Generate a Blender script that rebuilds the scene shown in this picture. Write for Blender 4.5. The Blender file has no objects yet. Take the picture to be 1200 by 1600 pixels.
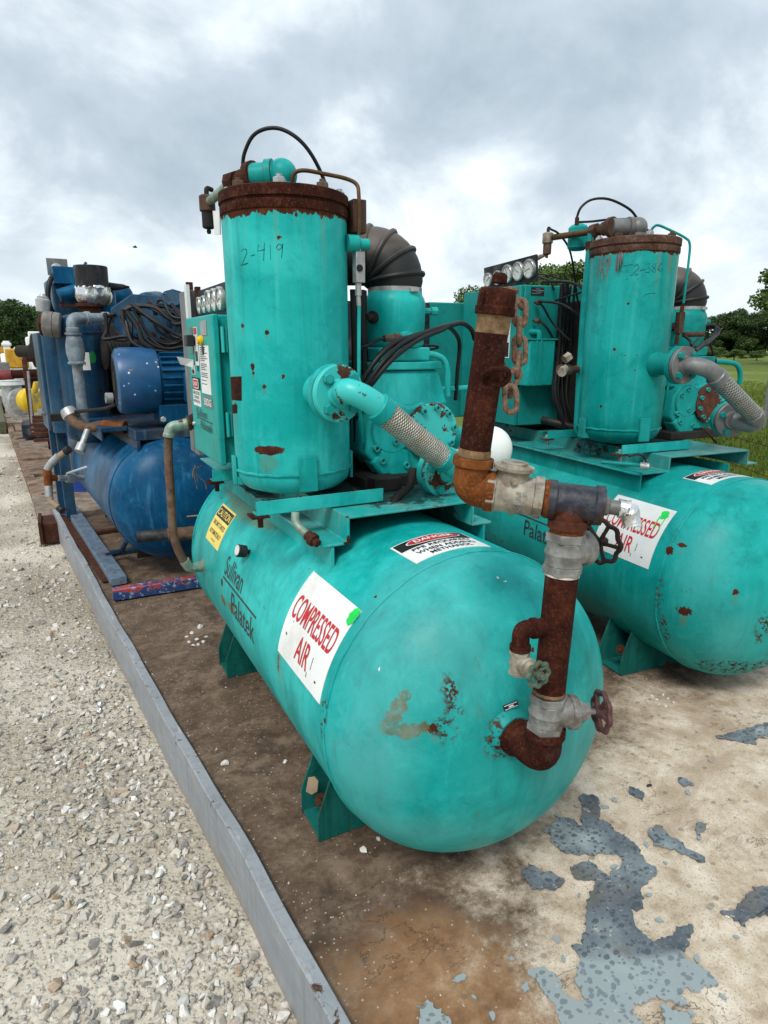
import bpy, bmesh, math, random
import numpy as np
from mathutils import Vector, Matrix, Quaternion
from mathutils.geometry import tessellate_polygon
R = math.radians
S = bpy.context.scene
C = S.collection
random.seed(7)

# ------------------------------------------------------------------ camera
cd = bpy.data.cameras.new('camera')
cam = bpy.data.objects.new('camera', cd); C.objects.link(cam)
cam.location = (0, 0, 1.29)
cam.rotation_euler = (R(90 - 14.574), 0, R(-27.36))
cd.sensor_fit = 'VERTICAL'; cd.sensor_height = 24.0; cd.lens = 15.0
cd.clip_start = 0.05; cd.clip_end = 1500
S.camera = cam

# ------------------------------------------------------------------ sky and sun
SKX, SKY_ = 1.0, 5.5
SUN_EL, SUN_AZ = 52, 228            # azimuth: degrees clockwise from +Y
wd = bpy.data.worlds.new('World'); S.world = wd; wd.use_nodes = True
wt = wd.node_tree; wt.nodes.clear()
def wn(t, **k):
    n = wt.nodes.new(t)
    for a, b in k.items(): setattr(n, a, b)
    return n
wo = wn('ShaderNodeOutputWorld')
sky = wn('ShaderNodeTexSky'); sky.sky_type = 'NISHITA'; sky.sun_disc = False
sky.sun_elevation = R(SUN_EL); sky.sun_rotation = R(SUN_AZ)
bg1 = wn('ShaderNodeBackground'); bg1.inputs[1].default_value = 0.08
wt.links.new(sky.outputs[0], bg1.inputs[0])
tc = wn('ShaderNodeTexCoord')
sx = wn('ShaderNodeSeparateXYZ'); wt.links.new(tc.outputs['Generated'], sx.inputs[0])
def wm(op, a, b=None, clamp=False):
    n = wn('ShaderNodeMath', operation=op); n.use_clamp = clamp
    for i, v in enumerate((a, b)):
        if v is None: continue
        if isinstance(v, (int, float)): n.inputs[i].default_value = v
        else: wt.links.new(v, n.inputs[i])
    return n.outputs[0]
zz = wm('ADD', wm('MAXIMUM', sx.outputs[2], 0.0), 0.60)
cb = wn('ShaderNodeCombineXYZ')
wt.links.new(wm('DIVIDE', sx.outputs[0], zz), cb.inputs[0])
wt.links.new(wm('DIVIDE', sx.outputs[1], zz), cb.inputs[1])
cb.inputs[2].default_value = 3.7
def wnoise(scale, det, rough, dist, off):
    mp = wn('ShaderNodeMapping'); mp.inputs['Location'].default_value = off
    wt.links.new(cb.outputs[0], mp.inputs[0])
    n = wn('ShaderNodeTexNoise'); n.inputs['Scale'].default_value = scale
    n.inputs['Detail'].default_value = det; n.inputs['Roughness'].default_value = rough
    n.inputs['Distortion'].default_value = dist
    wt.links.new(mp.outputs[0], n.inputs[0]); return n.outputs[0]
n1 = wnoise(1.05, 4, 0.50, 0.2, (SKX, SKY_, 0))
n2 = wnoise(3.0, 8, 0.58, 0.25, (7.1, 4.4, 2))
cl = wm('ADD', wm('MULTIPLY', n1, 0.56), wm('MULTIPLY', n2, 0.44))
rp = wn('ShaderNodeValToRGB'); cr = rp.color_ramp
for e, (p, c) in zip([cr.elements[0], cr.elements[1]], [(0.40, (0.215, 0.262, 0.30, 1)), (0.64, (0.74, 0.755, 0.755, 1))]):
    e.position = p; e.color = c
for p, c in [(0.47, (0.295, 0.34, 0.38, 1)), (0.52, (0.42, 0.465, 0.495, 1)), (0.57, (0.60, 0.64, 0.66, 1))]:
    e = cr.elements.new(p); e.color = c
wt.links.new(cl, rp.inputs[0])
# overcast luminance: a little brighter towards the zenith, pale at the horizon
hz = wn('ShaderNodeMapRange'); hz.inputs[1].default_value = 0.0; hz.inputs[2].default_value = 0.15
hz.inputs[3].default_value = 0.55; hz.inputs[4].default_value = 0.0
wt.links.new(sx.outputs[2], hz.inputs[0])
mx = wn('ShaderNodeMix', data_type='RGBA'); wt.links.new(hz.outputs[0], mx.inputs[0])
wt.links.new(rp.outputs[0], mx.inputs[6]); mx.inputs[7].default_value = (0.62, 0.67, 0.69, 1)
bg2 = wn('ShaderNodeBackground')
wt.links.new(mx.outputs[2], bg2.inputs[0])
wt.links.new(wm('ADD', wm('MULTIPLY', wm('MAXIMUM', sx.outputs[2], 0.0), 0.30), 1.18), bg2.inputs[1])
ms = wn('ShaderNodeMixShader'); ms.inputs[0].default_value = 0.93
wt.links.new(bg1.outputs[0], ms.inputs[1]); wt.links.new(bg2.outputs[0], ms.inputs[2])
wt.links.new(ms.outputs[0], wo.inputs[0])
sl = bpy.data.lights.new('sun', 'SUN'); sl.energy = 1.5; sl.angle = R(20); sl.color = (1.0, 0.955, 0.89)
so = bpy.data.objects.new('sun', sl); C.objects.link(so)
sd = Vector((math.sin(R(SUN_AZ)) * math.cos(R(SUN_EL)), math.cos(R(SUN_AZ)) * math.cos(R(SUN_EL)), math.sin(R(SUN_EL))))
so.rotation_euler = sd.to_track_quat('Z', 'Y').to_euler(); so.location = (-4, -4, 8)
S.view_settings.view_transform = 'Standard'; S.view_settings.look = 'None'
S.view_settings.exposure = 0.80; S.view_settings.gamma = 1.0
S.view_settings.use_curve_mapping = False
S.cycles.diffuse_bounces = 1

# ------------------------------------------------------------------ object helpers
def tag(o, label=None, cat=None, group=None, kind=None):
    if label: o['label'] = label
    if cat: o['category'] = cat
    if group: o['group'] = group
    if kind: o['kind'] = kind
    return o
def empty(name, loc=(0, 0, 0), rz=0.0, label=None, cat=None, group=None):
    o = bpy.data.objects.new(name, None); C.objects.link(o)
    o.location = loc; o.rotation_euler = (0, 0, rz); o.empty_display_size = 0.1
    return tag(o, label, cat, group)
def V(*a): return Vector(a)
def frame_of(d, up=None):
    d = Vector(d).normalized()
    u = Vector(up) if up is not None else (V(0, 0, 1) if abs(d.z) < 0.95 else V(1, 0, 0))
    a = (u - d * u.dot(d)).normalized()
    return a, d.cross(a), d           # a = up-ish, b = side, d = axis
class MB:
    def __init__(s): s.v = []; s.f = []; s.uv = []; s.u_on = False
    def add(s, vs, fs, uvs=None):
        o = len(s.v); s.v += [tuple(p) for p in vs]
        for i, f in enumerate(fs):
            s.f.append(tuple(o + k for k in f)); s.uv.append(uvs[i] if uvs else None)
        if uvs: s.u_on = True
        return s
    def box(s, x0, x1, y0, y1, z0, z1, M=None):
        vs = [V(x, y, z) for z in (z0, z1) for y in (y0, y1) for x in (x0, x1)]
        if M: vs = [M @ p for p in vs]
        return s.add(vs, [(0, 2, 3, 1), (4, 5, 7, 6), (0, 1, 5, 4), (2, 6, 7, 3), (0, 4, 6, 2), (1, 3, 7, 5)])
    def obox(s, c, size, d=(0, 1, 0), up=(0, 0, 1)):      # box with its long axis along d
        a, b, d = frame_of(d, up); c = Vector(c)
        hx, hy, hz = size[0] / 2, size[1] / 2, size[2] / 2   # side, along, up
        vs = [c + b * x + d * y + a * z for z in (-hz, hz) for y in (-hy, hy) for x in (-hx, hx)]
        return s.add(vs, [(0, 2, 3, 1), (4, 5, 7, 6), (0, 1, 5, 4), (2, 6, 7, 3), (0, 4, 6, 2), (1, 3, 7, 5)])
    def bar(s, p, q, w, h, up=(0, 0, 1)):
        p, q = Vector(p), Vector(q)
        return s.obox((p + q) / 2, (w, (q - p).length, h), q - p, up)
    def tube(s, pts, r, n=14, caps=True, closed=False, uv=None):
        P = [Vector(p) for p in pts]; m = len(P)
        rr = r if isinstance(r, (list, tuple)) else [r] * m
        T = []
        for i in range(m):
            if closed: t = P[(i + 1) % m] - P[i - 1]
            else: t = P[min(i + 1, m - 1)] - P[max(i - 1, 0)]
            T.append(t.normalized() if t.length > 1e-9 else V(0, 0, 1))
        a, b, _ = frame_of(T[0]); rings = []
        for i in range(m):
            if i:
                q = T[i - 1].rotation_difference(T[i]); a = q @ a
                a = (a - T[i] * a.dot(T[i])).normalized()
            b = T[i].cross(a)
            rings.append([P[i] + a * (rr[i] * math.cos(2 * math.pi * k / n)) + b * (rr[i] * math.sin(2 * math.pi * k / n)) for k in range(n)])
        vs = [p for g in rings for p in g]; fs = []; us = []
        L = [0.0]
        for i in range(1, m + 1): L.append(L[-1] + (P[i % m] - P[i - 1]).length)
        for i in range(m if closed else m - 1):
            j = (i + 1) % m
            for k in range(n):
                k2 = (k + 1) % n
                fs.append((i * n + k, i * n + k2, j * n + k2, j * n + k))
                us.append(((k / n, L[i]), ((k + 1) / n, L[i]), ((k + 1) / n, L[i + 1]), (k / n, L[i + 1])))
        if caps and not closed:
            fs.append(tuple(reversed(range(n)))); us.append(tuple((0, 0) for _ in range(n)))
            fs.append(tuple(range((m - 1) * n, m * n))); us.append(tuple((0, 0) for _ in range(n)))
        return s.add(vs, fs, us)
    def lathe(s, o, d, prof, n=32, up=None, capa=True, capb=True):   # prof: (height along d, radius)
        a, b, d = frame_of(d, up); o = Vector(o); vs = []; fs = []
        for h, r in prof:
            for k in range(n):
                t = 2 * math.pi * k / n
                vs.append(o + d * h + a * (r * math.cos(t)) + b * (r * math.sin(t)))
        m = len(prof)
        for i in range(m - 1):
            for k in range(n):
                k2 = (k + 1) % n
                fs.append((i * n + k, i * n + k2, (i + 1) * n + k2, (i + 1) * n + k))
        if capa: fs.append(tuple(reversed(range(n))))
        if capb: fs.append(tuple(range((m - 1) * n, m * n)))
        return s.add(vs, fs)
    def cyl(s, p, q, r, n=20, r2=None):
        p, q = Vector(p), Vector(q)
        return s.lathe(p, q - p, [(0, r), ((q - p).length, r if r2 is None else r2)], n)
    def ball(s, c, r, n=20, m=12, sc=(1, 1, 1)):
        vs = []; fs = []; c = Vector(c)
        for i in range(1, m):
            ph = math.pi * i / m
            for k in range(n):
                t = 2 * math.pi * k / n
                vs.append(c + V(r * sc[0] * math.sin(ph) * math.cos(t), r * sc[1] * math.sin(ph) * math.sin(t), r * sc[2] * math.cos(ph)))
        for i in range(m - 2):
            for k in range(n):
                k2 = (k + 1) % n; fs.append((i * n + k, (i + 1) * n + k, (i + 1) * n + k2, i * n + k2))
        vs += [c + V(0, 0, r * sc[2]), c - V(0, 0, r * sc[2])]; t = (m - 1) * n
        for k in range(n):
            k2 = (k + 1) % n
            fs.append((t, k, k2)); fs.append((t + 1, (m - 2) * n + k2, (m - 2) * n + k))
        return s.add(vs, fs)
    def prism(s, poly, o, ax, ay, th):     # 2-D outline extruded by th along ax x ay, centred on the plane
        ax, ay = Vector(ax).normalized(), Vector(ay).normalized(); nz = ax.cross(ay); o = Vector(o); k = len(poly)
        vs = [o + ax * x + ay * y - nz * (th / 2) for x, y in poly] + [o + ax * x + ay * y + nz * (th / 2) for x, y in poly]
        fs = [(i, (i + 1) % k, k + (i + 1) % k, k + i) for i in range(k)]
        tri = tessellate_polygon([[V(x, y, 0) for x, y in poly]])
        area = sum(poly[i][0] * poly[(i + 1) % k][1] - poly[(i + 1) % k][0] * poly[i][1] for i in range(k))
        if area < 0: fs = [tuple(reversed(f)) for f in fs]
        for t in tri:
            t = tuple(t); p = [poly[i] for i in t]
            ar = (p[1][0] - p[0][0]) * (p[2][1] - p[0][1]) - (p[2][0] - p[0][0]) * (p[1][1] - p[0][1])
            if ar < 0: t = tuple(reversed(t))
            fs.append(tuple(k + i for i in t)); fs.append(tuple(reversed(t)))
        return s.add(vs, fs)
    def nut(s, c, d, r, h, n=6):
        return s.lathe(c, d, [(0, r), (h * .85, r), (h, r * .88)], n)
    def build(s, name, mat, parent=None, bevel=0.0, sharp=38, flat=False):
        me = bpy.data.meshes.new(name); me.from_pydata(s.v, [], s.f)
        if s.u_on:
            ul = me.uv_layers.new(name='UVMap'); i = 0
            for f, u in zip(s.f, s.uv):
                for k in range(len(f)):
                    ul.data[i].uv = u[k] if u else (0, 0); i += 1
        me.validate(); me.update()
        if not flat:
            me.polygons.foreach_set('use_smooth', [True] * len(me.polygons))
            me.set_sharp_from_angle(angle=R(sharp))
        o = bpy.data.objects.new(name, me); C.objects.link(o)
        if mat: me.materials.append(mat)
        if parent: o.parent = parent
        if bevel:
            b = o.modifiers.new('bevel', 'BEVEL'); b.width = bevel; b.segments = 2; b.limit_method = 'ANGLE'; b.angle_limit = R(40)
        return o
def arc(c, a, b, r, t0, t1, n=10):
    c, a, b = Vector(c), Vector(a), Vector(b)
    return [c + a * (r * math.cos(R(t0 + (t1 - t0) * i / n))) + b * (r * math.sin(R(t0 + (t1 - t0) * i / n))) for i in range(n + 1)]
def smooth(pts, k=6):                     # Catmull-Rom through the points
    P = [Vector(p) for p in pts]; out = []
    for i in range(len(P) - 1):
        a = P[i - 1] if i else P[0] * 2 - P[1]; d = P[i + 2] if i + 2 < len(P) else P[-1] * 2 - P[-2]
        b, c = P[i], P[i + 1]
        for j in range(k):
            t = j / k
            out.append(0.5 * (2 * b + (c - a) * t + (2 * a - 5 * b + 4 * c - d) * t * t + (3 * b - a - 3 * c + d) * t ** 3))
    out.append(P[-1]); return out
def bend(pts, r, n=6):                    # polyline with rounded corners
    P = [Vector(p) for p in pts]; out = [P[0]]
    for i in range(1, len(P) - 1):
        u = (P[i - 1] - P[i]); w = (P[i + 1] - P[i]); rr = min(r, u.length * .49, w.length * .49)
        u.normalize(); w.normalize(); a = P[i] + u * rr; c = P[i] + w * rr
        for j in range(n + 1):
            t = j / n; out.append(a * (1 - t) ** 2 + P[i] * (2 * t * (1 - t)) + c * t * t)
    out.append(P[-1]); return out
def copy_tree(o, parent=None):
    c = o.copy(); C.objects.link(c)
    if parent: c.parent = parent
    for ch in list(o.children): copy_tree(ch, c)
    return c

# ------------------------------------------------------------------ node helpers
class NT:
    def __init__(s, name):
        s.m = bpy.data.materials.new(name); s.m.use_nodes = True; s.t = s.m.node_tree
        s.b = s.t.nodes['Principled BSDF']; s._c = None
    def nd(s, t, ins=None, **k):
        n = s.t.nodes.new(t)
        for a, b in k.items(): setattr(n, a, b)
        for a, b in (ins or {}).items(): s.put(n.inputs[a], b)
        return n
    def put(s, sock, v):
        if isinstance(v, bpy.types.NodeSocket): s.t.links.new(v, sock)
        elif isinstance(v, (tuple, list)) and len(v) == 3 and sock.type == 'RGBA': sock.default_value = (*v, 1)
        else: sock.default_value = v
    def co(s, kind='Object'):
        if s._c is None: s._c = s.nd('ShaderNodeTexCoord')
        return s._c.outputs[kind]
    def mp(s, vec, loc=(0, 0, 0), sc=(1, 1, 1), rot=(0, 0, 0)):
        return s.nd('ShaderNodeMapping', {'Vector': vec, 'Location': loc, 'Scale': sc, 'Rotation': rot}).outputs[0]
    def m_(s, op, a, b=0.0, clamp=False):
        n = s.nd('ShaderNodeMath', operation=op); n.use_clamp = clamp
        s.put(n.inputs[0], a); s.put(n.inputs[1], b); return n.outputs[0]
    def noise(s, vec, sc, det=4, ro=0.55, di=0.0):
        return s.nd('ShaderNodeTexNoise', {'Vector': vec, 'Scale': sc, 'Detail': det, 'Roughness': ro, 'Distortion': di}).outputs[0]
    def vor(s, vec, sc, feature='F1', out='Distance', rnd=1.0):
        n = s.nd('ShaderNodeTexVoronoi', {'Vector': vec, 'Scale': sc, 'Randomness': rnd}, feature=feature); return n.outputs[out]
    def ss(s, x, lo, hi, a=0.0, b=1.0):
        n = s.nd('ShaderNodeMapRange', {'Value': x, 'From Min': lo, 'From Max': hi, 'To Min': a, 'To Max': b}, interpolation_type='SMOOTHSTEP'); return n.outputs[0]
    def mix(s, f, a, b, mode='MIX'):
        n = s.nd('ShaderNodeMix', data_type='RGBA', blend_type=mode)
        s.put(n.inputs[0], f); s.put(n.inputs[6], a); s.put(n.inputs[7], b); return n.outputs[2]
    def ramp(s, f, st):
        n = s.nd('ShaderNodeValToRGB', {'Fac': f}); e = n.color_ramp.elements
        e[0].position, e[0].color = st[0][0], (*st[0][1], 1); e[1].position, e[1].color = st[-1][0], (*st[-1][1], 1)
        for p, c in st[1:-1]: q = e.new(p); q.color = (*c, 1)
        return n.outputs[0]
    def dist(s, vec, c, sc=(1, 1, 1)):
        a = s.nd('ShaderNodeVectorMath', {0: vec, 1: c}, operation='SUBTRACT').outputs[0]
        b = s.nd('ShaderNodeVectorMath', {0: a, 1: sc}, operation='MULTIPLY').outputs[0]
        return s.nd('ShaderNodeVectorMath', {0: b}, operation='LENGTH').outputs['Value']
    def sep(s, vec): return s.nd('ShaderNodeSeparateXYZ', {0: vec}).outputs
    def bump(s, h, st=0.3, d=0.01):
        return s.nd('ShaderNodeBump', {'Height': h, 'Strength': st, 'Distance': d}).outputs[0]
    def out(s, col=None, rough=None, metal=None, nrm=None, spec=None, **k):
        for n, v in (('Base Color', col), ('Roughness', rough), ('Metallic', metal), ('Normal', nrm), ('Specular IOR Level', spec)):
            if v is not None: s.put(s.b.inputs[n], v)
        for a, v in k.items(): s.put(s.b.inputs[a.replace('_', ' ')], v)
        return s.m
RUST_A, RUST_B, RUST_C = (0.030, 0.008, 0.004), (0.085, 0.022, 0.009), (0.20, 0.070, 0.025)
def rustcol(g, v, sc=14):
    return g.ramp(g.noise(v, sc, 6, .65), [(0.3, RUST_A), (0.55, RUST_B), (0.78, RUST_C)])
def paint(name, base, fade, dark, seed=0, spots=1.0, patches=(), edge=None, wear=0.0, rough=.40, dirt=0.6, scuff=.3, rustdark=True):
    """worn machine paint: chalky fading, run marks, chips through to rust, and rust where it stands (patches, edge)"""
    g = NT(name); o = g.co(); v = g.mp(o, (seed * 3.1, seed * 1.7, seed * 0.9))
    col = g.mix(g.ss(g.noise(v, 3.2, 5, .6, .4), .35, .68), base, fade)
    col = g.mix(g.m_('MULTIPLY', g.ss(g.noise(v, 1.7, 3, .5), .45, .7), .55), col, dark)
    run = g.noise(g.mp(v, sc=(26, 26, 1.6)), 1.0, 4, .6, .3)                    # run marks down the sides
    col = g.mix(g.m_('MULTIPLY', g.ss(run, .52, .75), dirt * .55), col, tuple(c * .62 for c in dark))
    col = g.mix(g.m_('MULTIPLY', g.ss(run, .47, .28), scuff * .6), col, tuple(min(1, c * 1.25 + .05) for c in fade))
    mot = g.noise(v, 13, 8, .74, .5)
    col = g.mix(g.ss(mot, .52, .70, 0, .30), col, tuple(min(1, c * 1.12 + .01) for c in fade)); col = g.mix(g.ss(mot, .48, .32, 0, .34), col, tuple(c * .75 for c in dark))
    fine = g.noise(v, 95, 3, .7)
    col = g.mix(g.m_('MULTIPLY', g.ss(fine, .60, .74), .10), col, (.20, .48, .46))
    chalk = g.m_('MULTIPLY', g.ss(g.noise(v, 6, 7, .7), .55, .8), g.ss(g.noise(v, 150, 2, .6), .42, .6))
    col = g.mix(g.m_('MULTIPLY', chalk, scuff * .7), col, (.13, .50, .48))
    col = g.mix(g.m_('MULTIPLY', g.ss(g.noise(v, 2.3, 8, .72, .6), .50, .62), .35), col, tuple(c * .72 for c in dark))
    # chips
    thr = .735 - .022 * spots
    chip = g.m_('MULTIPLY', g.ss(g.noise(g.mp(v, sc=(1, 1, .75)), 21, 7, .72, .3), thr, thr + .008), g.ss(g.noise(v, 4.3, 3, .5), .45, .55))
    wv = g.nd('ShaderNodeVectorMath', {0: v, 1: g.nd('ShaderNodeVectorMath', {0: g.nd('ShaderNodeTexNoise', {'Vector': v, 'Scale': 130}).outputs[1], 1: (.012, .012, .016)}, operation='MULTIPLY').outputs[0]}, operation='ADD').outputs[0]
    cell = g.nd('ShaderNodeTexVoronoi', {'Vector': wv, 'Scale': 24})
    size = g.m_('MULTIPLY', g.ss(g.nd('ShaderNodeSeparateColor', {0: cell.outputs['Color']}).outputs[0], .84, 1.0), .15 * spots)
    chip2 = g.m_('MULTIPLY', g.ss(g.m_('SUBTRACT', size, cell.outputs['Distance']), -.012, .012), g.ss(size, .01, .03))
    mask = g.m_('MAXIMUM', chip, chip2)
    nz = g.m_('ADD', g.m_('SUBTRACT', g.noise(v, 19, 8, .75, .4), .5), g.m_('MULTIPLY', g.m_('SUBTRACT', g.noise(v, 85, 4, .7), .5), .35))
    nr = g.m_('ADD', g.m_('MULTIPLY', g.m_('SUBTRACT', g.noise(v, 42, 8, .78, .6), .5), 1.5), g.m_('MULTIPLY', g.m_('SUBTRACT', g.noise(v, 150, 3, .7), .5), .5))
    for c, r, amp, sc, kind in patches:
        d = g.dist(o, c, sc)
        e = g.m_('ADD', g.m_('SUBTRACT', r, d), g.m_('MULTIPLY', nz, amp))
        if kind == 'rust': mask = g.m_('MAXIMUM', mask, g.ss(g.m_('ADD', g.m_('SUBTRACT', r, d), g.m_('MULTIPLY', nr, amp)), -.001, .001)); col = g.mix(g.m_('MULTIPLY', g.ss(g.m_('ADD', g.m_('SUBTRACT', r, g.dist(o, (c[0], c[1], c[2] - r * 1.7), (sc[0] * 1.5, sc[1] * 1.5, sc[2] * .45))), g.m_('MULTIPLY', nr, amp * .6)), -.006, .008), .38), col, (.13, .10, .035))
        elif kind == 'speck': mask = g.m_('MAXIMUM', mask, g.m_('MULTIPLY', g.ss(e, -.01, .02), g.ss(g.noise(v, 70, 4, .7), .5, .56)))
        elif kind == 'olive': col = g.mix(g.m_('MULTIPLY', g.ss(g.m_('ADD', e, g.m_('MULTIPLY', nr, .02)), -.003, .003), g.ss(g.noise(v, 75, 4, .75), .66, .52)), col, g.mix(g.ss(g.noise(v, 30, 5, .7), .4, .62), (.080, .070, .016), (.165, .095, .026)))
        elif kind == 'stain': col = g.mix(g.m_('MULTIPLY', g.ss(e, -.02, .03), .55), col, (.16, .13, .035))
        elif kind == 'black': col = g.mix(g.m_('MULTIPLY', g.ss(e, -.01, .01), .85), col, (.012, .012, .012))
        elif kind == 'white': col = g.mix(g.m_('MULTIPLY', g.ss(g.m_('ADD', g.m_('SUBTRACT', r, d), g.m_('MULTIPLY', nr, .9 * amp)), -.001, .001), .9), col, (.70, .71, .69))
        elif kind == 'dull': col = g.mix(g.m_('MULTIPLY', g.ss(e, -.06, .08), .34), col, (.11, .38, .38))
    if edge:                                   # (height, noise amplitude): bare rust above that height
        z = g.sep(o)[2]
        jag = g.m_('MULTIPLY', g.m_('SUBTRACT', g.noise(g.mp(v, sc=(1, 1, .55)), 30, 5, .65), .5), edge[1])
        mask = g.m_('MAXIMUM', mask, g.ss(g.m_('ADD', g.m_('SUBTRACT', z, edge[0]), jag), -.0015, .0015))
        runs = g.m_('MULTIPLY', g.ss(z, edge[0] - .22, edge[0]), g.ss(g.noise(g.mp(v, sc=(30, 30, .5)), 1, 3, .5), .58, .75))
        col = g.mix(g.m_('MULTIPLY', runs, .5), col, (.22, .20, .06))
    if wear:                                   # paint worn off the sharp edges
        bv = g.nd('ShaderNodeBevel', {'Radius': .006}); bv.samples = 4
        dt = g.nd('ShaderNodeVectorMath', {0: bv.outputs[0], 1: g.nd('ShaderNodeNewGeometry').outputs['Normal']}, operation='DOT_PRODUCT').outputs['Value']
        ew = g.m_('ADD', g.m_('SUBTRACT', 1.0, dt), g.m_('MULTIPLY', g.m_('SUBTRACT', g.noise(v, 30, 6, .75), .5), 1.1 * wear))
        mask = g.m_('MAXIMUM', mask, g.m_('MULTIPLY', g.ss(ew, .20, .24), g.ss(g.m_('SUBTRACT', 1.0, dt), .03, .06)))
    streak = g.m_('MULTIPLY', g.ss(g.noise(g.mp(v, sc=(38, 38, 1.1)), 1.0, 3, .5), .66, .74), g.ss(g.noise(v, 5, 4, .6), .5, .62))
    col = g.mix(g.m_('MULTIPLY', streak, .45 * dirt), col, (.10, .085, .035))
    halo = g.m_('MULTIPLY', g.ss(g.m_('SUBTRACT', size, cell.outputs['Distance']), -.09, .0), g.ss(size, .02, .05))
    col = g.mix(g.m_('MULTIPLY', halo, .22), col, (.16, .18, .08))
    col = g.mix(mask, col, g.mix(.35 if rustdark else 0, rustcol(g, v, 34), (.04, .016, .010)))
    ro = g.m_('ADD', g.m_('MULTIPLY', mask, .42), g.m_('ADD', rough, g.m_('MULTIPLY', g.m_('SUBTRACT', g.noise(v, 8, 4), .5), .3)))
    h = g.m_('SUBTRACT', g.m_('ADD', g.m_('MULTIPLY', g.noise(v, 18, 3, .5), .35), g.m_('MULTIPLY', g.noise(v, 4.5, 3, .5), 1.6)), g.m_('MULTIPLY', mask, g.m_('ADD', .6, g.m_('MULTIPLY', fine, .5))))
    return g.out(col, ro, 0.0, g.bump(h, .35, .002), .12)
def rusty(name, a=RUST_A, b=RUST_B, c=RUST_C, sc=16, rough=.85, seed=0, pale=0.0, fine=.5):
    g = NT(name); v = g.mp(g.co(), (seed, seed * .7, seed * 1.3))
    n = g.noise(v, sc, 7, .68, .3)
    col = g.ramp(n, [(0.30, a), (0.54, b), (0.76, c)])
    sp = g.noise(v, 170, 3, .7)
    col = g.mix(g.m_('MULTIPLY', g.ss(sp, .52, .7), .45 * fine), col, tuple(min(1, k * 1.9 + .02) for k in c))
    col = g.mix(g.m_('MULTIPLY', g.ss(sp, .45, .3), .6 * fine), col, tuple(k * .5 for k in a))
    if pale: col = g.mix(g.m_('MULTIPLY', g.ss(g.noise(v, 9, 6, .75), .55, .7), pale), col, (.34, .29, .23))
    h = g.m_('ADD', g.m_('MULTIPLY', n, .6), g.m_('MULTIPLY', sp, .4))
    return g.out(col, g.ss(n, .3, .7, rough - .12, rough), 0.0, g.bump(h, .5, .003), .08)
def plain(name, col, rough=.5, metal=0.0, var=.25, sc=20, bump=.15, dirt=None, dirtamt=.4, spec=.2):
    g = NT(name); v = g.co()
    n = g.noise(v, sc, 5, .62)
    c = g.mix(g.ss(n, .3, .7), tuple(k * (1 - var) for k in col), tuple(min(1, k * (1 + var)) for k in col))
    if dirt: c = g.mix(g.m_('MULTIPLY', g.ss(g.noise(v, sc * .45, 6, .7), .48, .7), dirtamt), c, dirt)
    return g.out(c, g.ss(n, .2, .8, max(.05, rough - .1), min(1, rough + .1)), metal, g.bump(n, bump, .003), spec)

# ------------------------------------------------------------------ materials
TEAL, TEALF, TEALD = (.004, .335, .318), (.032, .490, .462), (.002, .200, .182)
M = {}
def tee_mat():
    g = NT('black_oxide_over_rust'); o = g.co(); n = g.noise(o, 26, 7, .72, .4); z = g.sep(o)[2]
    k = g.ss(g.m_('ADD', g.m_('MULTIPLY', g.m_('SUBTRACT', z, 1.005), 9.0), g.m_('MULTIPLY', g.m_('SUBTRACT', n, .5), 2.6)), -.10, .10)
    c = g.mix(k, rustcol(g, o, 40), g.mix(g.ss(g.noise(o, 60, 4, .7), .4, .7), (.018, .020, .030), (.055, .058, .070)))
    return g.out(c, g.ss(k, 0, 1, .85, .45), 0.0, g.bump(n, .5, .003), .3)
M['rust'] = rusty('rusty_steel', (.013, .0035, .0025), (.036, .0095, .006), (.095, .030, .015), sc=17, fine=.6, pale=.06)
M['rust_bright'] = rusty('bright_rust', (.055, .016, .006), (.17, .055, .015), (.29, .115, .04), sc=18)
M['rust_dark'] = rusty('dark_rust', (.030, .012, .008), (.060, .024, .015), (.12, .055, .035), sc=20)
M['chain'] = rusty('chain_rust', (.075, .034, .020), (.17, .105, .070), (.28, .22, .17), sc=32, fine=.6)
M['bronze'] = plain('weathered_bronze', (.30, .275, .225), .62, .25, .4, 30, .5, (.17, .09, .045), .8)
M['bronze_grey'] = plain('weathered_grey_bronze', (.215, .215, .205), .6, .3, .38, 30, .5, (.10, .07, .045), .75)
M['galv'] = plain('galvanised_steel', (.40, .41, .41), .48, .55, .2, 24, .2, (.16, .12, .09), .5)
M['steel_dull'] = plain('dull_grey_steel', (.185, .188, .186), .5, .35, .2, 20, .15, (.10, .07, .05), .45)
M['black_pipe'] = tee_mat()
M['tape'] = plain('thread_tape', (.62, .58, .50), .8, 0, .15, 40, .3, (.30, .20, .10), .5)
M['tape_brown'] = plain('stained_thread', (.20, .125, .065), .8, 0, .4, 60, .4, (.07, .025, .012), .8)
M['foil'] = plain('crumpled_foil', (.78, .78, .78), .28, .9, .1, 40, 1.0)
M['black'] = plain('black_rubber', (.014, .014, .015), .48, 0, .4, 20, .2, (.07, .055, .045), .4)
M['hose'] = plain('black_hose', (.007, .007, .008), .5, 0, .3, 20, .1, spec=.3)
M['dark'] = plain('dark_grime', (.020, .018, .017), .75, 0, .4, 12, .4, (.05, .035, .02), .5)
M['wheel_dark'] = plain('dark_iron_wheel', (.030, .021, .020), .5, .2, .3, 25, .3, (.06, .03, .02), .4)
M['wheel_maroon'] = plain('maroon_iron_wheel', (.085, .040, .038), .5, .1, .3, 25, .3, (.05, .03, .025), .5)
M['wheel_green'] = plain('chipped_green_wheel', (.070, .115, .085), .6, .1, .35, 40, .3, (.16, .07, .03), .85)
M['white'] = plain('white_vinyl', (.76, .77, .75), .45, 0, .04, 14, .12, (.48, .45, .38), .38)
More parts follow.
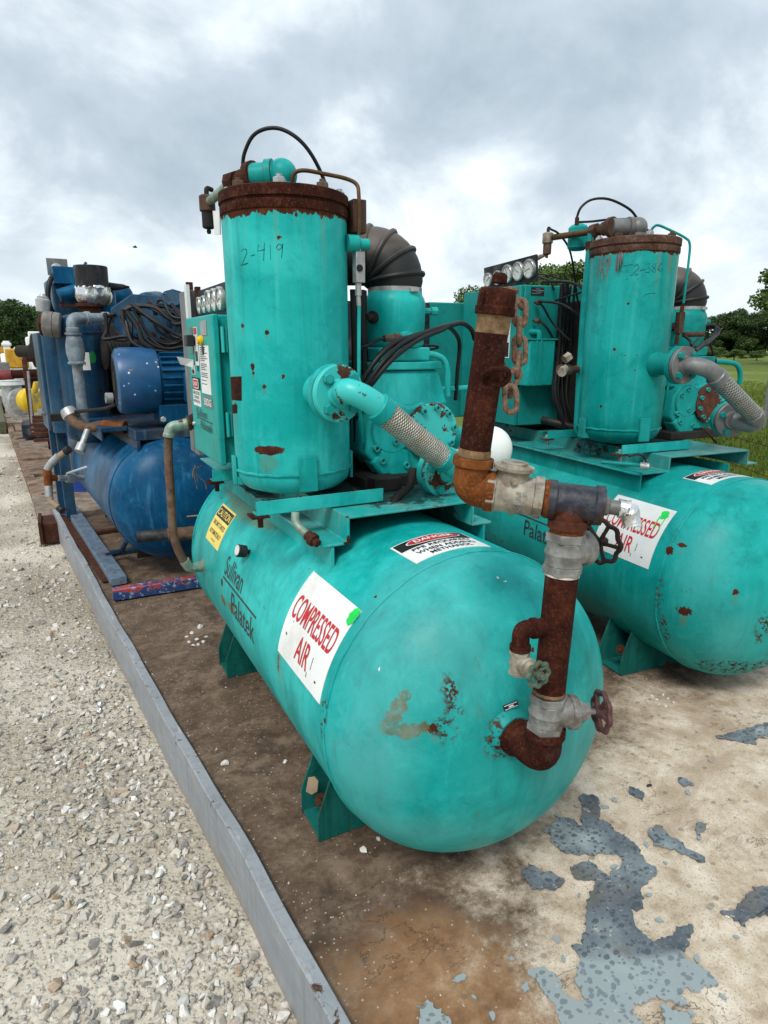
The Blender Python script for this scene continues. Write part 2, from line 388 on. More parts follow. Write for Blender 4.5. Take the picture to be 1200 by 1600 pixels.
M['white_dull'] = plain('grubby_white_vinyl', (.66, .69, .68), .5, 0, .05, 12, .05, (.42, .42, .38), .4)
M['white_ball'] = plain('white_enamel', (.74, .78, .75), .42, 0, .03, 6, .03)
M['red_ink'] = plain('red_print', (.50, .022, .030), .5, 0, .1)
M['black_ink'] = plain('black_print', (.018, .018, .018), .5, 0, .2)
M['grey_ink'] = plain('dark_grey_print', (.035, .042, .042), .55, 0, .3)
M['yellow'] = plain('yellow_vinyl', (.80, .62, .15), .5, 0, .06, 12, .05, (.50, .40, .18), .3)
M['yellow_paint'] = plain('yellow_paint', (.68, .45, .02), .5, 0, .12, 10, .1, (.20, .14, .06), .4)
M['ochre'] = plain('ochre_paint', (.50, .27, .03), .6, 0, .2, 10, .1)
M['button'] = plain('yellow_plastic', (.72, .45, .02), .4, 0, .05)
M['green_spray'] = plain('green_spray_paint', (.008, .56, .075), .4, 0, .12, 30, .1)
M['grey_label'] = plain('grey_label', (.16, .20, .17), .5, 0, .1)
M['gauge_face'] = plain('gauge_dial', (.62, .62, .58), .25, 0, .08, 60)
M['gauge_rim'] = plain('gauge_rim', (.45, .45, .44), .3, .7, .1)
M['panel_black'] = plain('black_panel', (.020, .021, .024), .5, 0, .3, 20, .15, (.16, .16, .16), .35)
M['navy'] = plain('dark_navy_panel', (.016, .020, .030), .5, 0, .4, 18, .2, (.30, .32, .34), .25)
M['tan'] = plain('tan_cardboard', (.30, .22, .15), .7, 0, .2)
M['red_wire'] = plain('red_wire', (.30, .02, .03), .5, 0, .1)
M['brown_hose'] = plain('weathered_brown_hose', (.110, .062, .040), .75, 0, .35, 30, .4, (.20, .17, .14), .5)
M['brown_tube'] = plain('rust_brown_tube', (.10, .055, .025), .5, .3, .3, 30, .3)
M['fit_green'] = plain('tarnished_green_fitting', (.24, .33, .27), .5, .35, .3, 26, .3, (.14, .10, .06), .5)
M['block_brown'] = plain('rusty_brown_block', (.080, .045, .030), .7, .1, .4, 20, .4, (.19, .16, .14), .5)
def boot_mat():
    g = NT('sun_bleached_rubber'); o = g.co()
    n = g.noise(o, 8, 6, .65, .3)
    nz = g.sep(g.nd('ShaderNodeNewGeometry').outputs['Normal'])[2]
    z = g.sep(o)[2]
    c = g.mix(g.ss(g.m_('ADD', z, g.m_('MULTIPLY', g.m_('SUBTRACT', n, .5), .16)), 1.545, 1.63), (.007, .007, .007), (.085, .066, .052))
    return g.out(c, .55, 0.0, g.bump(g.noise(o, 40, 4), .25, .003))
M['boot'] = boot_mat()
def braid_mat(name, a, b, fu=14.0, fv=125.0):
    g = NT(name); u = g.sep(g.co('UV'))
    t1 = g.m_('SINE', g.m_('MULTIPLY', g.m_('ADD', g.m_('MULTIPLY', u[0], fu), g.m_('MULTIPLY', u[1], fv)), 6.2832))
    t2 = g.m_('SINE', g.m_('MULTIPLY', g.m_('SUBTRACT', g.m_('MULTIPLY', u[0], fu), g.m_('MULTIPLY', u[1], fv)), 6.2832))
    h = g.m_('MAXIMUM', t1, t2)
    weave = g.m_('MULTIPLY', t1, t2)
    hh = g.m_('ADD', g.m_('MULTIPLY', h, .5), g.m_('MULTIPLY', weave, .35))
    c = g.mix(g.ss(hh, -.25, .35), tuple(k * .12 for k in a), g.mix(g.ss(g.noise(g.co(), 30, 4), .35, .7), a, b))
    return g.out(c, .42, .55, g.bump(hh, .9, .004))
M['braid'] = braid_mat('steel_braid', (.66, .62, .55), (.50, .42, .33))
M['braid_grey'] = braid_mat('grey_steel_braid', (.42, .42, .405), (.30, .29, .27), 10.0, 75.0)
def flaky_(name, base, seed, thr):
    g = NT(name); v = g.mp(g.co(), (seed, seed, seed)); n = g.noise(v, 17, 7, .66, .4)
    k = g.ss(n, thr - .006, thr + .006)
    c = g.mix(k, base, rustcol(g, v, 40))
    return g.out(c, g.ss(k, 0, 1, .42, .85), 0.0, g.bump(g.m_('SUBTRACT', 1.0, k), .4, .002))
# the receiver paints carry each tank's own rust and painted shade (machine coordinates)
P1 = [((0, .0, .438), -.006, .050, (0, 1, 0), 'speck'), ((.1, -.16, .10), .06, .10, (.55, 1, 1.6), 'stain'), ((-0.299,-0.152,0.529), .020, .035, (1, 1, 1), 'olive'), ((-0.289,-0.155,0.551), .018, .035, (1, 1, 1), 'olive'), ((-0.277,-0.157,0.575), .018, .035, (1, 1, 1), 'olive'), ((-0.265,-0.157,0.595), .013, .035, (1, 1, 1), 'olive'), ((-0.275,-0.174,0.527), .017, .035, (1, 1, 1), 'olive'), ((-0.256,-0.187,0.530), .015, .035, (1, 1, 1.2), 'olive'), ((-0.237,-0.197,0.539), .012, .04, (1, 1, 1), 'olive'),
      ((-0.220,-0.206,0.538), .010, .035, (1, 1, 1), 'rust'), ((-.02, 1.02, .80), .62, .12, (2.3, 1, 1), 'stain'), ((-.02, 1.08, .80), .60, .10, (2.7, 1, 1), 'black'), ((-0.183,-0.208,0.590), .030, .10, (1.6, 1, .5), 'speck'), ((-0.202,-0.216,0.534), .030, .07, (1, 1, 1), 'speck'),  # stain and black on the tank top: brown grime plus painted platform shade
      ((-0.075,-0.258,0.502), .055, .05, (1, 1, 1), 'speck'),
      ((-0.379,0.318,0.467), .012, .02, (1, 1, .40), 'stain'), ((-0.378,0.324,0.472), .009, .02, (1, 1, .36), 'olive'), ((-0.380,0.294,0.427), .006, .012, (1, 1, .28), 'stain'),
      ((-0.380,0.931,0.429), .020, .035, (1, .6, 1.3), 'olive'), ((-0.380,0.814,0.440), .020, .03, (1, .5, 1.3), 'olive'), ((-0.377,0.947,0.489), .012, .03, (1, 1, 1), 'rust'),
      ((-0.378,0.010,0.487), .045, .05, (2.2, 2.2, .7), 'speck'),
      ((-0.249,-0.159,0.261), .10, .18, (.6, 1, 1.8), 'dull'), ((-0.320,-0.145,0.452), .09, .14, (1, 1, .8), 'dull'), ((0.086,-0.259,0.407), .08, .14, (1, 1, .8), 'dull'),
      ((-0.284,-0.104,0.644), .10, .14, (1, 1, .6), 'dull'), ((-0.345,-0.103,0.370), .08, .1, (1, 1, .6), 'dull'),
      ((0.017,-0.114,0.782), .003, .014, (.7, 1, 1.4), 'white'), ((0.004,-0.102,0.790), .002, .012, (1, 1, .7), 'white'), ((-0.292,-0.099,0.638), .004, .004, (2, 2, .4), 'white'), ((-0.151,-0.006,0.788), .10, .12, (.7, 1, .7), 'dull'), ((-0.138,-0.170,0.698), .09, .14, (1, 1, .5), 'dull')]
P2 = [((0, .0, .438), -.003, .050, (0, 1, 0), 'speck'), ((-0.350,-0.102,0.398), .026, .055, (1.4, 1, 1.5), 'rust'), ((-0.332,-0.040,0.617), .016, .035, (.7, 1, 2.2), 'rust'), ((-0.352,-0.099,0.475), .018, .05, (.7, 1, 2), 'speck'),
      ((-0.242,-0.203,0.489), .010, .03, (1, 1, .8), 'rust'), ((-0.350,-0.021,0.290), .060, .06, (2.4, 2.4, .5), 'speck'), ((-0.380,-0.013,0.429), .045, .06, (2.6, 2.6, .6), 'speck'),
      ((-0.131,-0.242,0.346), .03, .07, (1, 1, .45), 'speck'), ((-0.349,-0.006,0.590), .016, .03, (1.5, 1, .7), 'rust'),
      ((-0.216,-0.189,0.278), .08, .12, (1, 1, .5), 'dull'), ((-0.311,-0.121,0.574), .08, .12, (1, 1, .5), 'dull'), ((-0.124,-0.159,0.158), .10, .12, (.5, 1, 2), 'speck')]
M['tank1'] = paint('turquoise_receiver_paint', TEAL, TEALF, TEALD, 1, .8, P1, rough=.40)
M['tank2'] = paint('shaded_turquoise_receiver_paint', (.003, .262, .245), (.014, .360, .335), (.002, .155, .140), 4, 1.0, P2, rough=.42)  # turquoise darkened: the near machine's shade is put into the colour
S1 = [((-0.334,0.479,1.017), .020, .022, (.45, .45, 1.6), 'rust'), ((-0.385,0.622,1.173), .024, .012, (1, 1, .75), 'rust'), ((-0.386,0.588,1.124), .010, .006, (1, 1, .7), 'rust'),
      ((-0.335,0.479,1.186), .006, .008, (1, 1, 1), 'rust'), ((-0.324,0.470,1.323), .006, .008, (1, 1, 1), 'rust'), ((-0.356,0.504,1.235), .006, .010, (1, 1, .7), 'rust'), ((-0.370,0.529,1.340), .006, .008, (1, 1, 1), 'rust'),
      ((-0.355,0.503,1.220), .004, .006, (1, 1, 1), 'rust'), ((-0.247,0.436,1.602), .004, .006, (1, 1, .6), 'rust')]
M['sep1'] = paint('turquoise_separator_paint', TEAL, TEALF, TEALD, 2, .95, S1, edge=(1.606, .075), rough=.36, scuff=.55)
S2 = [((-0.242,0.587,0.882), .012, .04, (1, 1, .8), 'rust'), ((-0.217,0.510,0.891), .009, .04, (1, 1, .8), 'rust'), ((-0.154,0.449,0.896), .010, .04, (1, 1, .6), 'rust'),
      ((-0.214,0.505,1.275), .007, .01, (1, 1, 1), 'rust'), ((-0.041,0.430,1.657), .022, .03, (1, 1, .9), 'rust'),
      ((-0.219,0.514,1.607), .016, .04, (1.3, 1.3, .45), 'black'), ((-0.240,0.569,1.600), .026, .07, (1, 1, .6), 'speck')]
M['sep2'] = paint('shaded_turquoise_separator_paint', (.003, .262, .245), (.014, .360, .335), (.002, .155, .140), 6, 1.0, S2, edge=(1.640, .05), rough=.36, scuff=.4)  # darker copy of the near separator paint, shade mixed into it
M['teal'] = paint('turquoise_machine_paint', TEAL, TEALF, TEALD, 3, 1.0, wear=.9)
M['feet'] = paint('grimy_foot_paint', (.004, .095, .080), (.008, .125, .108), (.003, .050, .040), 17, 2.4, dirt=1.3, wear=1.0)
M['flaky3'] = flaky_('chipped_turquoise_pipe_paint', TEALF, 5, .585)
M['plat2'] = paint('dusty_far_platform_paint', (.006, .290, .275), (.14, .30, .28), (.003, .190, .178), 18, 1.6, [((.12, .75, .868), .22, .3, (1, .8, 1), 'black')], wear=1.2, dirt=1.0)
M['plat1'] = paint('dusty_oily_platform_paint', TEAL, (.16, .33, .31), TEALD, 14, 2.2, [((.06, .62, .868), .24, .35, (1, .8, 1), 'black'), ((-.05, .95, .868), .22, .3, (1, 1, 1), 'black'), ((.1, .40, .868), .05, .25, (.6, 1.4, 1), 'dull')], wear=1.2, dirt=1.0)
M['teal2'] = paint('shaded_turquoise_machine_paint', (.003, .262, .245), (.014, .360, .335), (.002, .155, .140), 5, 1.1, wear=.9)  # same turquoise darkened to paint in the far machine's shade
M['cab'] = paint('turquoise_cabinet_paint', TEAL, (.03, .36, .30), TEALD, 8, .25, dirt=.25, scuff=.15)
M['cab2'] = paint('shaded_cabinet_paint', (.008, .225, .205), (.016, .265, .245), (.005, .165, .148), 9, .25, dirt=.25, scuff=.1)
M['teal_chip'] = paint('badly_chipped_turquoise_paint', TEAL, TEALF, TEALD, 7, 2.6, wear=1.3)
M['flaky'] = flaky_('flaking_turquoise_over_rust', TEALF, 3, .545)
M['flaky2'] = flaky_('rust_with_turquoise_left', (.03, .33, .28), 8, .40)
M['lid'] = rusty('rusty_lid', (.018, .005, .003), (.045, .012, .007), (.12, .052, .032), sc=26, fine=.6)
M['lid2'] = rusty('worn_grey_rusty_lid', (.040, .018, .012), (.095, .048, .034), (.20, .14, .11), sc=18, fine=.6)
M['seat_wood'] = plain('weathered_timber', (.20, .155, .12), .85, 0, .4, 9, .6, (.09, .055, .035), .7)
M['mat_wood'] = plain('rust_stained_timber', (.185, .125, .085), .85, 0, .5, 9, .7, (.055, .034, .024), .9)

# ------------------------------------------------------------------ ground, deck, rail
def gravel_mat():
    g = NT('gravel_sand'); o = g.co(); n = g.noise(o, 1.3, 6, .6, .3); f = g.noise(o, 55, 5, .75)
    st = g.vor(o, 34); st2 = g.vor(g.mp(o, (3, 1, 0)), 78)
    c = g.ramp(f, [(.25, (.18, .15, .11)), (.5, (.39, .34, .265)), (.75, (.60, .55, .46))])
    big = g.nd('ShaderNodeTexVoronoi', {'Vector': o, 'Scale': 34}).outputs['Color']
    bw = g.nd('ShaderNodeSeparateColor', {0: big}).outputs[0]
    c = g.mix(g.m_('MULTIPLY', g.ss(st, .42, .25), g.ss(bw, .35, .5)), c, g.ramp(bw, [(.3, (.26, .23, .19)), (.6, (.42, .39, .34)), (.9, (.60, .57, .52))]))
    c = g.mix(g.ss(n, .42, .64, 0, .75), c, (.68, .62, .52))
    c = g.mix(g.m_('MULTIPLY', g.ss(g.noise(g.mp(o, sc=(1.6, .5, 1)), .9, 6, .65), .50, .66), .6), c, (.19, .155, .115))
    h = g.m_('ADD', g.m_('MULTIPLY', g.ss(st, .5, .1), .8), g.m_('ADD', g.m_('MULTIPLY', g.ss(st2, .5, .1), .4), g.m_('MULTIPLY', f, .5)))
    return g.out(c, .92, 0.0, g.bump(h, .8, .012), .25)
def deck_mat():
    g = NT('dirty_concrete_deck'); o = g.co(); s = g.sep(o)
    n = g.noise(o, 2.6, 7, .62, .4); f = g.noise(o, 60, 5, .72); m_ = g.noise(o, 11, 7, .7, .2)
    pale = g.ramp(m_, [(.28, (.27, .19, .12)), (.44, (.50, .41, .30)), (.60, (.66, .575, .46)), (.8, (.74, .68, .58))])
    pale = g.mix(g.m_('MULTIPLY', g.ss(f, .44, .30), .6), pale, (.22, .16, .11))
    pale = g.mix(g.m_('MULTIPLY', g.ss(g.noise(g.mp(o, (2, 9, 0)), 2.1, 7, .68, .5), .50, .64), .75), pale, (.36, .27, .185))
    pale = g.mix(g.m_('MULTIPLY', g.ss(g.vor(o, 130), .26, .14), .6), pale, (.17, .125, .085))
    pale = g.mix(g.m_('MULTIPLY', g.ss(g.noise(g.mp(o, (5, 5, 0)), 210, 2, .6), .54, .66), .5), pale, (.30, .225, .155))
    dust = g.ss(g.noise(o, 5, 8, .7, .5), .50, .62)
    dark = g.ramp(g.m_('ADD', g.m_('MULTIPLY', m_, .6), g.m_('MULTIPLY', f, .4)), [(.32, (.045, .028, .018)), (.5, (.115, .076, .050)), (.68, (.22, .16, .115))])
    dark = g.mix(g.m_('MULTIPLY', dust, .55), dark, (.25, .185, .13)); dark = g.mix(g.m_('MULTIPLY', g.ss(g.noise(g.mp(o, (7, 7, 0)), 3.5, 7, .7), .54, .64), .7), dark, (.040, .026, .018))
    orange = g.ramp(m_, [(.3, (.16, .075, .030)), (.55, (.30, .165, .075)), (.75, (.42, .27, .15))])
    j = g.m_('ADD', g.m_('MULTIPLY', g.m_('SUBTRACT', n, .5), .85), g.m_('ADD', g.m_('MULTIPLY', g.m_('SUBTRACT', m_, .5), .38), g.m_('MULTIPLY', g.m_('SUBTRACT', f, .5), .22)))
    # pale trodden part: in front of and between the machines
    a = g.ss(g.m_('ADD', g.m_('SUBTRACT', s[0], g.m_('ADD', .72, g.m_('MULTIPLY', g.m_('SUBTRACT', s[1], .8), .55))), j), -.14, .16)
    b = g.ss(g.m_('ADD', g.m_('SUBTRACT', g.m_('ADD', 1.02, g.m_('MULTIPLY', s[0], .24)), s[1]), j), -.22, .18)
    c = g.mix(g.m_('MULTIPLY', a, b), dark, pale)
    oz = g.dist(o, (.56, .80, 0), (2.0, 1.3, 1)); c = g.mix(g.m_('MULTIPLY', g.ss(g.m_('ADD', oz, j), .46, .26), .75), c, orange)
    grit = g.vor(g.mp(o, (1, 5, 0)), 110); gw = g.nd('ShaderNodeSeparateColor', {0: g.nd('ShaderNodeTexVoronoi', {'Vector': g.mp(o, (1, 5, 0)), 'Scale': 110}).outputs['Color']}).outputs[1]
    c = g.mix(g.m_('MULTIPLY', g.ss(grit, .35, .2), g.ss(gw, .88, .95)), c, (.36, .31, .25))
    wet = g.nd('ShaderNodeTexVoronoi', {'Vector': g.mp(o, sc=(1, 1.2, 1)), 'Scale': 34})
    ww = g.nd('ShaderNodeSeparateColor', {0: wet.outputs['Color']}).outputs[0]
    c = g.mix(g.m_('MULTIPLY', g.m_('MULTIPLY', g.ss(wet.outputs['Distance'], .34, .22), g.ss(ww, .80, .86)), .45), c, (.10, .08, .06))
    cn = g.noise(g.mp(o, (.3, .1, 0), (1, 2.4, 1)), 3.0, 6, .62, .8)
    crk = g.m_('MULTIPLY', g.ss(g.m_('ABSOLUTE', g.m_('SUBTRACT', cn, .5)), .006, .001), g.ss(g.noise(o, 2.3, 3), .50, .58))
    c = g.mix(g.m_('MULTIPLY', crk, .6), c, (.06, .042, .03))
    h = g.m_('ADD', g.m_('MULTIPLY', m_, .6), g.m_('SUBTRACT', g.m_('MULTIPLY', f, .5), g.m_('MULTIPLY', crk, .6)))
    return g.out(c, .82, 0.0, g.bump(h, .55, .007), .3)
def flake_mat():
    g = NT('peeling_grey_paint'); o = g.co(); n = g.noise(o, 5, 5, .6, .3)
    c = g.ramp(n, [(.32, (.070, .082, .100)), (.48, (.125, .150, .172)), (.58, (.20, .24, .255)), (.68, (.34, .40, .41))])
    c = g.mix(g.m_('MULTIPLY', g.ss(g.noise(o, 120, 3, .7), .5, .7), .3), c, (.32, .33, .32))
    c = g.mix(g.m_('MULTIPLY', g.ss(g.noise(o, 7, 4), .5, .65), .7), c, (.13, .115, .09))
    def drops(sc, off):
        wob = g.nd('ShaderNodeVectorMath', {0: o, 1: g.nd('ShaderNodeVectorMath', {0: g.nd('ShaderNodeTexNoise', {'Vector': o, 'Scale': 50}).outputs[1], 1: (.014, .014, .014)}, operation='MULTIPLY').outputs[0]}, operation='ADD').outputs[0]
        w = g.nd('ShaderNodeTexVoronoi', {'Vector': g.mp(wob, off, (1, 1.35, 1)), 'Scale': sc})
        k = g.nd('ShaderNodeSeparateColor', {0: w.outputs['Color']}).outputs[0]
        return g.m_('MULTIPLY', g.ss(w.outputs['Distance'], .36, .30), g.ss(k, .30, .34))
    d = g.m_('MAXIMUM', drops(44, (0, 0, 0)), drops(75, (4, 2, 0)))
    y_ = g.sep(o); wedge = g.ss(g.m_('ADD', g.m_('ADD', g.m_('MULTIPLY', y_[0], .55), y_[1]), g.m_('MULTIPLY', g.m_('SUBTRACT', n, .5), .12)), 1.285, 1.255)
    c = g.mix(g.m_('MULTIPLY', wedge, .75), c, (.33, .385, .39))
    c = g.mix(g.m_('MULTIPLY', d, .72), c, g.mix(wedge, (.050, .060, .072), (.12, .15, .165)))
    c = g.mix(g.m_('MULTIPLY', g.ss(g.noise(o, 45, 5, .75), .62, .66), .8), c, (.50, .45, .37))
    return g.out(c, g.ss(d, 0, 1, .55, .3), 0.0, g.bump(g.noise(o, 26, 5), .3, .003), .4)
def grass_mat():
    g = NT('pasture_grass'); o = g.co()
    n = g.noise(g.mp(o, sc=(.12, .12, 1)), 1.0, 6, .65, .4); f = g.noise(o, 5, 5, .7)
    c = g.ramp(n, [(.3, (.075, .115, .014)), (.5, (.118, .165, .026)), (.7, (.185, .225, .045))])
    c = g.mix(g.ss(f, .35, .7, 0, .5), c, (.06, .092, .014))
    return g.out(c, .9, 0.0, g.bump(f, .6, .05), .2)
def rail_mat():
    g = NT('grey_painted_channel'); o = g.co(); n = g.noise(g.mp(o, sc=(3, 3, 22)), 1, 5, .6, .4); f = g.noise(g.mp(o, sc=(22, 3, 40)), 2.5, 5, .7)
    v = g.noise(g.mp(o, sc=(26, 26, 1.5)), 1, 4, .6)
    c = g.ramp(g.m_('ADD', g.m_('MULTIPLY', n, .5), g.m_('MULTIPLY', v, .5)), [(.3, (.19, .205, .225)), (.5, (.275, .295, .315)), (.7, (.36, .375, .39))])
    c = g.mix(g.m_('MULTIPLY', g.ss(f, .58, .70), .55), c, (.50, .51, .51))
    c = g.mix(g.m_('MULTIPLY', g.ss(v, .52, .66), .45), c, (.15, .155, .16)); c = g.mix(g.m_('MULTIPLY', g.ss(g.noise(o, 7, 7, .7, .5), .56, .66), .4), c, (.23, .185, .14))
    z = g.sep(o)[2]
    c = g.mix(g.m_('MULTIPLY', g.ss(g.m_('ADD', z, g.m_('MULTIPLY', g.m_('SUBTRACT', g.noise(o, 14, 5, .7), .5), .08)), -.12, -.19), .8), c, (.30, .24, .17))
    chip = g.m_('MAXIMUM', g.ss(g.noise(o, 38, 5, .7), .685, .70), g.m_('MULTIPLY', g.ss(g.noise(o, 16, 7, .75, .5), .60, .63), g.ss(g.m_('ABSOLUTE', g.m_('ADD', z, -.018)), .03, .012)))
    c = g.mix(g.m_('MULTIPLY', g.ss(g.noise(g.mp(o, sc=(9, 9, 2.2)), 1, 6, .7), .56, .70), .45), c, (.10, .085, .07))
    c = g.mix(g.m_('MULTIPLY', g.ss(g.noise(g.mp(o, (4, 4, 0), (13, 13, 1.4)), 1, 5, .7), .64, .72), .4), c, (.52, .53, .53))
    c = g.mix(chip, c, (.07, .035, .02))
    return g.out(c, .5, 0.0, g.bump(g.m_('ADD', f, v), .22, .003), .4)
M['gravel'] = gravel_mat(); M['deck'] = deck_mat(); M['flake'] = flake_mat(); M['grass'] = grass_mat(); M['rail'] = rail_mat()

def grid_sheet(name, x0, x1, y0, y1, nx, ny, zf, mat):
    vs = []; fs = []
    for j in range(ny + 1):
        for i in range(nx + 1):
            x = x0 + (x1 - x0) * i / nx; y = y0 + (y1 - y0) * j / ny; vs.append((x, y, zf(x, y)))
    for j in range(ny):
        for i in range(nx):
            a = j * (nx + 1) + i; fs.append((a, a + 1, a + nx + 2, a + nx + 1))
    me = bpy.data.meshes.new(name); me.from_pydata(vs, [], fs); me.polygons.foreach_set('use_smooth', [True] * len(fs))
    o = bpy.data.objects.new(name, me); C.objects.link(o); me.materials.append(mat); return o
def gz(x, y): return -.175 + .012 * math.sin(x * 2.1 + y * .9) + .008 * math.sin(y * 3.3 - x)
field = grid_sheet('grass_field', -700, 900, -300, 900, 60, 60, lambda x, y: -.42 + (.0 if math.hypot(x, y) < 30 else min(.7, .009 * (math.hypot(x, y) - 30))), M['grass'])
tag(field, kind='structure')
gnd = grid_sheet('gravel_ground', -9, 6.2, -4, 26, 60, 120, gz, M['gravel']); tag(gnd, kind='structure')

deck = MB().box(.10, 4.6, -3.0, 5.45, -.16, 0).build('deck', M['deck']); tag(deck, kind='structure')
# cut the deck's left edge to follow the rail
for v in deck.data.vertices:
    if v.co.x < 1: v.co.x = .42 if v.co.y < 0 else .005
bm = bmesh.new(); bm.from_mesh(deck.data)
bmesh.ops.subdivide_edges(bm, edges=[e for e in bm.edges if abs(e.verts[0].co.y - e.verts[1].co.y) > 3], cuts=24)
RAIL = [(.62, -3.0), (.50, -1.2), (.405, .2), (.340, .96), (.300, 1.42), (.252, 1.90), (.150, 2.98), (.055, 4.1), (-.035, 5.12), (-.075, 5.62)]
def railx(y):
    for (xa, ya), (xb, yb) in zip(RAIL, RAIL[1:]):
        if y <= yb: return xa + (xb - xa) * (y - ya) / (yb - ya)
    return RAIL[-1][0]
for v in bm.verts:
    if v.co.x < 1.0: v.co.x = railx(v.co.y) + .030
bm.to_mesh(deck.data); bm.free()
def channel(name, path, mat, zt=.022, zb=-.178, w=.034, t=.005):
    sec = [(0, zb + .0), (0, zt), (w, zt), (w, zt - t), (t, zt - t), (t, zb)]
    P = smooth([(x, y, 0) for x, y in path], 14); P = [p + V(.0022 * math.sin(p.y * 5.1) + .0014 * math.sin(p.y * 13.7 + 1), 0, 0) for p in P]; b = MB(); vs = []; n = len(sec)
    for p in P: vs += [(p.x + sx_, p.y, z + .0012 * math.sin(p.y * 9.3 + sx_ * 40)) for sx_, z in sec]
    fs = []
    for i in range(len(P) - 1):
        for k in range(n):
            k2 = (k + 1) % n; fs.append((i * n + k, (i + 1) * n + k, (i + 1) * n + k2, i * n + k2))
    fs.append(tuple(range(n))); fs.append(tuple(reversed(range((len(P) - 1) * n, len(P) * n))))
    return b.add(vs, fs).build(name, mat, bevel=.0025)
rail = channel('edge_rail', RAIL, M['rail'])
tag(rail, 'long grey painted steel channel edging the deck beside the gravel', 'rail')

# peeling sheets of grey paint lying on the deck
def flake(px, seed):
    rnd = random.Random(seed); P = [Vector((p[0], p[1])) for p in px]; out = []
    for i, p in enumerate(P):
        q = P[(i + 1) % len(P)]; n = max(2, int((q - p).length / .006)); d = q - p
        nn = Vector((-d.y, d.x)).normalized() if d.length else Vector((0, 0))
        for k in range(n):
            w_ = .0045 * math.sin(37 * (p + d * k / n).x + 53 * (p + d * k / n).y + seed) + .003 * math.sin(131 * (p + d * k / n).x - 97 * (p + d * k / n).y)
            out.append(p + d * k / n + nn * (w_ + rnd.uniform(-.0032, .0032)) * (0 if k == 0 else 1))
    b = MB(); b.prism([(p.x, p.y) for p in out], (0, 0, .0042), (1, 0, 0), (0, 1, 0), .0042)
    o = b.build('paint_flake', M['flake'], deck); nz_ = len(out)
    for i in range(nz_):                       # the rim curls up off the concrete here and there
        k = max(0, math.sin(i * .21 + seed) * math.sin(i * .047 + 2 * seed)) * (0 if seed in (0, 7) else .004)
        o.data.vertices[nz_ + i].co.z += k; o.data.vertices[i].co.z += k
    return o
FLK = [
 [(1.264,1.171,0.000), (1.296,1.148,0.000), (1.270,1.101,0.000), (1.223,1.074,0.000), (1.247,1.050,0.000), (1.239,1.016,0.000), (1.255,1.000,0.000), (1.250,0.959,0.000), (1.231,0.933,0.000), (1.235,0.879,0.000), (1.219,0.864,0.000), (1.186,0.866,0.000), (1.159,0.856,0.000), (1.133,0.827,0.000), (1.100,0.811,0.000), (1.084,0.827,0.000), (1.061,0.795,0.000), (1.051,0.760,0.000), (1.056,0.735,0.000), (1.094,0.731,0.000), (1.134,0.739,0.000), (1.171,0.726,0.000), (1.158,0.711,0.000), (1.119,0.693,0.000), (1.094,0.697,0.000), (1.083,0.675,0.000), (1.102,0.651,0.000), (1.103,0.619,0.000), (1.098,0.605,0.000), (1.057,0.617,0.000), (1.041,0.615,0.000), (1.034,0.630,0.000), (1.003,0.634,0.000), (1.003,0.600,0.000), (0.983,0.618,0.000), (0.963,0.649,0.000), (0.935,0.647,0.000), (0.900,0.650,0.000), (0.894,0.623,0.000), (0.866,0.604,-0.000), (0.746,0.666,-0.000), (0.763,0.753,0.000), (0.765,0.812,0.000), (0.790,0.804,0.000), (0.809,0.783,0.000), (0.795,0.736,0.000), (0.823,0.707,0.000), (0.850,0.757,0.000), (0.885,0.783,0.000), (0.887,0.813,0.000), (0.909,0.801,0.000), (0.955,0.842,0.000), (0.990,0.864,0.000), (1.028,0.902,0.000), (1.067,0.921,0.000), (1.028,0.948,0.000), (1.041,0.982,0.000), (1.106,0.981,0.000), (1.098,0.943,0.000), (1.107,0.907,0.000), (1.190,0.945,0.000), (1.158,0.971,0.000), (1.114,0.989,0.000), (1.065,1.020,0.000), (1.059,1.065,0.000), (1.075,1.093,0.000), (1.063,1.110,0.000), (1.121,1.126,0.000), (1.157,1.119,0.000), (1.172,1.075,0.000)],
 [(1.320,0.977,0.000), (1.362,0.977,0.000), (1.357,0.939,0.000), (1.368,0.905,0.000), (1.366,0.871,0.000), (1.374,0.843,0.000), (1.355,0.838,0.000), (1.340,0.877,0.000), (1.322,0.904,0.000), (1.289,0.933,0.000)],
 [(0.927,1.032,0.000), (0.956,1.042,0.000), (0.968,0.995,0.000), (1.002,0.961,0.000), (0.984,0.948,0.000), (0.957,0.943,0.000), (0.912,0.973,0.000), (0.918,1.004,0.000)],
 [(1.260,0.719,0.000), (1.300,0.704,0.000), (1.349,0.715,0.000), (1.393,0.728,0.000), (1.456,0.704,0.000), (1.371,0.644,0.000), (1.326,0.673,0.000), (1.276,0.666,0.000), (1.267,0.688,0.000)],
 [(1.418,1.133,0.000), (1.433,1.112,0.000), (1.427,1.084,0.000), (1.406,1.073,0.000), (1.398,1.098,0.000)],
 [(1.572,1.083,0.000), (1.597,1.080,0.000), (1.598,1.049,0.000), (1.567,1.056,0.000)],
 [(1.437,0.917,0.000), (1.471,0.937,0.000), (1.487,0.923,0.000), (1.444,0.913,0.000), (1.414,0.892,0.000)],
 [(0.959,0.630,0.000), (0.972,0.609,0.000), (0.996,0.586,0.000), (0.964,0.553,-0.000), (0.898,0.587,-0.000)],
 [(1.879,1.176,0.000), (1.974,1.169,0.000), (2.128,1.145,0.000), (2.060,1.090,0.000), (1.978,1.116,0.000), (1.961,1.089,0.000), (1.918,1.139,0.000)],
 [(0.516,0.858,0.000), (0.541,0.854,0.000), (0.557,0.825,0.000), (0.557,0.790,0.000), (0.505,0.790,-0.000), (0.504,0.824,0.000)]]
for i, pl in enumerate(FLK): flake(pl, i)

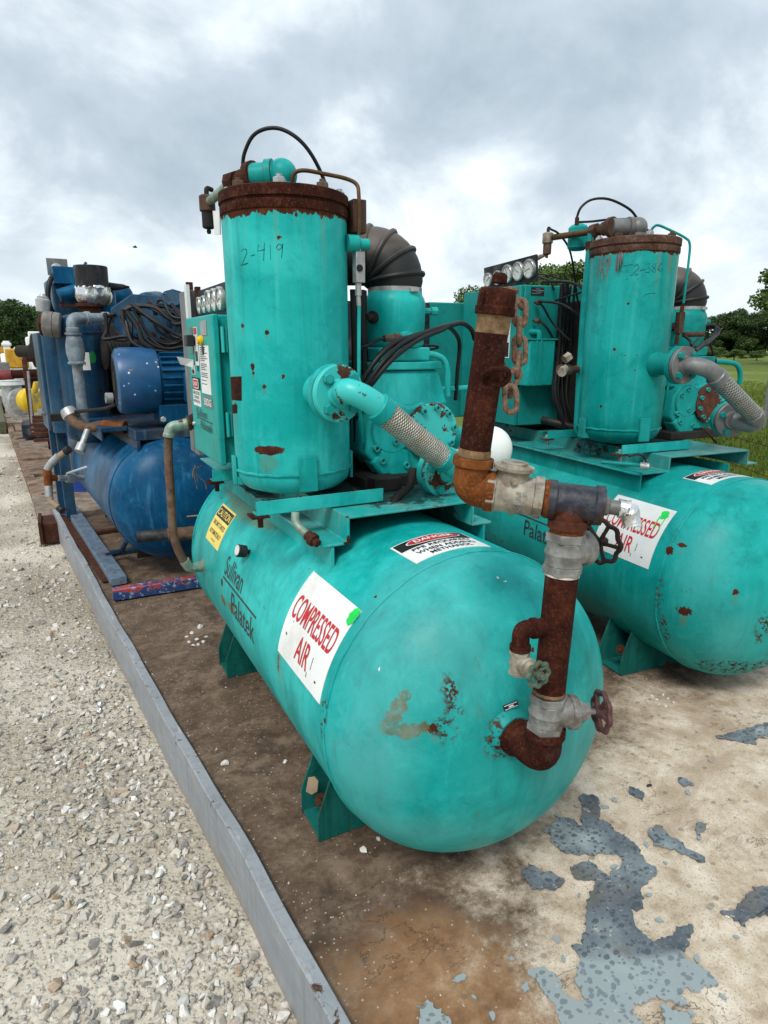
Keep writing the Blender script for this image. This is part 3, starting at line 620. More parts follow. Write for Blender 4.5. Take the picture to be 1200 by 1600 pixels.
rnd = random.Random(19)
CH = []
for q in range(7):
    n = rnd.randint(7, 11); r = rnd.uniform(.006, .016); b = MB()
    b.prism([(r * rnd.uniform(.45, 1.3) * math.cos(2 * math.pi * i / n), r * rnd.uniform(.45, 1.2) * math.sin(2 * math.pi * i / n)) for i in range(n)], (0, 0, .0032), (1, 0, 0), (0, 1, 0), .003)
    CH.append(b.build('paint_flake', M['flake'], deck))
CHP = [(1.218,1.146,0.000), (1.288,1.104,0.000), (1.142,1.141,0.000), (1.279,0.948,0.000), (1.270,0.880,0.000), (0.999,1.068,0.000), (1.052,1.105,0.000), (1.145,0.932,0.000), (1.002,0.907,0.000), (1.153,0.829,0.000), (1.115,0.769,0.000), (1.163,0.688,0.000), (1.109,0.664,0.000), (0.850,0.798,0.000), (0.870,0.840,0.000), (1.081,0.583,0.000), (0.995,0.591,0.000), (0.735,0.785,0.000), (0.752,0.849,0.000), (1.234,0.660,0.000), (1.251,0.737,0.000), (1.337,1.114,0.000), (1.553,1.034,0.000), (1.638,0.959,0.000), (1.748,1.103,-0.000), (1.206,1.213,0.000), (1.105,0.864,0.000), (0.629,0.817,0.000), (0.640,0.768,0.000), (0.629,0.863,0.000)]
for i, p in enumerate(CHP):
    o = CH[i] if i < 7 else CH[i % 7].copy()
    if i >= 7: C.objects.link(o)
    o.parent = deck; o.location = (p[0], p[1], 0); o.rotation_euler.z = rnd.uniform(0, 6.3); s_ = rnd.uniform(.45, 1.25); o.scale = (s_, s_ * rnd.uniform(.5, 1), 1)

# gravel: small stones by the thousand over the lot
def stone_proto(rnd, sub=1):
    bm = bmesh.new()
    for i in range(13 if sub == 1 else 22):
        p = Vector((rnd.gauss(0, 1), rnd.gauss(0, 1), rnd.gauss(0, 1))).normalized() * rnd.uniform(.72, 1.08); bm.verts.new(p)
    bmesh.ops.convex_hull(bm, input=bm.verts[:]); bmesh.ops.delete(bm, geom=[v for v in bm.verts if not v.link_faces], context='VERTS')
    bmesh.ops.triangulate(bm, faces=bm.faces[:]); bm.verts.index_update()
    v = np.array([tuple(a.co) for a in bm.verts]); f = np.array([[a.index for a in p.verts] for p in bm.faces]); bm.free(); return v, f
def stones_mesh(name, pts, sizes, mat, seed):
    rnd = np.random.default_rng(seed); pr = [stone_proto(random.Random(seed + k)) for k in range(10)]
    vs = []; fs = []; cols = []; o = 0
    for i, (p, s) in enumerate(zip(pts, sizes)):
        v, f = pr[i % 10]; q = Quaternion(rnd.normal(size=4)).normalized().to_matrix()
        w = (v * np.array([1, rnd.uniform(.65, 1), rnd.uniform(.45, .8)])) @ np.array(q) * s
        w[:, 2] *= .8
        vs.append(w + np.array(p)); fs.append(f + o); o += len(v); cols.append(np.full(len(v), rnd.random()))
    vs = np.concatenate(vs); fs = np.concatenate(fs); cols = np.concatenate(cols)
    me = bpy.data.meshes.new(name); me.vertices.add(len(vs)); me.vertices.foreach_set('co', vs.ravel())
    me.loops.add(fs.size); me.loops.foreach_set('vertex_index', fs.ravel())
    me.polygons.add(len(fs)); me.polygons.foreach_set('loop_start', np.arange(0, fs.size, 3)); me.polygons.foreach_set('loop_total', np.full(len(fs), 3))
    a = me.attributes.new('tone', 'FLOAT', 'POINT'); a.data.foreach_set('value', cols)
    me.polygons.foreach_set('use_smooth', np.zeros(len(fs), dtype=bool)); me.update(); me.validate(); me.materials.append(mat)
    ob = bpy.data.objects.new(name, me); C.objects.link(ob); return ob
def stone_mat(name, cols):
    g = NT(name); a = g.nd('ShaderNodeAttribute', attribute_name='tone').outputs['Fac']
    c = g.ramp(a, cols); f = g.noise(g.co(), 70, 5, .7)
    c = g.mix(g.ss(f, .35, .65, .0, .35), c, (.62, .57, .50)); c = g.mix(g.ss(f, .5, .3, 0, .4), c, (.20, .165, .12))
    return g.out(c, .9, 0.0, g.bump(f, .4, .004), .25)
M['stone'] = stone_mat('gravel_stone', [(0, (.12, .115, .11)), (.12, (.27, .255, .23)), (.3, (.46, .415, .35)), (.55, (.58, .535, .455)), (.62, (.30, .18, .09)), (.66, (.46, .39, .30)), (.84, (.64, .62, .575)), (.96, (.76, .75, .71)), (1, (.08, .08, .09))])
rg = np.random.default_rng(3); pts = []; sz = []
clump = [(rg.uniform(-1.2, .3), rg.uniform(.7, 5)) for _ in range(26)]
for k in range(85000):
    y = .55 + 9.5 * rg.random() ** 1.75; xr = railx(y)
    x = xr - .02 - (1.1 + .22 * y) * rg.random()
    d = min((x - a) ** 2 + (y - b) ** 2 for a, b in clump)
    if rg.random() > .30 + .70 * math.exp(-d / .05): continue
    s = min(.021, .0021 * (1 - rg.random()) ** (-1 / 1.9)); s *= 1 + .07 * y
    pts.append((x, y, gz(x, y) + s * .22)); sz.append(s)
for k in range(1300):                                     # a drift of coarser stone against the rail
    y = .7 + 2.3 * rg.random() ** 1.5; x = railx(y) - .03 - abs(rg.normal()) * .22
    s = .006 + .013 * rg.random() ** 1.6; pts.append((x, y, gz(x, y) + s * .3)); sz.append(s)
for k in range(420):                                      # scattered bigger stones
    y = .65 + 3.6 * rg.random() ** 1.4; x = railx(y) - .04 - (1.1 + .2 * y) * rg.random(); s = .010 + .015 * rg.random() ** 2.2
    pts.append((x, y, gz(x, y) + s * .25)); sz.append(s)
tag(stones_mesh('gravel', pts, sz, M['stone'], 11), kind='stuff')
pts = []; sz = []
for k in range(800):                                     # grit fallen on the deck
    y = .75 + 4.0 * rg.random() ** 1.2; x = railx(y) + .05 + 1.9 * rg.random() ** 2.4
    s = .0012 + .004 * rg.random() ** 3; pts.append((x, y, s * .3)); sz.append(s)
tag(stones_mesh('grit', pts, sz, M['stone'], 21), kind='stuff')
M['white_stone'] = plain('white_limestone', (.62, .60, .56), .9, 0, .2, 30, .6, (.36, .32, .27), .3)
M['dark_stone'] = plain('dark_stone', (.045, .038, .034), .8, 0, .3, 30, .5)
def stone(p, s, mat, label, group=None, flat=.62, seed=1):
    r = random.Random(seed); v, f = stone_proto(r, 2); b = MB()
    v = v * np.array([1, r.uniform(.7, .95), flat]) * s; a = r.uniform(0, 6.3)
    b.add([(x * math.cos(a) - y * math.sin(a), x * math.sin(a) + y * math.cos(a), z) for x, y, z in v.tolist()], f.tolist())
    o = b.build('stone', mat, sharp=30); o.location = (p[0], p[1], p[2] + s * flat * .55); return tag(o, label, 'stone', group)
for i, (p, s) in enumerate([((0.463,2.829,0.000), .012), ((0.470,2.750,0.000), .013), ((0.490,2.711,0.000), .012), ((0.434,2.740,0.000), .011), ((0.464,2.695,0.000), .010), ((0.442,2.693,0.000), .012), ((0.512,2.758,0.000), .011), ((0.434,2.798,0.000), .010)]):
    stone(p, s, M['white_stone'], 'small white stone in the loose heap on the dark deck left of the near tank', 'white stones heaped on the deck', seed=i)
stone((0.510,2.874,0.000), .019, M['white_stone'], 'white stone lying just behind the heap of small white stones', None, seed=21)
stone((0.365,1.805,0.000), .016, M['white_stone'], 'white stone alone on the brown deck beside the grey rail', None, seed=22)
stone((0.538,1.726,0.000), .010, M['white_stone'], 'small white stone on the deck left of the near tank foot', None, seed=23)
stone((0.599,1.275,0.000), .013, M['white_stone'], 'white stone under the near tank beside its front foot', None, seed=24)
stone((0.653,1.293,0.000), .010, M['white_stone'], 'small white stone tucked under the front head of the near tank', None, seed=25)
stone((1.477,1.109,0.000), .011, M['dark_stone'], 'small dark brown stone alone on the pale concrete', None, .5, seed=26)
stone((1.265,0.704,0.000), .006, M['white_stone'], 'tiny white pebble at the tip of the right grey paint flake', None, seed=27)
stone((0.349,1.249,0.000), .008, M['dark_stone'], 'small black stone on the deck just inside the grey rail', None, seed=28)
for i, (a, b) in enumerate([(1018, 1088), (1026, 1094), (1036, 1086), (1044, 1092), (1030, 1101), (1012, 1097), (1052, 1098), (1040, 1104)]):
    p = [(1.904,1.467,0.000), (1.898,1.439,0.000), (1.950,1.453,0.000), (1.944,1.425,0.000), (1.881,1.413,0.000), (1.858,1.445,0.000), (1.939,1.398,0.000), (1.891,1.393,-0.000)][i]
    stone(p, .007, M['white_stone'], 'tiny white chip scattered on the deck between the two turquoise tanks', 'white chips between the tanks', seed=40 + i)
for p, s, lab in [((0.226,1.333,-0.170), .026, 'pale flat stone on the gravel close to the grey rail'), ((0.151,1.326,-0.170), .020, 'pale grey stone on the gravel in the lower left'),
                  ((-0.084,1.444,-0.170), .018, 'white angular stone on the gravel far from the rail'), ((0.134,1.224,-0.170), .013, 'tan stone at the bottom edge of the gravel')]:
    stone(p, s, plain('pale_stone', (.50, .46, .40), .9, 0, .25, 40, .6, (.30, .26, .21), .4), lab, None, .5, seed=int(s * 1e4))
fo = MB().ball((0, 0, .016), .016, 14, 8, (.6, 1.3, .6)).ball((.006, .018, .030), .011, 12, 6).build('foil_scrap', M['foil'])
for v in fo.data.vertices: v.co *= random.uniform(.8, 1.2)
fo.location = (0.036,2.606,-0.170); tag(fo, 'crumpled scrap of white foil on the gravel', 'litter')

# ------------------------------------------------------------------ lettering
def text_shape(s, size=1.0, bold=0.0, xs=1.0):
    cu = bpy.data.curves.new('t', 'FONT'); cu.body = s; cu.size = size; cu.offset = bold; cu.resolution_u = 6
    o = bpy.data.objects.new('t', cu); C.objects.link(o)
    dg = bpy.context.evaluated_depsgraph_get(); me = bpy.data.meshes.new_from_object(o.evaluated_get(dg))
    bpy.data.objects.remove(o); bpy.data.curves.remove(cu)
    bm = bmesh.new(); bm.from_mesh(me); bpy.data.meshes.remove(me)
    for v in bm.verts: v.co.x *= xs
    for _ in range(3):
        e = [e for e in bm.edges if e.calc_length() > .22 * size]
        if not e: break
        bmesh.ops.subdivide_edges(bm, edges=e, cuts=1); bmesh.ops.triangulate(bm, faces=bm.faces[:])
    vs = [(v.co.x, v.co.y) for v in bm.verts]; fs = [[v.index for v in f.verts] for f in bm.faces]; bm.free()
    x0 = min(v[0] for v in vs); x1 = max(v[0] for v in vs); y0 = min(v[1] for v in vs); y1 = max(v[1] for v in vs)
    return vs, fs, (x0, x1, y0, y1)
def put_text(b, s, box, fn, h, bold=0.0):
    """lettering fitted to the rectangle box=(u0,u1,v0,v1) on the surface fn(u,v,height)"""
    vs, fs, (x0, x1, y0, y1) = text_shape(s, 1.0, bold)
    u0, u1, v0, v1 = box
    P = [fn(u0 + (x - x0) / (x1 - x0) * (u1 - u0), v0 + (y - y0) / (y1 - y0) * (v1 - v0), h) for x, y in vs]
    b.add(P, fs)
def sheet(b, u0, u1, v0, v1, fn, h, nu=1, nv=12, shape=None):
    vs = []; fs = []
    for j in range(nv + 1):
        for i in range(nu + 1):
            u = u0 + (u1 - u0) * i / nu; v = v0 + (v1 - v0) * j / nv; vs.append(fn(u, v, h))
    k = len(vs)
    for j in range(nv):
        for i in range(nu):
            a = j * (nu + 1) + i; fs.append((a, a + 1, a + nu + 2, a + nu + 1))
    # rim down to the surface
    rim = [i for i in range(nu + 1)] + [j * (nu + 1) + nu for j in range(1, nv + 1)] + [nv * (nu + 1) + i for i in range(nu - 1, -1, -1)] + [j * (nu + 1) for j in range(nv - 1, 0, -1)]
    ub = lambda i: (u0 + (u1 - u0) * (i % (nu + 1)) / nu, v0 + (v1 - v0) * (i // (nu + 1)) / nv)
    lo = [fn(*ub(i), 0.0) for i in rim]
    fs += [(rim[i], k + i, k + (i + 1) % len(rim), rim[(i + 1) % len(rim)]) for i in range(len(rim))]
    b.add(vs + lo, fs)
def oval(b, cu, cv, ru, rv, fn, h, n=28, inner=None):
    if inner is None:
        vs = [fn(cu, cv, h)] + [fn(cu + ru * k * math.cos(2 * math.pi * i / n), cv + rv * k * math.sin(2 * math.pi * i / n), h) for k in (.5, 1) for i in range(n)]
        fs = [(0, 1 + i, 1 + (i + 1) % n) for i in range(n)] + [(1 + i, 1 + n + i, 1 + n + (i + 1) % n, 1 + (i + 1) % n) for i in range(n)]
        b.add(vs, fs)
def rrect(b, u0, u1, v0, v1, r, fn, h, n=4):
    P = []
    for cx, cy, t in ((u1 - r, v1 - r, 0), (u0 + r, v1 - r, 90), (u0 + r, v0 + r, 180), (u1 - r, v0 + r, 270)):
        for i in range(n + 1): a = R(t + 90 * i / n); P.append((cx + r * math.cos(a), cy + r * math.sin(a)))
    b.add([fn((u0 + u1) / 2, (v0 + v1) / 2, h)] + [fn(x, y, h) for x, y in P], [(0, 1 + i, 1 + (i + 1) % len(P)) for i in range(len(P))])
RT, ZT = .38, .438
def on_tank(y0, phi0):      # u runs towards the front (-y), v runs up round the left side of the receiver
    def fn(u, v, h):
        a = phi0 + v / RT
        return V(-(RT + h) * math.cos(a), y0 - u, ZT + (RT + h) * math.sin(a))
    return fn
def on_top(y0, a0):         # u runs round over the top to the right, v runs to the back
    def fn(u, v, h):
        a = a0 + u / RT
        return V(-(RT + h) * math.cos(a), y0 + v, ZT + (RT + h) * math.sin(a))
    return fn
def on_plane(o, ax, ay):
    o, ax, ay = Vector(o), Vector(ax).normalized(), Vector(ay).normalized(); n = ax.cross(ay)
    return lambda u, v, h: o + ax * u + ay * v + n * h

# ------------------------------------------------------------------ pipe fittings
def hexbody(b, c, d, r0, r1, L, hexw):        # threaded valve body: hexagon ends, round belly
    c = Vector(c); d = Vector(d).normalized()
    b.lathe(c - d * L / 2, d, [(0, hexw), (hexw * .42, hexw)], 6, up=(.3, .2, .1))
    b.lathe(c + d * (L / 2 - hexw * .42), d, [(0, hexw), (hexw * .42, hexw)], 6, up=(.3, .2, .1))
    b.lathe(c - d * L / 2, d, [(hexw * .42, hexw * .90), (L * .36, r0), (L * .5, r1), (L * .64, r0), (L - hexw * .42, hexw * .90)], 24)
def wheel(b, c, d, r, t, lobes=8, spokes=5, waves=.07):
    a, s, d = frame_of(d); c = Vector(c); n = 48
    pts = [c + a * (r * (1 + waves * math.cos(lobes * 2 * math.pi * i / n)) * math.cos(2 * math.pi * i / n)) + s * (r * (1 + waves * math.cos(lobes * 2 * math.pi * i / n)) * math.sin(2 * math.pi * i / n)) for i in range(n)]
    b.tube(pts, t, 8, closed=True)
    for k in range(spokes):
        q = 2 * math.pi * (k + .3) / spokes
        e = c + (a * math.cos(q) + s * math.sin(q)) * r * .97
        b.tube([c - d * t * 1.2, (c + e) / 2 - d * t * .6, e], [t * 1.15, t * .8, t * .9], 7)
    b.lathe(c - d * t * 2.4, d, [(0, t * 2.0), (t * 4.0, t * 2.0), (t * 4.4, t * 1.5)], 14)
    b.nut(c + d * t * 2.0, d, t * 1.3, t * 1.4)
def gate_valve(root, c, d, stem, L, r, stemlen, wr, wt, bodymat, wheelmat, nutmat, label=None, waves=.07):
    c, d, stem = Vector(c), Vector(d).normalized(), Vector(stem).normalized()
    b = MB(); hexbody(b, c, d, r * 1.05, r * 1.18, L, r * 1.22)
    b.lathe(c, stem, [(0, r * .95), (stemlen * .38, r * .98), (stemlen * .40, r * 1.12), (stemlen * .52, r * 1.12), (stemlen * .54, r * .75), (stemlen * .64, r * .7)], 24)
    body = b.build('valve_body', bodymat, root, .0012)
    if label: body['label'] = label
    n = MB(); n.lathe(c + stem * stemlen * .60, stem, [(0, r * .62), (stemlen * .14, r * .62)], 6); n.build('packing_nut', nutmat, body)
    s = MB(); s.cyl(c + stem * stemlen * .5, c + stem * (stemlen + wt * 2), r * .2, 12); s.build('stem', nutmat, body)
    w = MB(); wheel(w, c + stem * stemlen, stem, wr, wt, waves=waves); w.build('handwheel', wheelmat, body)
    return body
def elbow(b, p, c, q, r, band=1.17, bl=.016, n=20):      # street elbow from p through corner c to q with a bead at each end
    P = bend([p, c, q], min((Vector(p) - Vector(c)).length, (Vector(q) - Vector(c)).length) * .92, 12)
    b.tube(P, r, n)
    for a, e in ((P[0], P[1]), (P[-1], P[-2])):
        d = (Vector(e) - Vector(a)).normalized()
        b.lathe(Vector(a) - d * .001, d, [(0, r * band), (bl, r * band), (bl * 1.25, r * 1.02)], n)
def flange_pair(root, c, n, r, tealm, facem, boltm, nb=4, rot=45, gap=.003):
    """two bolted discs; n points out of the machine"""
    c, n = Vector(c), Vector(n).normalized(); a, s, _ = frame_of(n)
    b = MB(); b.lathe(c - n * (r * .30), n, [(0, r * .97), (r * .03, r), (r * .25, r), (r * .28, r * .97)], 36); inner = b.build('flange', tealm, root)
    b = MB(); b.lathe(c + n * gap, n, [(0, r * .96), (r * .02, r * .985), (r * .20, r * .985), (r * .23, r * .95)], 36)
    b.lathe(c + n * (gap + r * .22), n, [(0, r * .52), (r * .16, r * .47)], 28); outer = b.build('flange', facem, root)
    for k in range(nb):
        t = R(rot + 360 * k / nb); p = c + (a * math.cos(t) + s * math.sin(t)) * r * .72
        bb = MB(); bb.nut(p + n * (gap + r * .23), n, r * .19, r * .17); bb.cyl(p - n * r * .42, p + n * (gap + r * .25), r * .13, 8); bb.build('bolt', boltm, outer)
    return inner, outer

def make_compressor(name, loc, rz, label, k):
    """horizontal receiver with the separator, cabinet and airend riding on a hat-section platform"""
    one = k == 1
    root = empty(name, loc, rz, label, 'air compressor', 'turquoise air compressors on the deck')
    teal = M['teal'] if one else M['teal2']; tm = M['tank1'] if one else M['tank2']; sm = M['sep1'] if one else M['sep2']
    white = M['white'] if one else M['white_dull']  # far panels take a duller white, shade painted into the colour
    # receiver
    hk = .70 * RT; prof = [(-hk * math.cos(t), RT * math.sin(t)) for t in [math.pi / 2 * i / 26 for i in range(1, 27)]]
    L = 1.45
    prof += [(L * i / 12, RT) for i in range(1, 13)] + [(L + hk * math.sin(t), RT * math.cos(t)) for t in [math.pi / 2 * i / 14 for i in range(1, 14)]]
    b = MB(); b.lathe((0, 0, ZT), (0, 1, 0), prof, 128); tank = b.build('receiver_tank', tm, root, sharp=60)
    for y in (0, L):
        b = MB(); ring = []
        for i in range(120):
            t = 2 * math.pi * i / 120; ring.append(V((RT + .0004) * math.cos(t), y + .0012 * math.sin(17 * t) + .0008 * math.sin(41 * t), ZT + (RT + .0004) * math.sin(t)))
        b.tube(ring, .0032, 6, closed=True); b.build('weld_bead', tm, tank)
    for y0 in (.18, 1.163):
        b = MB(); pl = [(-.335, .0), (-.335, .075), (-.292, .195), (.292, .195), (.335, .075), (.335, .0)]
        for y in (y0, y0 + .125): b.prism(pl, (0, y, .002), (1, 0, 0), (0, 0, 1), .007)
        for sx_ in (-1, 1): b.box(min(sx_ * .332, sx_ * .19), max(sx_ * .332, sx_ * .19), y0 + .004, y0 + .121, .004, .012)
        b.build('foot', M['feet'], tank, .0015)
    b = MB(); b.lathe((-.305, .215, .098), (-.75, -.55, .35), [(0, .020), (.012, .020)], 6); b.lathe((-.305, .215, .098), (-.75, -.55, .35), [(0, .009), (.022, .009)], 10); b.build('foot_bolt', M['rust_dark'], tank)
    b = MB(); b.prism([(-.016, -.02), (.0, -.03), (.016, -.02), (.018, .010), (.008, .022), (-.010, .020)], (-.318, .262, .118), (.9, -.45, 0), (.1, .1, 1), .005); b.build('shim', M['tan'], tank, .001) if one else None
    # saddle plates and platform
    px0, px1 = (-.195, .20) if one else (-.098, .345)
    for sx_ in (-1, 1):
        b = MB(); x = .237 * sx_; zt_ = math.sqrt(RT * RT - .237 ** 2) + ZT - .012
        b.box(x - .004, x + .004, .27, 1.62, zt_, .7885 if one else .812); b.build('saddle_plate', teal, root, .001)
    b = MB(); t = .007; fl = .262
    y0, y1 = .27, 1.75
    zf = .790 if one else .800
    prof2 = [(-fl, zf), (px0 + t, zf), (px0 + t, .858), (px1 - t, .858), (px1 - t, zf), (fl if one else px1 + .06, zf), (fl if one else px1 + .06, zf + t), (px1, zf + t), (px1, .865), (px0, .865), (px0, zf + t), (-fl, zf + t)]
    b.prism([(x, z) for x, z in prof2], (0, (y0 + y1) / 2, 0), (1, 0, 0), (0, 0, 1), y1 - y0)
    plat = b.build('platform', M['plat1'] if one else M['plat2'], root, .0022)
    # separator
    sx_, sy_, sr = (-.22, .60, .1665) if one else (-.07, .60, .1725)
    zt = 1.618 if one else 1.648
    b = MB(); b.lathe((sx_, sy_, 0), (0, 0, 1), [(.878, .02), (.879, .06), (.884, .10), (.896, .138), (.915, .160), (.938, sr - .001)] + [(.938 + (zt - .938) * i / 8, sr) for i in range(1, 9)], 72)
    sepo = b.build('separator_tank', sm, root, sharp=50)
    b = MB(); ring = [V(sx_ + (sr + .0005) * math.cos(2 * math.pi * i / 72), sy_ + (sr + .0005) * math.sin(2 * math.pi * i / 72), .948 + .001 * math.sin(i * 1.7)) for i in range(72)]
    b.tube(ring, .0042, 6, closed=True); b.build('weld_bead', teal, sepo)
    b = MB(); lr = sr + .0035
    b.lathe((sx_, sy_, zt), (0, 0, 1), [(0, lr - .001), (.002, lr), (.021, lr), (.0225, lr - .004), (.0275, lr - .004), (.029, lr + .002), (.053, lr + .002), (.056, lr - .003)], 72)
    b.build('lid', M['lid'] if one else M['lid2'], sepo)
    for q in range(8):
        a_ = R(22 + 45 * q); p = V(sx_ + .148 * math.cos(a_), sy_ + .148 * math.sin(a_), zt + .056)
        b = MB(); b.nut(p, (0, 0, 1), .016, .014); b.cyl(p + V(0, 0, .01), p + V(0, 0, .021), .008, 10); b.build('lid_bolt', M['galv'] if q % 2 else M['block_brown'], sepo)
    # legs and the angle bars they stand on
    bz = .868
    for a_, w_ in ((-96 if one else -97, .050), (-8, .045), (172, .045), (90, .05)):
        ca, sa = math.cos(R(a_)), math.sin(R(a_)); n = V(ca, sa, 0); sd_ = V(-sa, ca, 0)
        c0 = V(sx_, sy_, 0) + n * (sr + .005)
        b = MB(); zt2 = 1.0 if a_ < -50 else .985
        b.prism([(-w_ / 2, bz + .036), (w_ / 2, bz + .036), (w_ / 2, zt2), (-w_ / 2, zt2)], c0, sd_, (0, 0, 1), .009)
        b.prism([(-.004, bz + .036), (-.004, .93), (-.05, bz + .036)], c0 + sd_ * (w_ / 2 - .004), n, (0, 0, 1), .006)
        b.build('leg', teal, sepo, .0012)
    for i, yb in enumerate((.385, .865)):
        b = MB(); xa, xb = sx_ - .185, sx_ + .178
        b.prism([(-.019, 0), (.019, 0), (.019, .005), (-.014, .005), (-.014, .037), (-.019, .037)], ((xa + xb) / 2, yb, bz + .001), (0, 1, 0), (0, 0, 1), xb - xa)
        bar_ = b.build('angle_bar', M['teal_chip'], root, .001)
        for xq in (xa + .016, xb - .03):
            b = MB(); b.nut((xq, yb + .004, bz - .0005), (0, 0, -1), .013, .012); b.cyl((xq, yb + .004, bz + .014), (xq, yb + .004, bz - .035), .0075, 10)
            b.nut((xq, yb + .004, bz + .006), (0, 0, 1), .012, .010)
            if xq < sx_: b.build('bolt', M['rust_dark'] if one else M['galv'], bar_)
        b = MB(); b.box(xa - .012, xa + .035, yb - .022, yb + .030, bz - .0065, bz - .0005); b.build('shim', M['rust'] if one else M['rust_dark'], bar_, .001)
    # receiver lettering: COMPRESSED AIR panel
    f = on_tank(.334 if one else .352, R(9.9)); H1, W1 = .236, .298
    b = MB(); sheet(b, 0, W1, 0, H1, f, .0014, 3, 16); sg = b.build('warning_panel', white, root, flat=True); sg['label'] = 'white panel reading COMPRESSED AIR'
    b = MB()
    put_text(b, 'COMPRESSED', (.020, W1 - .018, .108, .172), f, .0026, .010); put_text(b, 'AIR', (.112, .196, .030, .092), f, .0026, .010)
    b.build('lettering', M['red_ink'], sg, flat=True)
    b = MB(); rnd = random.Random(k)
    cu, cv = (W1 - .012, H1 - .022) if one else (W1 - .034, H1 - .028)
    P = [(cu + (.018 if one else .017) * math.cos(2 * math.pi * i / 18) * rnd.uniform(.8, 1.15), cv + (.024 if one else .019) * math.sin(2 * math.pi * i / 18) * rnd.uniform(.85, 1.15)) for i in range(18)]
    b.add([f(cu, cv, .0034)] + [f(x, y, .0032) for x, y in P], [(0, 1 + i, 1 + (i + 1) % 18) for i in range(18)])
    if not one: sheet(b, cu - .016, cu - .012, cv - .06, cv - .01, f, .0032, 1, 3); sheet(b, cu + .010, cu + .0125, cv - .07, cv - .005, f, .0032, 1, 3)
    b.build('paint_mark', M['green_spray'], sg, flat=True)
    b = MB()
    for u, v, w_, h_ in ((.03, .06, .003, .006), (.036, .058, .002, .007), (.20, .02, .002, .012), (.215, .045, .002, .03), (.25, .03, .009, .004), (.05, .10, .002, .004), (.14, .11, .0015, .03)): sheet(b, u, u + w_, v, v + h_, f, .0022, 1, 1)
    b.build('scrape', M['dark'], sg, flat=True)
    # DANGER panel on top
    f = on_top(.040 if one else .045, R(71)); W2, H2 = .215, .130
    b = MB(); sheet(b, 0, W2, 0, H2, f, .0014, 12, 3); dg = b.build('danger_panel', white, root, flat=True); dg['label'] = 'white panel with a black and red DANGER heading'
    b = MB(); sheet(b, .005, W2 - .005, H2 * .60, H2 - .004, f, .0020, 12, 1); b.build('heading', M['black_ink'], dg, flat=True)
    b = MB(); oval(b, W2 * .52, H2 * .80, W2 * .37, H2 * .165, f, .0027); b.build('heading_oval', M['white'], dg, flat=True)
    b = MB(); oval(b, W2 * .52, H2 * .80, W2 * .35, H2 * .145, f, .0033); b.build('heading_field', M['red_ink'], dg, flat=True)
    b = MB(); put_text(b, 'DANGER', (W2 * .26, W2 * .78, H2 * .735, H2 * .865), f, .0040, .02); b.build('lettering', M['white'], dg, flat=True)
    b = MB()
    put_text(b, 'PPE REQUIRED', (W2 * .13, W2 * .90, H2 * .42, H2 * .55), f, .0026, .015); put_text(b, 'WHEN ADDING', (W2 * .13, W2 * .90, H2 * .25, H2 * .38), f, .0026, .015); put_text(b, 'METHANOL', (W2 * .25, W2 * .80, H2 * .08, H2 * .21), f, .0026, .015)
    b.build('lettering', M['black_ink'], dg, flat=True)
    # maker's name painted on the side
    f = on_tank(.935, 0.0); b = MB()
    put_text(b, 'Sullivan', (.0, .215, .088, .156), f, .0008, .010); put_text(b, 'Palatek', (.118, .385, -.012, .062), f, .0008, .010); sheet(b, -.005, .392, .072, .079, f, .0008, 1, 2)
    nm = b.build('maker_name', M['grey_ink'], tank, flat=True)
    return root, tank, sepo, plat, teal

c1, tank1, sep1, plat1, T1 = make_compressor('air_compressor', (.84, 1.18, 0), 0, 'near turquoise air compressor with a tall rusty stand pipe on the front of its tank', 1)
c2, tank2, sep2, plat2, T2 = make_compressor('air_compressor', (2.232, 1.427, 0), -.08, 'turquoise air compressor farther right, its tank cut by the picture edge and marked 2-386', 2)

# ---- near machine: marks, gauge, caution panel
def strokes(L, r, name, mat, parent):
    b = MB()
    for s in L: b.tube(s, r, 5)
    return b.build(name, mat, parent)
strokes([[(-0.366,0.520,1.520), (-0.362,0.514,1.525), (-0.357,0.505,1.524), (-0.356,0.504,1.515), (-0.360,0.510,1.504), (-0.367,0.522,1.486), (-0.362,0.512,1.489), (-0.355,0.502,1.491)], [(-0.349,0.495,1.507), (-0.342,0.486,1.510)],
         [(-0.333,0.478,1.533), (-0.336,0.481,1.517), (-0.321,0.467,1.521)], [(-0.321,0.468,1.536), (-0.324,0.470,1.495)], [(-0.309,0.460,1.532), (-0.309,0.460,1.497)], [(-0.283,0.446,1.529), (-0.290,0.449,1.534), (-0.296,0.452,1.526), (-0.292,0.450,1.519), (-0.283,0.446,1.526), (-0.281,0.445,1.535), (-0.285,0.447,1.501)]], .0009, 'marker_writing', M['black_ink'], sep1)
strokes([[(-0.184,0.470,1.589), (-0.175,0.463,1.596), (-0.169,0.458,1.584), (-0.179,0.466,1.568), (-0.192,0.478,1.554), (-0.169,0.458,1.561)], [(-0.166,0.456,1.572), (-0.150,0.447,1.577)], [(-0.149,0.447,1.595), (-0.134,0.440,1.598), (-0.141,0.443,1.584), (-0.129,0.438,1.577), (-0.135,0.440,1.565), (-0.147,0.445,1.567)],
         [(-0.112,0.433,1.598), (-0.126,0.437,1.588), (-0.109,0.432,1.577), (-0.113,0.433,1.565), (-0.124,0.436,1.572), (-0.111,0.432,1.591)], [(-0.087,0.428,1.601), (-0.102,0.430,1.582), (-0.091,0.429,1.568), (-0.080,0.428,1.575), (-0.090,0.429,1.582), (-0.101,0.430,1.575)], [(-0.202,0.489,1.541), (-0.172,0.461,1.556)], [(-0.211,0.500,1.591), (-0.189,0.475,1.597)],
         [(-0.147,0.446,1.477), (-0.132,0.439,1.487), (-0.102,0.430,1.490)]], .0010, 'marker_writing', M['black_ink'], sep2)
b = MB(); rnd = random.Random(5)
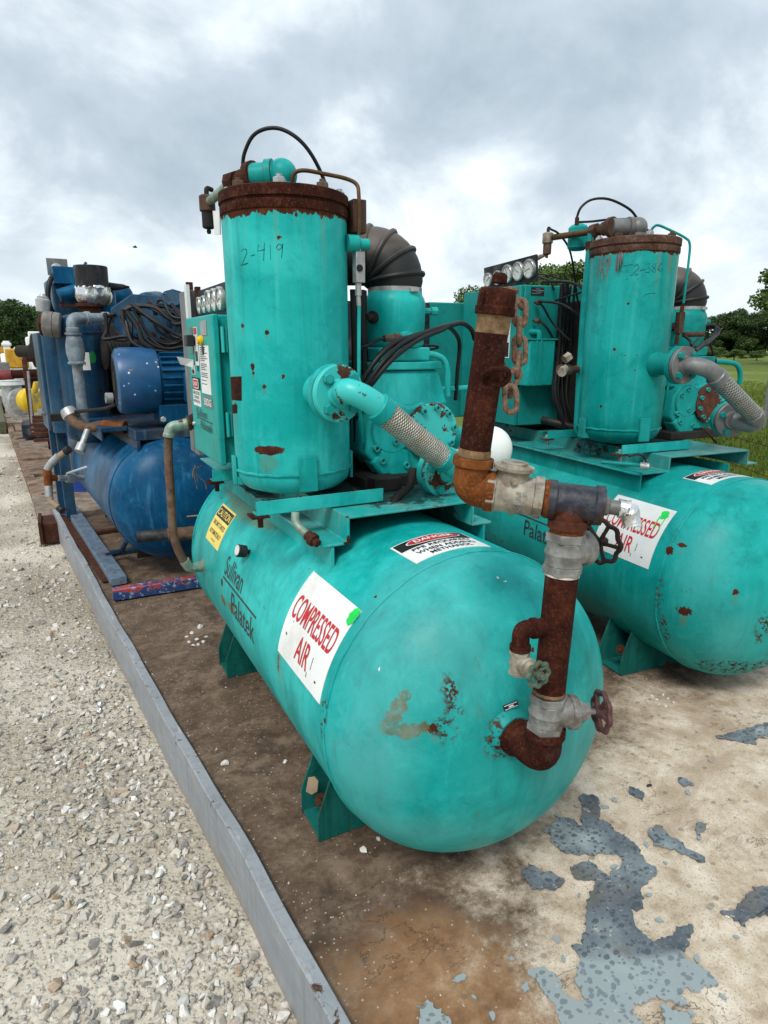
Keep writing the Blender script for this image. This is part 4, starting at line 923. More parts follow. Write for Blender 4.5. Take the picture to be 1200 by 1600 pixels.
SCR = [[(-0.242,0.608,1.640), (-0.242,0.605,1.552)], [(-0.242,0.591,1.648), (-0.242,0.589,1.541)], [(-0.240,0.573,1.641), (-0.241,0.576,1.545)], [(-0.237,0.557,1.630), (-0.237,0.558,1.548)], [(-0.234,0.548,1.643), (-0.235,0.550,1.586)], [(-0.225,0.525,1.641), (-0.226,0.526,1.560)], [(-0.221,0.517,1.647), (-0.221,0.517,1.571)], [(-0.217,0.511,1.649), (-0.217,0.511,1.594)], [(-0.215,0.506,1.643), (-0.214,0.506,1.611)]]
for s in SCR: b.tube(smooth(s, 3), [.0012, .0035, .0030, .0012], 5)
b.build('scratch', M['steel_dull'], sep2)
b = MB(); f = on_plane((-0.387,0.676,1.184), (0, -1, 0), (0, 0, 1))
# bare rusty rectangles where plates were torn off the separator
for (pa, pb, pc, pd) in (((-0.382,0.641,1.205), (-0.376,0.542,1.211), (-0.378,0.547,1.146), (-0.384,0.641,1.143)), ((-0.384,0.630,1.130), (-0.384,0.572,1.134), (-0.385,0.576,1.110), (-0.383,0.641,1.104))):
    pa, pb, pc, pd = map(Vector, (pa, pb, pc, pd)); vs = []; fs = []
    ctr = V(-.22, .60, 0)
    for j in range(7):
        for i in range(7):
            p = (pa * (1 - i / 6) + pb * (i / 6)) * (1 - j / 6) + (pd * (1 - i / 6) + pc * (i / 6)) * (j / 6)
            q = p - ctr; z = q.z; q.z = 0; q = q.normalized() * .1671; vs.append((ctr.x + q.x, ctr.y + q.y, z))
    for j in range(6):
        for i in range(6): a = j * 7 + i; fs.append((a + 7, a + 8, a + 1, a))
    b.add(vs, fs)
b.build('rust_patch', M['rust'], sep1)
b = MB(); g0 = Vector((-0.319,0.774,0.644)); gn = (V(g0.x, 0, g0.z - ZT)).normalized()
b.lathe(g0 - gn * .004, gn + V(-.15, -.1, -.25), [(0, .007), (.018, .007), (.019, .020), (.045, .021), (.047, .019)], 20); ga = b.build('gauge', M['panel_black'], tank1)
b = MB(); b.lathe(g0 + (gn + V(-.15, -.1, -.25)).normalized() * .043, gn + V(-.15, -.1, -.25), [(0, .017), (.0015, .017)], 20); b.build('gauge_dial', M['gauge_face'], ga)
f = on_tank(1.262, math.asin((.566 - ZT) / RT)); W3, H3 = .195, .150
b = MB(); sheet(b, 0, W3, 0, H3, f, .0014, 3, 12); cp = b.build('caution_panel', M['yellow'], c1, flat=True); cp['label'] = 'yellow panel with a black CAUTION heading'
b = MB(); sheet(b, .008, W3 - .006, H3 * .66, H3 - .008, f, .002, 2, 6); b.build('heading', M['black_ink'], cp, flat=True)
b = MB(); put_text(b, 'CAUTION', (.016, W3 - .014, H3 * .71, H3 * .89), f, .0028, .01); b.build('lettering', M['yellow'], cp, flat=True)
b = MB(); put_text(b, 'THIS UNIT STARTED', (.016, W3 - .016, H3 * .45, H3 * .57), f, .0022, .005); put_text(b, 'AUTOMATICALLY', (.02, W3 - .02, H3 * .22, H3 * .34), f, .0022, .005); sheet(b, .07, .125, H3 * .10, H3 * .115, f, .0022, 1, 1); b.build('lettering', M['black_ink'], cp, flat=True)
# small name tag by the nozzle
nt = MB(); o_ = Vector((-0.063,-0.247,0.567)); nn = (V(o_.x / .38 ** 2, o_.y / .266 ** 2, (o_.z - ZT) / .38 ** 2)).normalized(); ax = V(0, 0, 1).cross(nn).normalized() * 1.0 + V(0, 0, .18); ay = nn.cross(ax)
f = on_plane(o_ + nn * .0025, ax, ay); sheet(nt, -.017, .017, -.0055, .0055, f, .002, 1, 1); tg_ = nt.build('name_tag', M['black_ink'], tank1, flat=True)
nt = MB(); sheet(nt, -.015, .015, .0030, .0042, f, .0028, 1, 1); sheet(nt, -.005, .006, -.002, .001, f, .0028, 1, 1); sheet(nt, -.015, .015, -.0046, -.0036, f, .0028, 1, 1); nt.build('lettering', M['white'], c1, flat=True).parent = tank1

# ---- near machine: stand pipe on the front head
NZ = V(-.061, -.262, .505); PB = V(-.058, -.350, .505); PT = V(-.034, -.345, 1.020); pd = (PT - V(-.057, -.35, .60)).normalized()
def along(z): return PT + pd * ((z - PT.z) / pd.z)
b = MB(); b.lathe(NZ + V(0, .035, 0), (0, -1, 0), [(.012, .056), (.026, .053), (.036, .046), (.040, .043)], 32); b.build('nozzle', tm_ if False else M['tank1'], tank1)
b = MB(); elbow(b, NZ + V(0, -.004, 0), PB, along(.572), .034, 1.16, .014); b.build('pipe_elbow', M['rust'], c1)
Rv, Fv = V(.888, -.459, 0), V(.459, .888, 0)
gate_valve(c1, along(.606), pd, Rv * .97 + Fv * .10 + V(0, 0, -.05), .076, .0300, .110, .036, .0055, M['bronze_grey'], M['wheel_maroon'], M['bronze_grey'], 'grey bronze gate valve with a maroon handwheel seen edge on')
b = MB(); b.cyl(along(.652), along(.892), .0300, 28); lp = b.build('riser_pipe', M['rust'], c1)
b = MB(); b.lathe(along(.648), pd, [(0, .0315), (.006, .0315)], 24); b.build('thread_tape', M['tape_brown'], lp)
b = MB(); b.lathe(along(.883), pd, [(0, .0315), (.012, .0318)], 24); b.build('thread_tape', M['tape'], lp)
gate_valve(c1, along(.925), pd, Rv * .80 + Fv * .60, .076, .0305, .112, .040, .0048, M['bronze_grey'], M['wheel_dark'], M['wheel_dark'], 'grey bronze gate valve with a black handwheel turned to the front')
b = MB(); b.cyl(along(.958), along(.985), .0300, 24); b.build('nipple', M['rust_bright'], c1)
# side branch with the small green-wheeled valve
BR = along(.785); bl_ = -Rv * .95 - Fv * .30
b = MB(); b.cyl(BR, BR + bl_ * .044, .020, 18, .016); b.cyl(BR + bl_ * .03, BR + bl_ * .050, .0125, 16); bc = BR + bl_ * .074 + V(0, 0, .002)
elbow(b, BR + bl_ * .044, bc, bc + V(0, 0, -.040), .0165, 1.2, .009, 16); b.build('branch_elbow', M['rust'], c1)
vd = (Rv * .42 - Fv * .88 + V(0, 0, .02)).normalized()
gate_valve(c1, bc + V(0, 0, -.066), (0, 0, 1), vd, .048, .0165, .055, .0215, .0042, M['bronze'], M['wheel_green'], M['galv'], 'small valve with a chipped green handwheel', waves=.10)
# tee, swing check valve and the capped stand pipe
dr = (Rv * .978 - Fv * .208 + V(0, 0, -.087)).normalized(); du = (V(0, 0, 1) - dr * dr.z); du = (du + Rv * .02).normalized()
b = MB(); b.lathe(PT - dr * .040, dr, [(0, .0355), (.014, .0355), (.017, .0320), (.080, .0320), (.083, .0355), (.097, .0355), (.099, .026)], 32); b.lathe(PT, -pd, [(0, .030), (.032, .030), (.035, .0350), (.048, .0350)], 28); tee = b.build('pipe_tee', M['black_pipe'], c1)
b = MB(); b.cyl(PT + dr * .050, PT + dr * .060, .0300, 28, .022); b.cyl(PT + dr * .055, PT + dr * .092, .0135, 18); b.nut(PT + dr * .058, dr, .017, .010); b.build('reducer_nipple', M['steel_dull'], c1)
fe = PT + dr * .112
b = MB(); b.tube(bend([PT + dr * .084, PT + dr * .104, PT + dr * .108 + V(0, 0, -.028) - Fv * .004], .018, 8), .0155, 14); fo_ = b.build('foil_wrap', M['foil'], c1)
for v in fo_.data.vertices: v.co += Vector((random.uniform(-1, 1), random.uniform(-1, 1), random.uniform(-1, 1))) * .0026
b = MB(); b.cyl(PT - dr * .052, PT - dr * .030, .0290, 24); b.lathe(PT - dr * .046, dr, [(0, .0330), (.008, .0362)], 24); b.build('nipple', M['rust_bright'], c1)
CV = PT - dr * .098
b = MB(); hexbody(b, CV, dr, .0335, .0375, .100, .0385)
b.lathe(CV - dr * .008, du, [(.0, .030), (.043, .0295), (.045, .0365), (.053, .0365), (.055, .024), (.060, .024)], 28)
b.cyl(CV - dr * .012 + du * .030 - Fv * .024, CV - dr * .012 + du * .030 - Fv * .039, .0065, 8)
cvb = b.build('check_valve', M['bronze'], c1, .0012)
b = MB(); fc = CV - Fv * .0372 + dr * .002; f = on_plane(fc, dr, du); put_text(b, '2"', (-.008, .010, .000, .014), f, .0012, .02); sheet(b, -.012, .010, -.010, -.007, f, .001, 1, 1); put_text(b, 'CRANE' if False else '200', (-.012, .012, -.022, -.014), f, .0012, .01)
b.build('cast_mark', M['bronze_grey'], cvb)
EL = PT - dr * .180
b = MB(); elbow(b, PT - dr * .136, EL, EL + du * .058, .0322, 1.15, .015, 24); b.build('pipe_elbow', M['rust_bright'], c1)
b = MB(); b.lathe(EL + du * .060, du, [(0, .0300), (.014, .0296)], 24); s0 = EL + du * .066; s1 = EL + du * .312
b.build('thread_tape', M['tape_brown'], c1)
b = MB(); b.cyl(s0, s1, .0284, 32); sp_ = b.build('stand_pipe', M['rust'], c1)
b = MB(); b.lathe(s1 - du * .036, du, [(0, .0287)] + [(.003 * i, .0287 + .0006 * (i % 2)) for i in range(1, 11)] + [(.034, .0287)], 28); b.build('thread', M['tape_brown'], sp_)
b = MB(); b.lathe(s1 - du * .006, du, [(0, .0335), (.001, .0345), (.013, .0345), (.015, .0325), (.034, .0320), (.043, .0280), (.045, .018)], 32)
for q in range(4): b.obox(s1 + du * .018 + (Rv * math.cos(R(35 + 90 * q)) + Fv * math.sin(R(35 + 90 * q))) * .0335, (.008, .030, .004), du, (Rv * math.cos(R(35 + 90 * q)) + Fv * math.sin(R(35 + 90 * q))))
b.lathe(s1 + du * .046, du, [(0, .013), (.012, .013), (.017, .008)], 16); b.build('pipe_cap', M['rust'], sp_, .001)
lc = s0 + du * .138 - Fv * .026 + Rv * .014
b = MB(); b.tube([lc + Rv * (.0135 * math.cos(2 * math.pi * i / 28) + .007 * (1 if math.cos(2 * math.pi * i / 28) > 0 else -1)) + (du * .8 - Fv * .5).normalized() * (.0165 * math.sin(2 * math.pi * i / 28)) - Fv * .006 for i in range(28)], .0048, 8, closed=True); b.build('chain_eye', M['rust'], sp_)

# chain hanging from the cap to the eye: every link a piece
chain = empty('chain', (0.773,0.985,1.369), 0, 'rusty chain hanging from the cap of the tall rusty stand pipe', 'chain')
def link_mesh(lh, lw, t):
    pts = []
    for i in range(24):
        a = 2 * math.pi * i / 24; x = math.cos(a) * lw; y = math.sin(a) * lw + (lh if math.sin(a) >= 0 else -lh); pts.append((x, y, 0))
    b = MB(); b.tube(pts, t, 8, closed=True); o = b.build('link', M['chain'], chain); return o
lk = link_mesh(.0115, .0098, .0046)
base = chain.location.copy(); first = True
Rw, Uw, Fw = V(.888, -.459, 0), V(.116, .223, .968), V(.444, .860, -.2516)
LINKS = [((0.754,0.993,1.386), 0, 78, 1.25), ((0.766,0.966,1.372), -57, 70, 1.0), ((0.767,0.952,1.347), -93, 12, 1.1), ((0.758,0.941,1.314), -91, 80, 1.1), ((0.755,0.933,1.282), -90, 10, 1.12),
         ((0.750,0.929,1.257), -95, 75, 1.05), ((0.734,0.923,1.230), -118, 35, 1.05), ((0.721,0.909,1.199), -88, 8, 1.1), ((0.737,0.942,1.221), -75, 40, 1.0), ((0.732,0.949,1.254), -72, 80, 1.05)]
for c, ang, roll, sc in LINKS:
    o = lk if first else lk.copy()
    if not first: C.objects.link(o); o.parent = chain
    first = False
    dl = Rw * math.cos(R(ang)) + Uw * math.sin(R(ang)); sdv = Rw * -math.sin(R(ang)) + Uw * math.cos(R(ang))
    x = sdv * math.cos(R(roll)) + Fw * math.sin(R(roll)); z = x.cross(dl)
    m = Matrix((x, dl, z)).transposed().to_4x4(); m = Matrix.Translation(Vector(c) - base) @ m @ Matrix.Scale(sc, 4)
    o.matrix_parent_inverse = Matrix(); o.matrix_basis = m

# ---- outlet hose between separator and airend
def hose_run(root, F1, n1, F2, n2, path, i0, i1, r, tealm, face1, face2, bolt, pipe_m, braid_m, sleeve_m, fr1, fr2, sepc, sr, nb=4, rot=45):
    F1, F2 = Vector(F1), Vector(F2); n1, n2 = Vector(n1).normalized(), Vector(n2).normalized()
    b = MB(); c = V(sepc[0], sepc[1], F1.z); q = c + n1 * (sr - .02)
    b.lathe(q, n1, [(0, .052), (.026, .050), (.036, .042), ((F1 - q).length - fr1 * .28, .040)], 24); b.build('nozzle', tealm, root)
    flange_pair(root, F1, n1, fr1, tealm, face1, bolt, nb, rot); flange_pair(root, F2, n2, fr2, tealm, face2, bolt, nb, rot + 20)
    P = smooth([F1 + n1 * .02] + [Vector(p) for p in path] + [F2 + n2 * .02], 8); k0, k1 = int(i0 * 8), int(i1 * 8)
    b = MB(); b.tube(P[:k0 + 1], r * .93, 20); b.build('pipe_elbow', pipe_m, root)
    b = MB(); b.tube(P[k1:], r * .93, 20); b.build('pipe_elbow', pipe_m if sleeve_m is None else sleeve_m, root)
    b = MB(); b.tube(P[k0 - 1:k1 + 2], r * 1.02, 32); h = b.build('braided_hose', braid_m, root)
    for a, d in ((k0, 1), (k1, -1)):
        e = P[a + d] - P[a]; e.normalize(); s = P[a] - e * .018
        b = MB(); b.lathe(s, e, [(0, r * .97), (.004, r * 1.12), (.034, r * 1.14), (.036, r * 1.04)], 24); b.build('sleeve', tealm if sleeve_m is None else sleeve_m, root)
    return h
hose_run(c1, (-.186, .350, 1.172), (.16, -.987, 0), (0.166,0.395,0.931), (.10, -.995, 0),
         [(-0.180,0.285,1.181), (-0.137,0.262,1.160), (-0.079,0.262,1.117), (0.013,0.285,1.053), (0.120,0.318,0.985), (0.180,0.335,0.944)], 2.7, 5.0, .0335, T1, M['flaky'], M['flaky'], T1, M['flaky3'], M['braid'], None, .074, .076, (-.22, .60), .1665)
hose_run(c2, (-.062, .300, 1.216), (.06, -1, 0), (.262, .32, .990), (-.28, -.96, 0),
         [(-0.051,0.245,1.215), (-0.010,0.215,1.201), (0.038,0.205,1.164), (0.140,0.205,1.096), (0.256,0.215,1.026), (0.302,0.225,0.992), (0.294,0.245,0.975)], 2.9, 5.3, .034, T2, M['steel_dull'], M['steel_dull'], T2, M['steel_dull'], M['braid_grey'], M['steel_dull'], .073, .073, (-.07, .60), .1725)
# ---- white oil filter end showing between the machines
b = MB(); wc = V(.315, .30, 0); 
oc = Vector((0.379,0.420,0.971)); rr = .0730
b.lathe(oc + V(.02, .12, 0), V(-.1, -1, .0), [(0, rr * .9), (.01, rr), (.075, rr)] + [(.075 + rr * .9 * math.sin(t), rr * math.cos(t)) for t in [math.pi / 2 * i / 10 for i in range(1, 11)]], 36)
fl_ = b.build('oil_filter', M['white_ball'], c1); fl_['label'] = 'round white end beside the stand pipe'
b = MB(); b.cyl(oc + V(.03, .12, 0), oc + V(.04, .25, .02), .03, 18); b.bar(oc + V(.04, .22, .0), V(.17, .62, 1.0), .05, .05); b.build('filter_head', T1, c1)

# ------------------------------------------------------------------ top pipework of the separators
def lid_pipes(root, k, c0, pipe_pts, valve, r, teal, dark):
    c0 = Vector(c0)
    b = MB(); P = [Vector(p) for p in pipe_pts]
    b.tube(bend([c0 + V(0, 0, -.055), c0, P[0]], .045, 8), r, 20); b.ball(c0 + V(0, 0, .0), r * 1.18, 20, 12); d0 = (P[0] - c0).normalized()
    b.lathe(c0 + d0 * .024, d0, [(0, r * 1.2), (.018, r * 1.2)], 22); b.lathe(c0 + V(0, 0, -.052), (0, 0, 1), [(0, r * 1.3), (.02, r * 1.25)], 22)
    pe = b.build('lid_elbow', teal, root)
    b = MB(); d1 = (P[1] - P[0]).normalized()
    b.lathe(P[0] - d1 * .012, d1, [(0, r * 1.15), (.020, r * 1.15), (.022, r * .8), (.05, r * .8)], 18); b.tube([P[0] + d1 * .03, P[1]], r * .55, 14); b.lathe(P[1] - d1 * .03, d1, [(0, r * .85), (.03, r * .85), (.032, r * .6)], 8)
    b.build('union', dark, root)
    b = MB(); b.tube([P[1], Vector(valve)], r * .38, 12); b.build('drain_pipe', M['fit_green'] if k == 1 else M['brown_tube'], root)
    v = Vector(valve)
    b = MB(); b.lathe(v + V(0, 0, -.022), (0, 0, 1), [(0, .021), (.002, .023), (.040, .023), (.044, .018)], 16); tr = b.build('drain_trap', M['block_brown'] if k == 1 else M['bronze'], root, .001)
    b = MB(); b.lathe(v + V(0, 0, -.068), (0, 0, 1), [(0, .013), (.004, .018), (.046, .018)], 16); b.lathe(v + V(0, 0, -.082), (0, 0, 1), [(0, .005), (.006, .007), (.014, .005)], 10); b.build('trap_bowl', M['dark'] if k == 1 else M['block_brown'], tr)
    b = MB(); b.tube(bend([v + V(0, 0, .02), v + V(0, 0, .042), v + V(.02, .018, .042)], .012), .007, 8); b.build('trap_elbow', M['dark'], tr)
    return pe
lid_pipes(c1, 1, (-.222, .60, 1.728), [(-0.291,0.646,1.724), (-0.335,0.716,1.716)], (-0.365,0.857,1.690), .0335, T1, M['rust_dark'])
lid_pipes(c2, 2, (-.065, .60, 1.756), [(-0.171,0.633,1.756), (-0.188,0.728,1.752)], (-0.289,0.892,1.744), .034, M['steel_dull'], M['block_brown'])
def tubep(name, pts, r, mat, root, n=10, k=6, sm=True):
    b = MB(); b.tube(smooth(pts, k) if sm else bend(pts, .035, 6), r, n); return b.build(name, mat, root)
tubep('air_line', [(-0.298,0.720,1.737), (-0.294,0.720,1.763), (-0.290,0.710,1.796), (-0.272,0.690,1.834), (-0.244,0.670,1.851), (-0.209,0.650,1.852), (-0.174,0.630,1.834), (-0.142,0.620,1.805), (-0.112,0.620,1.765), (-0.084,0.630,1.718), (-0.032,0.700,1.672)], .0052, M['hose'], c1)
b = MB(); b.lathe((-0.300,0.720,1.725), (0, 0, 1), [(-.03, .0075), (.0, .0075), (.002, .009), (.016, .009), (.018, .006)], 10); b.cyl((-0.293,0.720,1.750), (-0.257,0.720,1.757), .006, 8); b.build('line_fitting', M['rust_dark'], c1)
tubep('air_line', [(-0.295,0.700,1.766), (-0.291,0.700,1.800), (-0.283,0.690,1.832), (-0.249,0.680,1.859), (-0.202,0.660,1.866), (-0.144,0.650,1.857), (-0.073,0.640,1.829), (-0.006,0.660,1.798), (0.113,0.720,1.770)], .0050, M['hose'], c2)
tubep('air_line', [(-0.286,0.700,1.778), (-0.232,0.680,1.781), (-0.168,0.660,1.789), (-0.097,0.620,1.790)], .0046, M['hose'], c2)
tubep('air_line', [(-0.309,0.850,1.773), (-0.261,0.850,1.755), (-0.163,0.900,1.705), (-0.109,0.920,1.601), (-0.056,0.950,1.493), (0.008,0.980,1.438)], .0045, M['hose'], c2)
b = MB(); b.cyl((-0.291,0.700,1.766), (-0.291,0.700,1.795), .0085, 10); b.build('line_fitting', M['rust_dark'], c2)
# round pot on the far machine's lid pipe
b = MB(); b.lathe((-0.177,0.830,1.742), (0, 0, 1), [(-.052, .012), (-.05, .03), (-.04, .042), (.04, .042), (.05, .034), (.056, .02)], 20); b.build('filter_pot', T2, c2)
# tube from the lid down the side, with its blocks
tubep('scavenge_tube', [(-0.211,0.560,1.704), (-0.205,0.550,1.724), (-0.180,0.540,1.730), (-0.129,0.530,1.725), (-0.075,0.520,1.718), (-0.048,0.510,1.705), (-0.046,0.500,1.677), (-0.046,0.500,1.614), (-0.049,0.500,1.550)], .0052, M['brown_tube'], c1)
def plate_box(name, pa, d, w, h, mat, root, bev=.0015):       # small block centred at pa
    b = MB(); p = Vector(pa); b.box(p.x - w / 2, p.x + w / 2, p.y - d / 2, p.y + d / 2, p.z - h / 2, p.z + h / 2); return b.build(name, mat, root, bev)
plate_box('regulator', (-0.033,0.545,1.630), .05, .040, .085, M['block_brown'], c1, .003)
b = MB(); b.lathe((-0.070,0.500,1.556), (1, -.1, 0), [(-.012, .022), (.02, .022), (.022, .014), (.05, .014)], 14); b.build('tube_elbow', T1, c1)
plate_box('orifice_block', (-0.048,0.500,1.496), .026, .027, .080, M['galv'], c1, .002)
b = MB(); b.lathe((-0.052,0.486,1.493), (0, -1, 0), [(0, .0095), (.0015, .0095)], 16); b.build('sight_glass', M['panel_black'], c1)
b = MB(); b.cyl((-0.049,0.500,1.553), (-0.049,0.500,1.533), .008, 8); b.cyl((-0.050,0.500,1.456), (-0.050,0.500,1.423), .009, 8); b.cyl((-0.050,0.500,1.423), (-0.049,0.500,1.396), .0065, 8); b.build('tube_fitting', M['galv'], c1)
tubep('oil_tube', [(-0.048,0.500,1.410), (-0.050,0.500,1.290), (-0.051,0.500,1.184), (-0.040,0.520,1.110), (-0.004,0.580,1.006)], .0055, T1, c1)
tubep('scavenge_tube', [(-0.040,0.550,1.735), (-0.038,0.540,1.750), (-0.023,0.530,1.757), (0.014,0.500,1.736), (0.072,0.480,1.710), (0.092,0.470,1.686), (0.097,0.470,1.616), (0.094,0.470,1.458)], .0050, T2, c2)
plate_box('orifice_block', (0.085,0.470,1.382), .026, .027, .085, M['block_brown'], c2, .002)
b = MB(); b.cyl((0.091,0.470,1.453), (0.089,0.470,1.423), .008, 8); b.cyl((0.081,0.470,1.339), (0.080,0.470,1.295), .008, 8); b.build('tube_fitting', M['rust_dark'], c2)
tubep('oil_tube', [(0.080,0.470,1.300), (0.078,0.475,1.277), (0.083,0.490,1.158), (0.105,0.520,1.020)], .0052, T2, c2)

# ------------------------------------------------------------------ airend, inlet and boot
def airend(root, k, ox, oy, teal, sk):
    """screw airend: end casting with two rotor bosses, stepped neck, inlet drum, rubber boot"""
    o = V(ox, oy, 0)
    b = MB()
    prof = [(-.165, .965), (-.13, .925), (-.05, .905), (.06, .90), (.15, .93), (.165, 1.0), (.15, 1.07), (.10, 1.115), (.03, 1.118), (-.015, 1.105), (-.06, 1.125), (-.12, 1.112), (-.16, 1.06)]
    b.prism(prof, o + V(0, -.055, 0), (1, 0, 0), (0, 0, 1), .13); hs = b.build('airend_housing', teal, root, .010)
    for (bx, bz, br, th, mt) in ((.062, 1.025, .092, .020, M['flaky'] if k == 1 else M['flaky2']), (-.078, 1.035, .070, .012, teal)):
        b = MB(); b.lathe(o + V(bx, -.119, bz), (0, -1, 0), [(0, br), (th - .004, br), (th, br - .004)], 40); b.build('end_cover', mt, hs)
    for i in range(9):
        t = R(-30 + 300 * i / 8); p = o + V(.062 + .076 * math.cos(t), -.138, 1.025 + .076 * math.sin(t))
        b = MB(); b.lathe(p, (0, -1, 0), [(0, .0095), (.012, .0095), (.012, .0055), (.004, .0055)], 12, capb=True); b.build('socket_bolt', M['teal_chip'], hs)
    for (bx, bz) in ((-.125, 1.07), (-.085, 1.095), (-.135, .985), (-.115, .945), (-.03, .925), (-.07, 1.00)):
        b = MB(); b.lathe(o + V(bx, -.121, bz), (0, -1, 0), [(0, .0105), (.016, .0105), (.016, .006), (.005, .006)], 12); b.build('socket_bolt', M['teal_chip'], hs)
    b = MB(); b.prism([(-.15, .94), (-.11, .885), (-.03, .875), (-.01, .92), (-.02, .97), (-.10, 1.0)], o + V(0, -.095, 0), (1, 0, 0), (0, 0, 1), .07); b.build('gear_case', teal, hs, .008)
    # flared neck up to the inlet drum
    def frus(x0, x1, z0, X0, X1, z1, y0, y1, Y0, Y1):
        b = MB(); b.add([o + V(*p) for p in ((x0, y0, z0), (x1, y0, z0), (x1, y1, z0), (x0, y1, z0), (X0, Y0, z1), (X1, Y0, z1), (X1, Y1, z1), (X0, Y1, z1))], [(3, 2, 1, 0), (4, 5, 6, 7), (0, 1, 5, 4), (1, 2, 6, 5), (2, 3, 7, 6), (3, 0, 4, 7)]); return b
    frus(-.15, .15, 1.10, -.105, .125, 1.215, -.09, .17, -.065, .15).build('inlet_neck', teal, hs, .012)
    frus(-.118, .130, 1.216, -.118, .130, 1.240, -.075, .15, -.075, .15).build('neck_flange', teal, hs, .004)
    frus(-.085, .10, 1.241, -.085, .10, 1.285, -.05, .13, -.05, .13).build('valve_block', teal, hs, .006)
    ic = o + V(.012, .03, 0)
    b = MB(); b.lathe(ic + V(0, 0, 1.285), (0, 0, 1), [(0, .086), (.010, .094), (.10, .098), (.135, .0985), (.150, .094), (.160, .088), (.172, .0865)], 44); dr_ = b.build('inlet_drum', teal, root)
    b = MB(); b.lathe(ic + V(.095, -.005, 1.40), (1, -.05, 0), [(-.01, .010), (.035, .010), (.036, .013), (.060, .013)], 8); b.build('side_port', teal, dr_)
    b = MB(); b.lathe(ic + V(-.090, -.035, 1.375), (-1, -.45, 0), [(0, .018), (.012, .020), (.016, .012), (.04, .010)], 12); b.build('side_port', M['dark'], dr_)
    # rubber boot
    d = V(-.78, .62, 0).normalized(); z0 = 1.448; rb = .086
    P = [ic + V(0, 0, z0), ic + V(0, 0, z0 + .025)] ; cc = ic + d * .080 + V(0, 0, z0 + .035)
    P += [cc - d * (.080 * math.cos(R(a))) + V(0, 0, .080 * math.sin(R(a))) for a in range(0, 91, 9)]; P += [P[-1] + d * .04, P[-1] + d * .14]
    rr = [rb * .96, rb] + [rb * (1.06 - .02 * abs(i - 5) / 5) for i in range(11)] + [rb, rb * .97]
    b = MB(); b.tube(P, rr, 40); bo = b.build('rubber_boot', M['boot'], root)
    for i in (3, 6, 9, 12):
        t = (P[i + 1] - P[i - 1]).normalized(); a_, s_, _ = frame_of(t)
        b = MB(); ring = [P[i] + a_ * (rr[i] * 1.01 * math.cos(2 * math.pi * q / 40)) + s_ * (rr[i] * 1.01 * math.sin(2 * math.pi * q / 40)) for q in range(40)]
        b.tube(ring, .0085, 8, closed=True); b.build('boot_rib', M['boot'], bo)
    b = MB(); sp = []
    nside = d.cross(V(0, 0, 1))
    for i in range(1, 13):
        t = (P[min(i + 1, 14)] - P[i - 1]).normalized(); up = nside.cross(t) if False else t.cross(nside); sp.append(P[i] + (up * .25 - nside * -.97 * (-1)).normalized() * rr[i] * -1.0)
    b.tube(sp, .006, 8); b.build('boot_rib', M['boot'], bo)
    b = MB(); b.lathe(ic + V(0, 0, z0 + .002), (0, 0, 1), [(0, rb * .985), (.002, rb * 1.01), (.016, rb * 1.01), (.018, rb * .985)], 44, capa=False, capb=False)
    b.obox(ic + V(.02, -rb * 1.02, z0 + .010), (.030, .014, .012), (0, 1, 0)); b.build('hose_clamp', M['galv'], bo)
    # ribbed air filter drum behind
    fe = P[-1]
    b = MB(); pr = [(0, .10), (.01, .125)]
    for i in range(12): pr += [(.02 + .018 * i, .135), (.029 + .018 * i, .135), (.031 + .018 * i, .128), (.036 + .018 * i, .128)]
    pr += [(.25, .12), (.26, .08)]
    b.lathe(fe - d * .02, d, pr, 36); b.build('air_filter', M['black'], root)
    b = MB(); b.lathe(o + V(.0, .05, 1.03), (0, 1, 0), [(0, .10), (.02, .135), (.10, .135), (.12, .115), (.46, .115), (.48, .13), (.60, .13), (.62, .10)], 32); b.build('drive_motor', M['dark'] if k == 1 else teal, root)
    b = MB(); b.box(ox - .19, ox + .12, oy - .16, oy + .10, .866, .900); b.box(ox - .10, ox - .05, oy - .08, oy + .5, .866, .93); b.box(ox + .05, ox + .10, oy - .08, oy + .5, .866, .93); b.build('mounting', M['dark'], root, .003)  # mounting, widened with dark boxes that stand for the shade beneath
    return hs
airend(c1, 1, .170, .690, T1, 1)
airend(c2, 2, .440, .760, T2, 2)
# hoses and tubes round the near airend
for q in range(4): tubep('cable', [(0.006,0.660,1.453), (0.009,0.660,1.328), (0.009,0.660,1.175), (0.013,0.660,0.995)] if q == 0 else [V(p_[0] + .016 * q, p_[1] + .02 * (q % 2), p_[2]) for p_ in ((0.006,0.660,1.453), (0.007,0.660,1.328), (0.013,0.660,1.174), (0.013,0.660,0.995))], .009, M['hose'], c1, 8)
b = MB(); b.box(-.03, .34, .80, .86, .866, 1.10); b.box(.0, .3, .86, 1.2, .866, .96); b.build('dark_fill', M['dark'], c1, .004)  # dark boxes added to imitate the shade round the airend
HB = [[(-0.041,0.500,1.162), (-0.035,0.470,1.189), (0.004,0.460,1.243), (0.070,0.480,1.290), (0.157,0.520,1.319), (0.248,0.560,1.341), (0.321,0.600,1.353), (0.389,0.640,1.361), (0.453,0.680,1.344), (0.484,0.700,1.311)],
      [(-0.036,0.490,1.163), (-0.026,0.455,1.193), (0.015,0.445,1.242), (0.079,0.465,1.281), (0.162,0.510,1.312), (0.260,0.560,1.336), (0.316,0.600,1.345), (0.421,0.700,1.301), (0.430,0.720,1.204), (0.439,0.740,1.104)],
      [(-0.044,0.510,1.169), (-0.040,0.485,1.202), (-0.004,0.475,1.255), (0.061,0.490,1.299), (0.141,0.530,1.316), (0.238,0.570,1.336)]]
for i, h in enumerate(HB): tubep('control_hose', h, .0082 if i != 1 else .0070, M['hose'], c1, 12)
